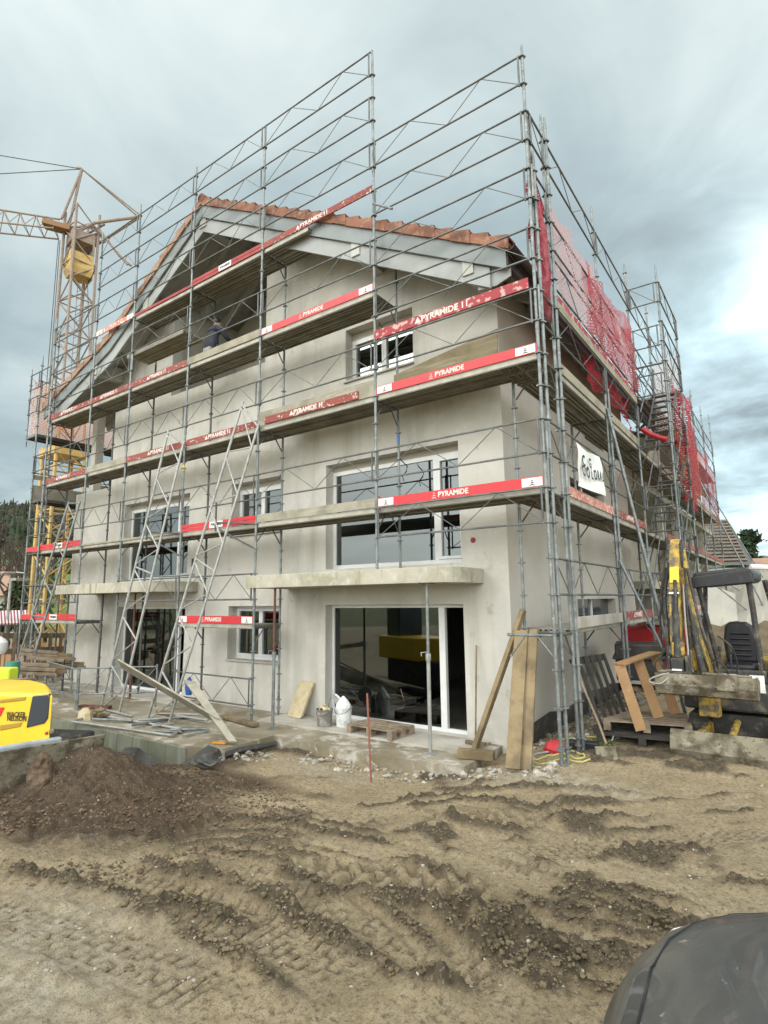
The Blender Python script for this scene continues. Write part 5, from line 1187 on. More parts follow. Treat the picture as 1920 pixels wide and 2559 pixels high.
# planks standing on the scaffold decks
mb = MB(); quadbox(mb, (-3.02, .62, 6.03), (-.92, .62, 6.03), (-.92, .66, 6.92), (-3.02, .66, 6.62), .03, (0, 1, 0)); single(mb, 'timber_sheet', M['sheetwood'], 'large weathered timber sheet standing on the scaffold below the upper right window', 'board')
mb = MB(); quadbox(mb, (-2.9, .50, 6.03), (-2.45, .50, 6.03), (-2.45, .54, 6.42), (-2.9, .54, 6.40), .03, (0, 1, 0)); single(mb, 'brown_board', M['wood'], 'small brown board in front of the large timber sheet', 'board')
mb = MB(); quadbox(mb, (-5.9, .60, 6.03), (-3.05, .60, 6.03), (-3.05, .64, 6.45), (-5.9, .64, 6.50), .03, (0, 1, 0)); single(mb, 'timber_sheet', M['sheetwood'], 'long low timber board standing behind the broad toe board', 'board')
# ------------------------------------------------------------------ worker crouching on the scaffold
def skinbody(name, joints, edges, m, parent, levels=2, root=0):
    me = bpy.data.meshes.new(name); me.from_pydata([j[0] for j in joints], edges, []); o = bpy.data.objects.new(name, me); COL.objects.link(o); o.parent = parent
    md = o.modifiers.new('skin', 'SKIN'); md.use_smooth_shade = True
    for i, j in enumerate(joints): sv = me.skin_vertices[0].data[i]; sv.radius = (j[1], j[2] if len(j) > 2 else j[1]); sv.use_root = i == root
    sb = o.modifiers.new('sub', 'SUBSURF'); sb.levels = levels; sb.render_levels = levels; me.materials.append(m); return o
wk = thing('person', 'worker in a dark jacket crouching on the upper scaffold deck before the loggia', 'person', (-8.05, .34, 8.02))
body = [((0, 0, .42), .17, .15), ((0, -.02, .62), .17, .14), ((0, .02, .82), .19, .14), ((0, .08, .95), .10), ((0, .10, 1.03), .055),
        ((-.12, .0, .38), .10), ((-.20, .30, .46), .085), ((-.17, .10, .10), .055), ((-.17, .26, .04), .045),
        ((.12, .0, .38), .10), ((.22, .30, .42), .085), ((.18, .08, .10), .055), ((.18, .24, .04), .045),
        ((-.22, .05, .88), .075), ((-.28, .20, .68), .055), ((-.18, .42, .66), .042),
        ((.22, .05, .88), .075), ((.29, .20, .68), .055), ((.16, .42, .70), .042)]
skinbody('body', body, [(0, 1), (1, 2), (2, 3), (3, 4), (0, 5), (5, 6), (6, 7), (7, 8), (0, 9), (9, 10), (10, 11), (11, 12), (3, 13), (13, 14), (14, 15), (3, 16), (16, 17), (17, 18)], M['jacket'], wk)
def ball(name, c, r, m, parent, seg=14):
    bm = bmesh.new(); bmesh.ops.create_uvsphere(bm, u_segments=seg, v_segments=10, radius=1); me = bpy.data.meshes.new(name)
    for v in bm.verts: v.co = Vector((v.co.x*r[0]+c[0], v.co.y*r[1]+c[1], v.co.z*r[2]+c[2]))
    for f in bm.faces: f.smooth = True
    bm.to_mesh(me); bm.free(); me.materials.append(m); o = bpy.data.objects.new(name, me); COL.objects.link(o); o.parent = parent; return o
ball('head', (0, .13, 1.13), (.075, .095, .11), M['skin'], wk); ball('hair', (0, .115, 1.155), (.083, .098, .10), M['black'], wk)
mb = MB(); mb.tube((-.12, .0, .38), (-.20, .31, .46), .108, 10, .092); mb.tube((.12, .0, .38), (.22, .31, .42), .108, 10, .092); mb.tube((-.2, .31, .46), (-.17, .10, .10), .075, 10, .06); mb.tube((.22, .31, .42), (.18, .08, .10), .075, 10, .06); mb.build('trousers', M['jeans'], wk, smooth=True)
for s_ in (-1, 1):
    hj = [((.17*s_, .42, .68), .035), ((.165*s_, .48, .68), .03)]; e_ = [(0, 1)]
    for k in range(4): b0 = len(hj); hj += [((.165*s_+(k-1.5)*.018, .52, .685), .009), ((.165*s_+(k-1.5)*.02, .55, .67), .008)]; e_ += [(1, b0), (b0, b0+1)]
    hj += [((.14*s_, .50, .70), .009)]; e_ += [(0, len(hj)-1)]
    skinbody('hand', hj, e_, M['skin'], wk, 1)
mb = MB(); mb.bb(-.13, .13, -.17, -.07, .28, .40); mb.build('tool_bag', M['greyhose'], wk, bevel=.03)
# ------------------------------------------------------------------ mini excavator on the right (faces the camera)
ex = thing('mini_excavator', 'muddy yellow and black mini excavator with canopy parked on the right edge', 'excavator', (1.80, 2.95, .28), R(-2))
def track(par, x, y0, y1, w_=.25, h=.42, zb=0, m='rubber'):
    mb = MB(); r_ = h/2; pts = []
    for k in range(9): a = math.pi/2+math.pi*k/8; pts.append((y0+r_+r_*math.cos(a), zb+r_+r_*math.sin(a)))
    for k in range(9): a = -math.pi/2+math.pi*k/8; pts.append((y1-r_+r_*math.cos(a), zb+r_+r_*math.sin(a)))
    mb.prism(pts, x-w_/2, x+w_/2, 'x')
    nl = int((y1-y0)/.10)
    for k in range(nl+1):
        y = y0+r_+(y1-y0-2*r_)*k/nl; mb.bb(x-w_/2-.004, x+w_/2+.004, y-.02, y+.02, zb-.02, zb+.001); mb.bb(x-w_/2-.004, x+w_/2+.004, y-.02, y+.02, zb+h-.001, zb+h+.02)
    for yy, s_ in ((y0, -1), (y1, 1)):
        for k in range(5): a = -math.pi/2+math.pi*(k+.5)/5; yc = yy-s_*r_+s_*math.cos(a)*r_; zc_ = zb+r_+math.sin(a)*r_; mb.box((x, yc, zc_), (w_+.008, .035, .035))
    o = mb.build('track', M[m], par)
    for yy in (y0+r_, y1-r_): mb = MB(); mb.tube((x-w_/2-.01, yy, zb+r_), (x+w_/2+.01, yy, zb+r_), r_*.72, 12); mb.build('sprocket', M['yellowdirty'], o, smooth=True)
    return o
track(ex, -.42, -.95, .85); track(ex, .60, -.95, .85)
mb = MB(); mb.bb(-.3, .48, -.6, .5, .15, .45); mb.build('undercarriage', M['blackdirty'], ex, bevel=.02)
# dozer blade
bl = MB(); V = []
prof = [(-1.72, .0), (-1.78, .12), (-1.74, .26), (-1.66, .36)]
for x in (-.72, .92): pass
rings = []
for x in (-.64, .92):
    rings.append([(x, y, z) for y, z in prof]+[(x, y+.05, z) for y, z in prof[::-1]])
bl.loft(rings)
bld = bl.build('blade', M['mudsteel'], ex, bevel=.006)
mb = MB(); mb.beam((-.3, -.4, .25), (-.35, -1.7, .2), .09, .14); mb.beam((.45, -.4, .25), (.55, -1.7, .2), .09, .14); mb.tube((.05, -.5, .35), (.08, -1.68, .28), .045, 10); mb.build('blade_arms', M['yellowdirty'], ex, bevel=.01)
# upper body
mb = MB(); mb.prism([(-.62, -.70), (.80, -.70), (.88, -.2), (.86, .75), (.55, 1.02), (-.40, 1.02), (-.68, .7)], .50, .92, 'z'); mb.build('body', M['blackdirty'], ex, bevel=.04)
mb = MB(); mb.bb(-.66, .84, .35, 1.0, .925, 1.22); mb.build('engine_cover', M['yellowdirty'], ex, bevel=.06)
mb = MB(); mb.bb(.50, .88, -.62, .34, .925, 1.26); mb.build('side_console', M['black'], ex, bevel=.05)
mb = MB(); mb.bb(-.30, .48, -.66, -.58, .925, 1.10); mb.build('front_panel', M['blackdirty'], ex, bevel=.02)
mb = MB(); mb.bb(.62, .94, .0, .45, 1.27, 1.66); mb.build('hydraulic_tank', mat('grey_green_tank', (.18, .22, .20), .5, var=(5, (.12, .15, .14), .4, .7)), ex, bevel=.05)
for x in (.02, .36):
    mb = MB(); mb.bb(x-.09, x+.09, -.715, -.703, .80, 1.04); mb.build('white_label', M['white'], ex)
mb = MB(); mb.bb(.82, .98, -.75, -.2, .42, .88); mb.build('side_cover', M['yellow'], ex, bevel=.03)
# seat
se = MB(); se.bb(-.12, .32, -.22, .28, 1.0, 1.14); sb_ = se.build('seat', M['black'], ex, bevel=.05)
mb = MB(); P = [(-.12, 1.12), (.32, 1.12), (.34, 1.45), (.28, 1.70), (.20, 1.76), (-.02, 1.76), (-.10, 1.70), (-.14, 1.45)]
mb.prism(P, .24, .36, 'y'); mb.build('seat_back', M['black'], sb_, bevel=.04)
mb = MB()
for k in range(5): mb.tube((-.03, .232, 1.24+k*.085), (.23, .232, 1.24+k*.085), .022, 8)
mb.build('seat_ribs', M['black'], sb_, smooth=True)
for x in (-.12, .02):
    mb = MB(); mb.tube((x, -.48, .95), (x+.02, -.50, 1.36), .012, 7); mb.tube((x+.02, -.50, 1.34), (x+.02, -.50, 1.42), .025, 8); mb.build('lever', M['blackdirty'], ex, smooth=True)
# canopy
cp = MB(); cp.prism([(-.38, 2.44), (-.34, 2.54), (.36, 2.60), (.44, 2.52), (.44, 2.42), (.38, 2.38), (-.34, 2.32)], -.60, .75, 'y'); cpo = cp.build('canopy_roof', M['black'], ex, bevel=.03)
mb = MB(); mb.prism([(-.40, 2.29), (-.39, 2.47), (.42, 2.57), (.45, 2.36)], -.66, -.602, 'y'); mb.build('canopy_front', M['black'], cpo, bevel=.02)
for (x0, y0, x1, y1, r_) in ((-.10, -.52, -.32, -.55, .035), (.42, -.52, .37, -.55, .04), (.68, .6, .50, .5, .04), (-.50, .6, -.36, .55, .035)):
    mb = MB(); mb.path([(x0, y0, .92), (x0+(x1-x0)*.7, y0, 2.0), (x1, y1, 2.42)], r_, 8); mb.build('canopy_post', M['blackdirty'], ex, smooth=True)
mb = MB(); mb.tube((.42, -.60, 2.60), (.66, -.45, 2.58), .04, 8); mb.build('work_light', M['pvc'], ex, smooth=True)
# boom: swing post, boom up and back, dipper hanging in front
mb = MB(); mb.prism([(-.74, .42), (-.60, .95), (-.95, .98), (-1.0, .45)], -.38, -.12, 'x'); mb.build('swing_post', M['yellowdirty'], ex, bevel=.02)
def hull(pts, x0, x1, m, name, bev=.012):
    mb = MB(); mb.prism(pts, x0, x1, 'x'); return mb.build(name, M[m], ex, bevel=bev)
mb = MB(); BP = [Vector((-.24, -.84, .85)), Vector((-.30, -.88, 1.35)), Vector((-.40, -.84, 2.0)), Vector((-.49, -.68, 2.60)), Vector((-.53, -.56, 2.92))]; BW = [.20, .24, .22, .17, .12]
mb.loft([[(p.x-.09, p.y-w_/2, p.z), (p.x+.09, p.y-w_/2, p.z), (p.x+.09, p.y+w_/2, p.z), (p.x-.09, p.y+w_/2, p.z)] for p, w_ in zip(BP, BW)]); bo = mb.build('boom', M['yellowdirty'], ex, bevel=.012)
mb = MB(); mb.tube((-.26, -1.10, 1.05), (-.34, -1.04, 1.75), .045, 10); mb.tube((-.34, -1.04, 1.75), (-.42, -.94, 2.3), .024, 10); mb.build('boom_cylinder', M['blackdirty'], bo, smooth=True)
dp = hull([(-1.28, 1.05), (-1.16, 1.02), (-.92, 2.0), (-.66, 2.72), (-.58, 3.02), (-.68, 3.08), (-.80, 2.98), (-1.05, 2.35), (-1.30, 1.6)], -.62, -.475, 'yellowdirty', 'dipper_arm')
mb = MB(); mb.loft([[(x_, y_, z_) for x_, y_, z_ in ((-.585, a_, z_), (-.495, a_, z_), (-.495, a_+.02, z_), (-.585, a_+.02, z_))] for a_, z_ in ((-1.312, 1.25), (-1.322, 1.6), (-1.20, 1.95), (-1.075, 2.28))]); mb.build('wear_plate', M['blackdirty'], dp)
mb = MB(); mb.beam((-.54, -1.055, 2.38), (-.54, -.955, 2.62), .125, .02, up=(0, -1, .4)); mb.build('yellow_plate', M['yellow'], dp)
mb = MB(); mb.tube((-.62, -.72, 2.88), (-.46, -.72, 2.88), .06, 10)
for x in (-.62, -.46): mb.prism([(-.78, 2.62), (-.62, 2.62), (-.60, 2.98), (-.70, 3.06), (-.82, 2.98)], x-.012, x+.012, 'x')
mb.build('arm_head', M['blackdirty'], dp, smooth=False)
mb = MB(); mb.tube((-.52, -1.38, 1.30), (-.52, -1.24, 1.95), .048, 10); mb.tube((-.52, -1.24, 1.95), (-.52, -1.10, 2.42), .026, 10); mb.build('bucket_cylinder', M['blackdirty'], dp, smooth=True)
mb = MB(); mb.tube((-.61, -1.12, 2.22), (-.47, -1.12, 2.22), .03, 10); mb.build('pin', M['chrome'], dp, smooth=True)
def hose(pts, r=.014, m='rubber', name='hydraulic_hose', par=None):
    P = []; pts = [Vector(p) for p in pts]
    for i in range(len(pts)-1):
        p0, p1, p2, p3 = pts[max(i-1, 0)], pts[i], pts[i+1], pts[min(i+2, len(pts)-1)]
        for k in range(5): t = k/5; P.append(.5*((2*p1)+(-p0+p2)*t+(2*p0-5*p1+4*p2-p3)*t*t+(-p0+3*p1-3*p2+p3)*t**3))
    P.append(pts[-1]); mb = MB(); mb.path(P, r, 6); return mb.build(name, M[m], par or ex, smooth=True)
hose([(-.70, -.80, 2.62), (-.76, -.95, 2.2), (-.74, -1.0, 1.8), (-.68, -1.1, 1.5), (-.80, -1.2, 1.25), (-.66, -1.35, 1.05)], .022)
hose([(-.66, -.82, 2.55), (-.70, -.98, 2.1), (-.66, -1.05, 1.6), (-.62, -1.2, 1.2)], .016); hose([(-.70, -1.1, 1.35), (-.88, -1.15, 1.20), (-.84, -1.2, 1.02), (-.66, -1.35, .95)], .013)
hose([(-.40, -.75, 2.6), (-.30, -.92, 2.0), (-.20, -.95, 1.5), (-.12, -.85, 1.05)], .024, 'blackdirty'); hose([(-.43, -.80, 2.62), (-.38, -1.0, 2.0), (-.28, -1.06, 1.5), (-.20, -1.0, 1.1)], .016)
hose([(-.05, -.95, 1.6), (.1, -.9, 1.45), (.14, -.75, 1.2), (.10, -.68, 1.0)], .014); hose([(-.40, -.9, 2.6), (-.40, -1.05, 2.0), (-.38, -1.15, 1.4)], .016)
hose([(-.64, -.80, 2.7), (-.70, -1.02, 2.2), (-.67, -1.22, 1.7), (-.66, -1.30, 1.2)], .020, 'blackdirty'); hose([(-.67, -.78, 2.5), (-.78, -.95, 2.0), (-.80, -1.0, 1.6), (-.74, -1.1, 1.3), (-.64, -1.25, 1.15)], .016)
hose([(-.44, -.95, 2.35), (-.42, -1.15, 1.8), (-.40, -1.28, 1.3), (-.44, -1.36, 1.1)], .013, 'greyhose'); hose([(-.14, -.9, 1.25), (.0, -1.05, 1.2), (.05, -.9, 1.0), (.0, -.72, .95)], .014)
# quick hitch and wide tilting bucket
mb = MB(); mb.bb(-.66, -.38, -1.50, -1.18, .98, 1.12); mb.prism([(-1.22, 1.0), (-1.45, 1.0), (-1.42, 1.32), (-1.22, 1.35)], -.65, -.615, 'x'); mb.prism([(-1.22, 1.0), (-1.45, 1.0), (-1.42, 1.32), (-1.22, 1.35)], -.425, -.39, 'x'); mb.bb(-.60, -.44, -1.48, -1.30, 1.12, 1.30); mb.build('quick_hitch', M['blackdirty'], ex, bevel=.01)
mb = MB(); mb.bb(-.585, -.455, -1.505, -1.494, 1.13, 1.155); mb.build('white_label', M['white'], ex)
mb = MB(); mb.bb(-.60, -.44, -1.36, -1.22, 1.32, 1.52); mb.build('hitch_cover', M['yellowdirty'], ex, bevel=.03)
rings = []
for x, k in ((-.80, 1), (-.76, 1), (.38, 1), (.43, 1)):
    pr_ = [(-1.30, 1.02), (-1.38, .80), (-1.54, .69), (-1.70, .74), (-1.76, .92), (-1.70, 1.12)]
    inner = [(-1.68, 1.11), (-1.72, .93), (-1.67, .79), (-1.55, .74), (-1.41, .83), (-1.33, 1.01)]
    rings.append([(x, y+.12, .78+(z-.69)*.74) for y, z in pr_+inner])
mb = MB(); mb.loft(rings); PB = [(y+.12, .78+(z-.69)*.74) for y, z in [(-1.30, 1.02), (-1.38, .80), (-1.54, .69), (-1.70, .74), (-1.76, .92), (-1.70, 1.12), (-1.45, 1.10)]]; mb.prism(PB, -.805, -.78, 'x'); mb.prism(PB, .41, .435, 'x')
mb.tube((-.78, -1.50, 1.10), (-.50, -1.45, 1.14), .022, 8); mb.tube((-.20, -1.50, 1.11), (.38, -1.50, 1.10), .022, 8); mb.bb(-.02, .22, -1.66, -1.60, .92, 1.13)
for x in (-.36, -.50, -.60): mb.beam((x, -1.60, .9), (x+.08, -1.63, 1.02), .02, .05)
mb.build('wide_bucket', M['mudsteel'], ex, bevel=.008)
hose([(-.62, -1.55, 1.1), (-.8, -1.66, 1.04), (-.86, -1.68, .98), (-.72, -1.68, .96), (-.62, -1.60, 1.04)], .010, 'greyhose')
# ------------------------------------------------------------------ yellow loader excavator on the left, partly outside the frame
zt, zb = 1.40, .74
A_ = onZ(133, 1730, zt); B2 = onZ(0, 1727, zt)
dirv = (B2-A_); dirv.z = 0; dirv.normalize(); away = Vector((-dirv.y, dirv.x, 0)); 
if away.dot(A_-CAMP) < 0: away = -away
ang = math.atan2(dirv.y, dirv.x)
ye = thing('yellow_excavator', 'bright yellow compact excavator body with dark tinted end window at the left edge', 'excavator', (A_.x, A_.y, -.52)); 
MX = Matrix(((dirv.x, away.x, 0, 0), (dirv.y, away.y, 0, 0), (0, 0, 1, 0), (0, 0, 0, 1)))
ye.matrix_world = Matrix.Translation((A_.x, A_.y, -.52)) @ MX
zo = .52; h0, h1 = zb+zo-.02, zt+zo
mb = MB(); Lg = 2.1; rings = []
for x, dx in ((0.0, 0), (.04, .0), (.16, 0), (1.9, 0), (2.06, 0), (2.1, 0)):
    k = {0.0: .86, .04: .95, .16: 1, 1.9: 1, 2.06: .95, 2.1: .86}[x]; n_ = 28; rg = []
    for i in range(n_):
        a = 2*math.pi*i/n_; ca_, sa_ = math.cos(a), math.sin(a); e_ = .28
        yy = .62+math.copysign(abs(ca_)**e_, ca_)*.62*k; zz = (h0+h1)/2+math.copysign(abs(sa_)**e_, sa_)*(h1-h0)/2*(.96 if k < .9 else 1)
        rg.append((x, yy, zz))
    rings.append(rg)
vw = Vector((A_.x-CX, A_.y-CY, 0)).normalized(); sx_, sy_ = vw.dot(dirv), vw.dot(away); k_ = sx_/sy_
pl = [(0.0, 0.0), (.02+k_*.35+.01, .35), (.06+k_*.8+.05, .8), (.35+k_*1.1, 1.1), (3.2, 1.2), (3.2, 0.0)]
mb = MB(); mb.prism(pl, h0, h1-.02, 'z'); yb = mb.build('body', M['yellow'], ye, bevel=.04)
def facepx(x, y):  # face plane of the body, in the machine's own axes
    o_, d = CAMP, _ray(x, y); t_ = (A_-o_).dot(away)/d.dot(away); p = o_+d*t_; v = p-A_; return (v.dot(dirv), p.z+zo)
def facepoly(px, name, m, y0=-.012, y1=.04, bev=.01):
    P = [facepx(*q) for q in px]; mb = MB(); mb.prism(P, y0, y1, 'y'); return mb.build(name, M[m], ye, bevel=bev)
facepoly([(83, 1738), (124, 1734), (125, 1742), (121, 1795), (112, 1808), (67, 1819)], 'end_window', 'glass_dark', -.014, .03)
M['groove'] = mat('shaded_groove', (.36, .22, .02), .6)
facepoly([(0, 1748), (68, 1740), (64, 1751), (0, 1758)], 'vent_slot', 'groove', -.006, .03); facepoly([(0, 1812), (58, 1804), (52, 1817), (0, 1827)], 'vent_slot', 'groove', -.006, .03)
facepoly([(113, 1829), (120, 1828), (120, 1836), (113, 1837)], 'reflector', 'reddark', -.012, .02); facepoly([(123, 1823), (133, 1822), (133, 1834), (123, 1835)], 'marker_lamp', 'yellowdirty', -.012, .02)
facepoly([(-6, 1768), (12, 1768), (2, 1790), (-4, 1792)], 'red_triangle', 'red', -.008, .02, 0)
for txt, (x, y) in (('WACKER', (41, 1786)), ('NEUSON', (43, 1796))):
    me_ = textmesh(txt, .085, .001, .0015, width=.27); u, z = facepx(x, y)
    put_text(me_, M['blacktext'], ye, Matrix.Translation((u, -.009, z)) @ Matrix(((-1, 0, 0, 0), (0, 0, -1, 0), (0, 1, 0, 0), (0, 0, 0, 1))) if False else Matrix.Translation((u, -.009, z)) @ Matrix(((-1, 0, 0, 0), (0, 0, 1, 0), (0, 1, 0, 0), (0, 0, 0, 1))))
mb = MB(); mb.bb(.15, 3.0, .2, 1.0, .55, h0+.03); mb.build('undercarriage', M['blackdirty'], ye, bevel=.03)
for y in (.1, 1.1):
    mb = MB(); pts = []
    for k in range(9): a = math.pi/2+math.pi*k/8; pts.append((.1+.25+.25*math.cos(a), .25+.25*math.sin(a)))
    for k in range(9): a = -math.pi/2+math.pi*k/8; pts.append((2.1-.25+.25*math.cos(a), .25+.25*math.sin(a)))
    mb.prism(pts, y-.14, y+.14, 'y'); mb.build('track', M['rubber'], ye, bevel=.01)
mb = MB(); mb.bb(2.35, 3.1, .1, .95, h1-.03, h1+1.0); mb.build('cab', M['glass_dark'], ye, bevel=.04)
mb = MB(); mb.bb(2.30, 3.15, .05, 1.0, h1+1.0, h1+1.08); mb.build('cab_roof', M['yellow'], ye, bevel=.03)
# blades
def bladepx(name, tr, br, tl, Dr, mats, thick=.04, drop=None, parent=None):
    pt = onD(*tr, Dr); q = onZ(*tl, pt.z); zb_ = onD(*br, Dr).z; d = (q-pt); d.z = 0; d.normalize(); nrm = Vector((-d.y, d.x, 0)); nrm = nrm if nrm.dot(pt-CAMP) < 0 else -nrm
    return pt, d, nrm, zb_
pt, d, nrm, zb_ = bladepx('blade', (264, 1835), (272, 1893), (0, 1880), 7.5, None)
zb_ = -.12
rings = []
for s_ in (0, 2.3):
    p = pt+d*s_; pf_ = []
    for k in range(7): t = k/6; z = pt.z+(zb_-pt.z)*t; off = -.10*math.sin(t*math.pi)+.03*t; pf_.append(Vector((p.x, p.y, z))+nrm*off)
    rings.append([tuple(v) for v in pf_]+[tuple(v-nrm*.04) for v in pf_[::-1]])
mb = MB(); mb.loft(rings); bl_ = mb.build('blade', M['mudsteel'], None, bevel=.006); bl_.parent = ye; bl_.matrix_parent_inverse = ye.matrix_world.inverted()
pt2 = onD(160, 1846, 8.1); p = pt2; q = pt2+d*2.3
mb = MB(); mb.beam(p-nrm*.10+Vector((0, 0, -.10)), q-nrm*.10+Vector((0, 0, -.10)), .10, .22); o = mb.build('frame_beam', mat('grey_blue_beam', (.33, .38, .42), .5, var=(4, (.22, .24, .25), .42, .65)), None, bevel=.02); o.parent = ye; o.matrix_parent_inverse = ye.matrix_world.inverted()
mb = MB(); rings = []; r1 = random.Random(4)
for k in range(26):
    t = k/25; c_ = pt+d*(t*2.2+.02)-nrm*.16; hh = .05+.05*r1.random(); w2 = .10+.03*r1.random()
    rings.append([tuple(c_-nrm*w2*math.cos(a)+Vector((0, 0, -.14+hh*math.sin(a)))) for a in [math.pi*i/6 for i in range(7)]])
mb.loft(rings, closed=False, caps=False); o = mb.build('soil_on_blade', M['clodm'], None, smooth=True); o.parent = ye; o.matrix_parent_inverse = ye.matrix_world.inverted()
# soil spike in front of the blade
pk = onD(110, 1866, 7.0); mb = MB(); rings = []; r1 = random.Random(9); n_ = 16
for k in range(9):
    t = k/8; s = (1-t)**.5*.15+.03; z = pk.z-.42+.36*t
    rings.append([(pk.x+s*math.cos(2*math.pi*i/n_)*(1+.5*(r1.random()-.5))+.03*math.sin(k), pk.y+s*.85*math.sin(2*math.pi*i/n_)*(1+.22*(r1.random()-.5)), z+.03*(r1.random()-.5)) for i in range(n_)])
mb.loft(rings); o = mb.build('soil_heap', mat('soil', (.075, .050, .030), .95, var=(14, (.14, .10, .065), .45, .65), bump=(30, 1.0, 8))); tag(o, 'small pointed heap of brown soil against the loader blade', 'soil')
# ------------------------------------------------------------------ dark grey car whose bonnet fills the lower right corner
car = thing('parked_car', 'dark grey dusty car whose bonnet rises in the lower right corner', 'car', (2.11, -5.99, .555), R(4))
M['carpaint'] = mat('car_paint', (.062, .066, .067), .34, .15, var=(2.5, (.085, .086, .082), .4, .7), var2=(9, (.105, .102, .095), .55, .75), spots=(22, (.24, .23, .21), .70), spec=.5)
M['carpaint'].node_tree.nodes['Principled BSDF'].inputs['Coat Weight'].default_value = .35
def sect(x, hw, z0, z1, e_=.45, n_=36, yo=0):
    rg = []
    for i in range(n_):
        a = 2*math.pi*i/n_; ca_, sa_ = math.cos(a), math.sin(a)
        rg.append((x, yo+math.copysign(abs(ca_)**e_, ca_)*hw, (z0+z1)/2+math.copysign(abs(sa_)**(e_ if sa_ < 0 else .62), sa_)*(z1-z0)/2))
    return rg
S_ = [(0.0, .30, .34, .56), (.03, .48, .28, .64), (.09, .62, .24, .71), (.18, .73, .21, .775), (.30, .80, .20, .83), (.48, .845, .19, .88), (.75, .87, .19, .925), (1.05, .88, .19, .955), (1.4, .885, .19, .985), (2.4, .89, .19, 1.0), (3.4, .88, .19, 1.0), (3.85, .82, .22, .96), (4.02, .68, .30, .86), (4.06, .5, .4, .75)]
mb = MB(); mb.loft([sect(*s) for s in S_]); mb.build('body', M['carpaint'], car, smooth=True)
mb = MB(); mb.loft([sect(1.15, .70, .95, .99, .5), sect(1.35, .72, .95, 1.12, .5), sect(1.8, .68, .95, 1.40, .5), sect(2.4, .66, .95, 1.46, .5), sect(3.2, .66, .95, 1.42, .5), sect(3.75, .66, .9, 1.1, .5), sect(3.9, .64, .9, .97, .5)]); mb.build('windows', M['glass_dark'], car, smooth=True)
mb = MB(); mb.loft([sect(1.78, .60, 1.38, 1.41, .5), sect(2.0, .62, 1.38, 1.465, .5), sect(2.6, .62, 1.38, 1.49, .5), sect(3.2, .60, 1.38, 1.45, .5)]); mb.build('roof', M['carpaint'], car, smooth=True)
for x in (.72, 3.25):
    for y in (-.80, .80):
        mb = MB(); mb.tube((x, y-.1, .31), (x, y+.1, .31), .31, 24); w_ = mb.build('wheel', M['rubber'], car, smooth=True)
        mb = MB(); mb.tube((x, y-.105, .31), (x, y+.105, .31), .20, 16); mb.build('rim', M['chrome'], w_, smooth=True)
for s_ in (-1, 1):
    mb = MB(); mb.path([(.11, s_*.655, .63), (.18, s_*.735, .665), (.27, s_*.795, .69)], [.006, .014, .006], 8); mb.build('headlight', M['white'], car, smooth=True)
def zs_(x, y):
    hw, z0, z1 = [float(np.interp(x, [s[0] for s in S_], [s[i] for s in S_])) for i in (1, 2, 3)]
    c_ = min(1, abs(y)/hw)**(1/.45); return (z0+z1)/2+max(0, 1-c_*c_)**.31*(z1-z0)/2
for s_ in (-1, 1):
    mb = MB(); mb.path([(x, s_*y, zs_(x, y)+.001) for x, y in [(.16, .30), (.19, .46), (.26, .58), (.38, .645), (.6, .68), (.9, .70), (1.15, .72)]], .005, 6); mb.build('bonnet_seam', M['black'], car, smooth=True)
mb = MB(); mb.path([(.155, y, zs_(.155, y)+.001) for y in (-.3, -.15, 0, .15, .3)], .005, 6); mb.build('bonnet_seam', M['black'], car, smooth=True)
for y in (-.35, .15): mb = MB(); mb.path([(1.16, y, 1.0), (1.22, y+.25, 1.05), (1.24, y+.5, 1.06)], .008, 6); mb.build('wiper', M['black'], car, smooth=True)
mb = MB(); mb.bb(-.02, .02, -.35, .35, .36, .50); mb.build('grille', M['black'], car, bevel=.01)
# ------------------------------------------------------------------ tower crane
cx_, cy_ = -20.85, 3.0
crn = thing('tower_crane', 'yellow lattice tower crane with cab and jib standing behind the left scaffold', 'crane', (cx_, cy_, 0))
def lattice(p, q, w_, seg, r, rd, m, name, parent, upv=(0, 1, 0)):
    p, q = Vector(p), Vector(q); d = (q-p).normalized(); u = Vector(upv); u = (u-d*u.dot(d)).normalized(); v = d.cross(u); h = w_/2
    cs = [u*h+v*h, u*h-v*h, -u*h-v*h, -u*h+v*h]; mb = MB()
    for c_ in cs: mb.tube(p+c_, q+c_, r, 6)
    mb.build(name+'_chords', M[m], parent); mb = MB()
    for k in range(seg):
        a, b_ = p.lerp(q, k/seg), p.lerp(q, (k+1)/seg)
        for i in range(4):
            c0_, c1_ = cs[i], cs[(i+1) % 4]
            if (k+i) % 2: mb.tube(a+c0_, b_+c1_, rd, 5)
            else: mb.tube(a+c1_, b_+c0_, rd, 5)
            if k % 2 == 0: mb.tube(a+c0_, a+c1_, rd, 5)
    mb.build(name+'_bracing', M[m], parent)
HC = 16.6
lattice((0, 0, .9), (0, 0, 8.7), 1.15, 9, .075, .035, 'crane', 'lower_mast', crn); lattice((0, 0, 8.4), (0, 0, HC+2.6), .98, 13, .06, .03, 'cranebrown', 'upper_mast', crn)
mb = MB(); mb.bb(-.68, .68, -.68, .68, 8.3, 8.6); mb.build('collar', M['crane'], crn)
mb = MB(); mb.bb(-1.6, 1.6, -1.6, 1.6, .2, .9); mb.build('base_frame', mat('crane_base_brown', (.40, .20, .09), .7), crn, bevel=.03)
mb = MB(); mb.bb(-1.3, 1.3, -1.3, 1.3, -.3, .2); mb.build('ballast', M['concrete'], crn)
mb = MB()
for k in range(22): mb.tube((-.2, .1, 9+k*.35), (.2, .1, 9+k*.35), .012, 5)
mb.tube((-.2, .1, 8.8), (-.2, .1, 16.6), .014, 5); mb.tube((.2, .1, 8.8), (.2, .1, 16.6), .014, 5); mb.build('ladder', M['cranebrown'], crn)
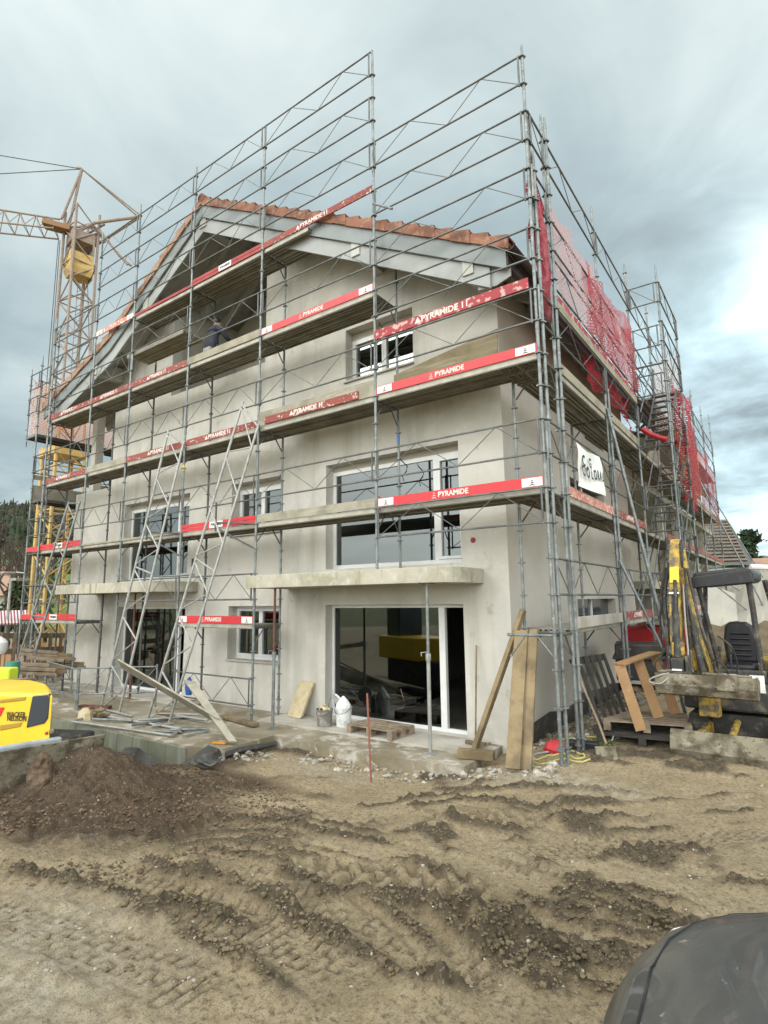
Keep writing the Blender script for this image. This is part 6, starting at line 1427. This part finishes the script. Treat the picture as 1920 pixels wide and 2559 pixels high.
view = Vector((_ray(165, 640).x, _ray(165, 640).y, 0)).normalized(); side_ = Vector((view.y, -view.x, 0))   # cab turned towards the viewer
Mc = Matrix(((side_.x, view.x, 0, 0), (side_.y, view.y, 0, 0), (0, 0, 1, 0), (0, 0, 0, 1))) @ Matrix.Rotation(R(14), 4, 'Z')
zc0 = onD(165, 672, math.hypot(cx_-CX, cy_-CY)).z; zc1 = onD(165, 580, math.hypot(cx_-CX, cy_-CY)).z
HZ = zc1-zc0; zA, zB = zc0+.40*HZ, zc0+.72*HZ
mb = MB(); mb.prism([(-.45, zc0), (.45, zc0), (.45, zA), (-.45, zA)], -.46, .46, 'y'); mb.add([(-.36, -.38, zc0-.28), (.38, -.38, zc0-.28), (.38, .38, zc0-.28), (-.36, .38, zc0-.28), (-.45, -.46, zc0), (.45, -.46, zc0), (.45, .46, zc0), (-.45, .46, zc0)], [(0, 1, 2, 3), (0, 4, 5, 1), (1, 5, 6, 2), (2, 6, 7, 3), (3, 7, 4, 0)]); mb.xf(Mc); mb.build('cab', M['crane'], crn, recalc=True)
mb = MB(); mb.bb(-.44, .44, -.45, .45, zB, zc1); mb.xf(Mc); mb.build('cab_top', M['cranebrown'], crn)
mb = MB()
for x, y in ((-.41, -.42), (.41, -.42), (.41, .42), (-.41, .42)): mb.bb(x-.04, x+.04, y-.04, y+.04, zA, zB)
mb.xf(Mc); mb.build('cab_frame', M['cranebrown'], crn)
mb = MB(); mb.bb(.452, .49, -.3, .46, zc0-.3, zc1-.4); mb.xf(Mc); mb.build('side_panel', M['plaster_side'], crn)
# jib runs off to the left, counter jib to the right
dj = _ray(6750, 1440); dj = Vector((dj.x, dj.y, 0)).normalized(); nj = Vector((dj.y, -dj.x, 0)); cpos = Vector((cx_, cy_, 0))
def jp(x, y, off=0): r_ = _ray(x, y); t = (cpos-CAMP).dot(nj)/r_.dot(nj); return CAMP+r_*t-cpos+nj*off
A1_, A0_ = jp(150, 548), jp(0, 524); B1_, B0_ = jp(118, 560, .0), jp(0, 546); C1_, C0_ = jp(140, 584), jp(0, 569)
ext = 3.0
def extend(a1, a0): return a0+(a0-a1)*ext
mb = MB()
TT, T0 = A1_, extend(A1_, A0_); N1, N0 = C1_+Vector((0, 0, .0)), extend(C1_, C0_)
w_j = .75; Pn = lambda t, s: N1.lerp(N0, t)+(nj*(-w_j/2 if s else w_j/2))
mb.tube(TT, T0, .04, 6); mb.tube(Pn(0, 0), Pn(1, 0), .035, 6); mb.tube(Pn(0, 1), Pn(1, 1), .035, 6); nS = 15
for k in range(nS):
    a, m2, b_ = k/nS, (k+.5)/nS, (k+1)/nS
    for s in (0, 1): mb.tube(Pn(a, s), TT.lerp(T0, m2), .018, 5); mb.tube(TT.lerp(T0, m2), Pn(b_, s), .018, 5)
    mb.tube(Pn(a, 0), Pn(a, 1), .015, 5)
mb.build('jib', M['cranebrown'], crn)
ap = jp(205, 422); mb = MB(); mb.tube(ap, jp(155, 550, .08), .055, 7); mb.tube(ap, jp(170, 566, -.08), .055, 7); mb.tube(ap, jp(192, 419), .06, 7); mb.build('apex_frame', M['cranebrown'], crn, smooth=True)
mb = MB(); mb.tube(ap, extend(ap, jp(0, 388)), .02, 5); mb.tube(ap, extend(ap, jp(0, 434)), .02, 5); mb.build('jib_stay', M['steel_dark'], crn)
cj = jp(350, 541); mb = MB(); mb.tube(ap, cj+nj*.15, .035, 6); mb.tube(ap, cj-nj*.15, .035, 6); mb.build('counter_stay', M['cranebrown'], crn)
mb = MB()
for a, b_, r_ in ((jp(240, 568, .3), cj, .07), (jp(205, 590, .4), jp(240, 568, .3), .07), (jp(218, 610, -.4), jp(262, 585, -.3), .06), (jp(262, 585, -.3), cj, .07), (jp(168, 566), jp(240, 568), .05), (jp(205, 592), jp(262, 560), .05), (jp(245, 570), jp(300, 640), .055), (jp(300, 640), jp(328, 664), .05), (jp(250, 583, .2), jp(322, 668, .2), .05), (jp(215, 595), jp(240, 590), .1), (jp(238, 585), jp(243, 612), .07), (jp(247, 580), jp(262, 605), .06)): mb.tube(a, b_, r_, 7)
mb.build('counter_jib', M['cranebrown'], crn, smooth=True)
mb = MB(); a = jp(112, 562); b_ = jp(180, 580); mb.beam(a+nj*.1, b_+nj*.1, .5, .22); mb.build('slewing_platform', mat('crane_rust_platform', (.22, .12, .06), .7), crn)
mb = MB(); mb.tube(jp(150, 600), jp(120, 1000), .018, 5); mb.tube(jp(146, 600), jp(113, 1000), .018, 5); mb.tube(jp(216, 610), jp(226, 960), .015, 5); mb.build('rope', M['steel_dark'], crn)
# ------------------------------------------------------------------ trees
M['leafdark'] = mat('dark_needles', (.018, .035, .016), .85, var=(3, (.035, .06, .022), .42, .62)); M['leafbrown'] = mat('bare_twigs', (.085, .07, .055), .9, var=(3, (.055, .045, .035), .4, .6))
M['bark'] = mat('bark', (.07, .055, .04), .9)
M['leafivy'] = mat('evergreen_leaves', (.025, .045, .018), .8, var=(4, (.06, .08, .03), .45, .65))
def leafcloud(name, pts_fn, n, size, material, parent, seed):
    r0 = np.random.default_rng(seed); C_ = np.array([pts_fn(r0) for _ in range(n)]); a = r0.normal(size=(n, 3)); a /= np.linalg.norm(a, axis=1)[:, None]
    b_ = r0.normal(size=(n, 3)); b_ -= a*(a*b_).sum(1)[:, None]; b_ /= np.linalg.norm(b_, axis=1)[:, None]; s = size*(.5+r0.random((n, 1)))
    V = np.concatenate([C_+a*s, C_+b_*s*.6, C_-a*s*.8-b_*s*.5], 1).reshape(-1, 3); Fc = np.arange(3*n).reshape(-1, 3)
    me = bpy.data.meshes.new(name); me.from_pydata(V.tolist(), [], Fc.tolist()); me.materials.append(material); me.update(); o = bpy.data.objects.new(name, me); COL.objects.link(o); o.parent = parent; return o
def conifer(label, x, y, z, h, w_, seed, n=2600, cat='tree', m='leafdark'):
    t = thing('conifer_tree', label, cat, (x, y, z)); mb = MB(); mb.tube((0, 0, 0), (0, 0, h*.95), h*.018, 7, h*.004)
    r1 = random.Random(seed); br_ = []
    for k in range(46):
        zz = h*(.12+.85*(k/46)**.9); L_ = w_*(1-(zz/h)**1.25)*(.7+.5*r1.random()); a = r1.random()*6.28; e_ = (L_*math.cos(a), L_*math.sin(a), zz+L_*.12*r1.uniform(-.6, 1)); mb.tube((0, 0, zz), e_, h*.004, 5, h*.001); br_.append((zz, e_))
    mb.build('trunk', M['bark'], t)
    def fn(r0):
        zz, e_ = br_[int(r0.random()*len(br_))]; f = r0.random()**.55; s = (.05+.07*f)*h*.45; return (e_[0]*f+r0.normal()*s*.6, e_[1]*f+r0.normal()*s*.6, zz+(e_[2]-zz)*f+r0.normal()*s*.35-.02*h*f)
    leafcloud('crown', fn, n, h*.030, M[m], t, seed); return t
def baretree(label, x, y, z, h, seed, depth=5, spread=.5):
    t = thing('bare_tree', label, 'tree', (x, y, z)); mb = MB(); tw = MB(); r1 = random.Random(seed)
    def grow(p, d, L_, r_, k):
        q = p+d*L_; (mb if k > 2 else tw).tube(p, q, r_, 5, r_*.65, caps=False)
        if k == 0: return
        for _ in range(3 if k > 1 else 3): nd = (d+Vector((r1.uniform(-1, 1), r1.uniform(-1, 1), r1.uniform(-.3, .7)))*spread*1.1).normalized(); grow(q, nd, L_*r1.uniform(.62, .85), r_*.62, k-1)
    grow(Vector((0, 0, 0)), Vector((0, 0, 1)), h*.27, h*.022, depth); mb.build('trunk', M['bark'], t); tw.build('crown', M['leafbrown'], t); return t
p = onD(1893, 1500, 60); conifer('dark green spreading pine at the right edge beyond the excavator', p.x, p.y, -1, 9.6, 3.9, 3, 5200)
p = onD(1950, 1500, 56); conifer('second dark conifer cut off by the right edge of the frame', p.x, p.y, -1, 6.6, 3.6, 4, 3000)
p = onD(1821, 1500, 80); conifer('thin pointed cypress above the roof battens', p.x, p.y, 2, 6.4, .35, 5, 500)
p = onD(1925, 1480, 64); baretree('brown leafless bush at the right edge beside the pine', p.x, p.y, -1, 7, 31, 5, .7)
p = onD(15, 1560, 40); baretree('large bare tree reaching up at the left edge of the frame', p.x, p.y, -1, 8.5, 8, 6, .55)
p = onD(70, 1560, 52); baretree('bare tree with thin branches right of the large one', p.x, p.y, -1, 8.5, 9, 6, .6)
p = onD(40, 1560, 38); t_ = conifer('dense dark evergreen hedge tree behind the left scaffold', p.x, p.y, -1.2, 5.2, 2.0, 10, 3800, m='leafivy')
# hills
def hill(name, az0, az1, prof, m, seed, na=60):
    V = []; n_ = len(prof)
    for i in range(na+1):
        az = az0+(az1-az0)*i/na; d = Vector((math.sin(az), math.cos(az), 0)); k = .82+.36*vnoise(np.array([i*.22]), np.array([seed*1.]), seed)[0]; edge = min(1, min(i, na-i)/8)
        for j, (D, z) in enumerate(prof):
            kz = 1+(k-1)*(j/(n_-1)); V.append((CX+d.x*D, CY+d.y*D, (z*kz+.6*math.sin(i*1.3+j))*edge-1.2*(1-edge) if z > 1 else -1.2))
    mb = MB(); mb.add(V, [(i*n_+j, (i+1)*n_+j, (i+1)*n_+j+1, i*n_+j+1) for i in range(na) for j in range(n_-1)]); o = mb.build(name, m, smooth=True); return tag(o, kind='structure')
M['meadow'] = mat('meadow', (.10, .15, .035), .95, var=(.03, (.15, .17, .06), .4, .6), var2=(.2, (.07, .11, .03), .5, .7)); M['woodfloor'] = mat('wood_floor', (.07, .06, .045), .95, var=(.1, (.045, .045, .03), .4, .6))
def az_of(px): r_ = _ray(px, 1480); return math.atan2(r_.x, r_.y)
a0, a1 = az_of(-900), az_of(700)
hill('meadow_hill', a0, a1, [(70, -1), (110, 3.5), (150, 10.5), (185, 17.5), (200, 20)], M['meadow'], 3)
hill('wooded_hill', a0, a1, [(186, 16.5), (215, 24), (250, 32), (290, 36), (340, 30)], M['woodfloor'], 3)
hill('far_hill', az_of(1500), az_of(2600), [(420, -1), (520, 14), (640, 36), (760, 44), (900, 30)], mat('far_hill_woods', (.07, .10, .085), .95, var=(.01, (.05, .075, .065), .4, .6)), 6)
hz_o = bpy.data.objects['wooded_hill'].data
def forest(name, n, D0, D1, azr, zfn, mats, label, seed, hmin=6, hmax=11):
    r1 = random.Random(seed); mb = MB()
    for k in range(n):
        az = r1.uniform(*azr); D = r1.uniform(D0, D1); x, y = CX+math.sin(az)*D, CY+math.cos(az)*D; z = zfn(az, D)-1; h = r1.uniform(hmin, hmax); mi = 0 if r1.random() < .42 else 1
        if mi == 0:
            for j in range(4):
                zz = z+h*(.15+.22*j); rr = h*.20*(1-.23*j)*r1.uniform(.8, 1.2); n_ = 7; a = r1.random()*6
                V = [(x+rr*(.7+.5*r1.random())*math.cos(a+i*6.28/n_), y+rr*math.sin(a+i*6.28/n_), zz+r1.uniform(-.3, .3)) for i in range(n_)]+[(x, y, zz+h*.34)]
                mb.add(V, [(i, (i+1) % n_, n_) for i in range(n_)], 0)
        else:
            for j in range(46):
                a, b_ = r1.random()*6.28, r1.random(); rr = h*.3*math.sin(math.pi*min(1, b_*.9+.1)); q = Vector((x+rr*math.cos(a)*r1.random(), y+rr*math.sin(a)*r1.random(), z+h*(.2+.8*b_))); s = h*.07
                mb.add([q+Vector((r1.uniform(-s, s), r1.uniform(-s, s), r1.uniform(-s, s)*1.6)) for _ in range(3)], [(0, 1, 2)], 1)
    o = mb.build(name, mats, recalc=False); return tag(o, label, 'forest', kind='stuff')
prof_ = [(70, -1), (110, 3.5), (150, 10.5), (186, 16.5), (215, 24), (250, 32), (290, 36), (340, 30)]
def hz_(az, D):
    i = (az-a0)/(a1-a0)*60; k = .82+.36*vnoise(np.array([i*.22]), np.array([3.]), 3)[0]; z = np.interp(D, [p_[0] for p_ in prof_], [p_[1] for p_ in prof_]); j = np.interp(D, [186, 340], [.2, 1]); return z*(1+(k-1)*j)
forest('forest', 1500, 186, 300, (az_of(-150), az_of(260)), hz_, [M['leafdark'], M['leafbrown']], 'brown and dark green woodland covering the hill at the left', 5, 5, 10)
forest('forest_edge', 70, 90, 150, (az_of(-100), az_of(230)), hz_, [M['leafdark'], M['leafbrown']], 'scattered leafless trees at the foot of the green meadow', 6, 3, 6)
# ------------------------------------------------------------------ village edge on the left
def cottage(label, D, px0, px1, ztop, zroof, wall, roofm, rz_=0):
    a, b_ = onD(px0, 1500, D), onD(px1, 1500, D); t = thing('house', label, 'house', ((a.x+b_.x)/2, (a.y+b_.y)/2, -1), math.atan2(b_.y-a.y, b_.x-a.x)); L_ = (b_-a).length/2
    mb = MB(); mb.bb(-L_, L_, 0, 7, 0, ztop+1); mb.build('wall', wall, t)
    mb = MB(); mb.add([(-L_-.4, -.5, ztop+.9), (L_+.4, -.5, ztop+.9), (L_+.4, 3.5, zroof+1), (-L_-.4, 3.5, zroof+1), (L_+.4, 7.5, ztop+.9), (-L_-.4, 7.5, ztop+.9)], [(0, 1, 2, 3), (3, 2, 4, 5), (0, 3, 5), (1, 4, 2)]); mb.build('roof', roofm, t)
    for k in range(3): mb = MB(); x = -L_+L_*2*(k+.5)/3; mb.bb(x-.45, x+.45, -.04, .02, 1.4, 2.6); mb.build('window', M['glass_dark'], t)
cottage('distant house with a terracotta roof at the left edge behind the bare trees', 62, -20, 42, 3.4, 5.2, M['plaster_side'], M['tileweather'])
cottage('distant cream house with an orange roof higher up the slope', 85, 5, 30, 6.0, 7.6, M['plaster_side'], M['tile'])
# striped pavilion roof
pv = thing('striped_pavilion', 'low open shed with a red and white striped roof left of the crane', 'shed')
r0_, r1_, r2_, r3_ = onD(-60, 1560, 24), onD(82, 1556, 26), onD(80, 1524, 29), onD(-60, 1528, 28)
f0, f1 = onD(-60, 1557, 24), onD(84, 1556, 26)
mw, mr_ = MB(), MB(); ns = 34
for k in range(ns):
    a, b_ = r0_.lerp(r1_, k/ns), r0_.lerp(r1_, (k+1)/ns); c_, d_ = r3_.lerp(r2_, (k+1)/ns), r3_.lerp(r2_, k/ns)
    tgt = mw if k % 2 else mr_; tgt.add([a, b_, c_, d_, a-Vector((0, 0, .05)), b_-Vector((0, 0, .05)), c_-Vector((0, 0, .05)), d_-Vector((0, 0, .05))], [(0, 1, 2, 3), (7, 6, 5, 4), (0, 4, 5, 1), (2, 6, 7, 3)])
mw.build('white_stripes', M['white'], pv, recalc=False); mr_.build('red_stripes', mat('awning_red', (.28, .04, .07), .7), pv, recalc=False)
mb = MB()
for k in range(6):
    for u_, v_ in ((r0_, r1_), (r3_, r2_)): q = u_.lerp(v_, (k+.3)/6); mb = MB(); mb.tube((q.x, q.y, -1), (q.x, q.y, q.z-.05), .06, 6); mb.build('post', M['steel_dark'], pv); mb = MB(); mb.quad((r3_.x, r3_.y, -1), (r2_.x, r2_.y, -1), (r2_.x, r2_.y, 1.0), (r3_.x, r3_.y, 1.0)); mb.build('back_wall', M['steel_dark'], pv)
def lamp(label, px, pyt, D, arm, group='street lamps at the village road'):
    q = onD(px, pyt, D); t = thing('street_lamp', label, 'street lamp', (q.x, q.y, -1), group=group); h = q.z+1
    mb = MB(); mb.tube((0, 0, 0), (0, 0, h), .075, 8, .05); mb.build('pole', M['alu'], t, smooth=True)
    mb = MB(); mb.tube((0, 0, h), (arm[0]*.4, arm[1]*.4, h+.05), .035, 6); mb.box((arm[0]*.8, arm[1]*.8, h+.05), (.5, .5, .09)); mb.build('lamp_head', M['alu'], t)
lamp('tall street lamp near the left edge, in front of the dark hedge tree', 27, 1452, 26, (.5, .2)); lamp('second street lamp with a long head partly behind the corner post', 62, 1432, 34, (-1.2, -.5))
# road barrier, fence and timber stacks
fe = thing('site_fence', 'low wooden rail fence crossing behind the far left scaffold', 'fence'); a, b_ = onD(-80, 1590, 19), onD(175, 1588, 24)
for k in range(9): q = a.lerp(b_, k/8); mb = MB(); mb.beam((q.x, q.y, -.8), (q.x, q.y, q.z+.1), .12, .12, up=(1, 0, 0)); mb.build('post', M['palletwood'], fe)
mb = MB(); mb.beam(a, b_, .05, .16); mb.beam(a-Vector((0, 0, .45)), b_-Vector((0, 0, .45)), .05, .16); mb.build('rails', M['palletwood'], fe)
for k, (px, D, lb) in enumerate([(((58, 1632), (150, 1640)), 17.5, 'stack of orange-brown timber boards behind the left scaffold'), (((30, 1668), (130, 1672)), 16.5, 'pale pile of long timbers at the far left'), (((95, 1655), (170, 1660)), 18.5, 'dark brown stack of planks by the crane foot')]):
    a, b_ = onD(*px[0], D), onD(*px[1], D); t = thing('timber_stack', lb, 'timber stack', group='timber stacks by the crane')
    for j in range(5):
        mb = MB(); o_ = Vector((0, .35*(j % 2), .09*(j//2))); o_.z -= .1; sh_ = Vector((random.uniform(-.3, .3), 0, 0)); mb.beam(a+o_+sh_, b_+o_+sh_, .22, .07); mb.build('board', M['wood' if j % 2 else 'palletwood'], t)
mb = MB(); q = onD(-3, 1608, 15); mb.loft([[(q.x+.17*s*math.cos(2*math.pi*i/12), q.y+.17*s*math.sin(2*math.pi*i/12), q.z+z*.45) for i in range(12)] for s, z in ((.75, -.5), (1, -.3), (1, .05), (.7, .2), (.2, .32))]); single(mb, 'white_sack', M['pvc'], 'bulging white sack at the left edge above the yellow excavator', 'sack', smooth=True)
mb = MB(); mb.bb(-.5, .22, -.12, .12, -.16, .10); q = onD(8, 1682, 13); mb.xf(T(q.x, q.y, q.z) @ RZ(.5)); single(mb, 'green_crate', mat('lime_crate', (.62, .75, .04), .5), 'lime yellow crate at the left edge above the yellow excavator', 'crate', bevel=.03)
mb = MB(); q = onD(31, 1678, 13.2); mb.tube((q.x, q.y, q.z-.3), (q.x, q.y, q.z+.18), .12, 12); single(mb, 'teal_drum', mat('teal', (.04, .20, .17), .5), 'small teal drum right of the lime crate', 'drum', smooth=True)
mb = MB(); a, b_ = onD(-30, 1712, 11.5), onD(70, 1703, 12.5); mb.beam(a, b_, .3, .12); single(mb, 'beam', M['palletwood'], 'thick pale beam lying just above the yellow excavator roof', 'beam')
# ------------------------------------------------------------------ right background: earth bank, covered spoil heap, skip
def tentmesh(name, label, ridge, D, z0, m, depth=5, seed=1):
    V = []; n_ = len(ridge)
    for (x, y) in ridge:
        q = onD(x, y, D); d = Vector((q.x-CX, q.y-CY, 0)).normalized(); V += [(q.x-d.x*depth*.5, q.y-d.y*depth*.5, z0), (q.x-d.x*depth*.3, q.y-d.y*depth*.3, z0+(q.z-z0)*.55), (q.x, q.y, q.z), (q.x+d.x*depth*.5, q.y+d.y*depth*.5, z0)]
    mb = MB(); mb.add(V, [(4*i+j, 4*(i+1)+j, 4*(i+1)+j+1, 4*i+j+1) for i in range(n_-1) for j in range(3)]); o = mb.build(name, m); return tag(o, label, 'tarpaulin')
tentmesh('white_tarpaulin', 'cream white tarpaulin stretched over a long spoil heap behind the excavator', [(1660, 1520), (1700, 1500), (1760, 1455), (1800, 1470), (1838, 1484), (1862, 1466), (1900, 1448), (1930, 1432), (1990, 1420)], 24, .75, M['tarp'], 6)
M['earth'] = mat('earth_bank', (.20, .15, .09), .95, var=(1.2, (.12, .10, .06), .42, .62), bump=(8, .8, 8))
V = []; n_ = 24
for i in range(n_+1):
    q0 = onD(1560+i*22, 1700, 15); q1 = onD(1560+i*22, 1562, 21)
    for j in range(6): t = j/5; V.append((q0.x*(1-t)+q1.x*t, q0.y*(1-t)+q1.y*t, (.2*(1-t)+(q1.z+.05)*t)+.10*math.sin(i*1.7+j*2.3)))
mb = MB(); mb.add(V, [(i*6+j, (i+1)*6+j, (i+1)*6+j+1, i*6+j+1) for i in range(n_) for j in range(5)]); o = mb.build('earth_bank', M['earth'], smooth=True); tag(o, kind='structure')
sk = thing('red_skip', 'red metal skip behind the stair tower base', 'skip'); q = onD(1632, 1580, 17)
mb = MB(); mb.prism([(-.75, 0), (.75, 0), (1.1, 1.2), (-1.1, 1.2)], -.8, .8, 'y'); mb.xf(T(q.x, q.y, .5)); mb.build('body', mat('skip_red', (.40, .012, .02), .5, var=(2, (.28, .02, .02), .4, .7)), sk, bevel=.03)
mb = MB(); mb.bb(-.9, 2.2, -.5, .5, -.02, .12); mb.xf(T(q.x+.2, q.y-1.2, .42)); mb.build('white_lid', M['pvc'], sk)
mb = MB(); q = onD(1600, 1650, 13.2); mb.bb(-.45, .45, -.5, .5, -.35, .35); mb.bb(-.5, .5, -.55, .55, .05, .12); mb.xf(T(q.x, q.y, q.z) @ RZ(.2)); single(mb, 'grey_crate', M['zinc'], 'dark grey lidded crate at the far end of the side wall', 'crate', bevel=.02)
def shrubs(name, n, fn, size, m, label, seed): o = leafcloud(name, fn, n, size, m, None, seed); return tag(o, label, 'bush', kind='stuff')
M['grassm'] = mat('weeds', (.07, .10, .025), .9, var=(5, (.12, .13, .05), .4, .65))
def wd(r0): x = -.75+r0.random()*1.6; y = 9.6+r0.random()*3.4; return (x, y, .2+r0.random()**2*.3)
shrubs('weeds', 2600, wd, .035, M['grassm'], 'green weeds growing beyond the pallets', 3)
def wd2(r0):
    x = .15+r0.normal()*.12; y = 1.25+r0.normal()*.12; return (x, y, ground_at(x, y)+r0.random()**2*.06)
shrubs('grass_tuft', 350, wd2, .02, M['grassm'], 'small tufts of grass at the foot of the corner posts', 4)
mb = MB()
for k in range(7):
    q = onD(1905+k*6, 1455-6*(k % 3), 34+k*1.5); mb.bb(q.x-3, q.x+3, q.y-1, q.y+1, -1, q.z)
cottage('grey-roofed house beyond the white tarpaulin at the right', 46, 1775, 1870, 3.6, 4.6, M['steel_dark'], M['steel_dark'])
cottage('brown-roofed house at the right edge below the dark pine', 50, 1890, 1990, 4.2, 5.4, M['plaster_side'], M['tileweather'])
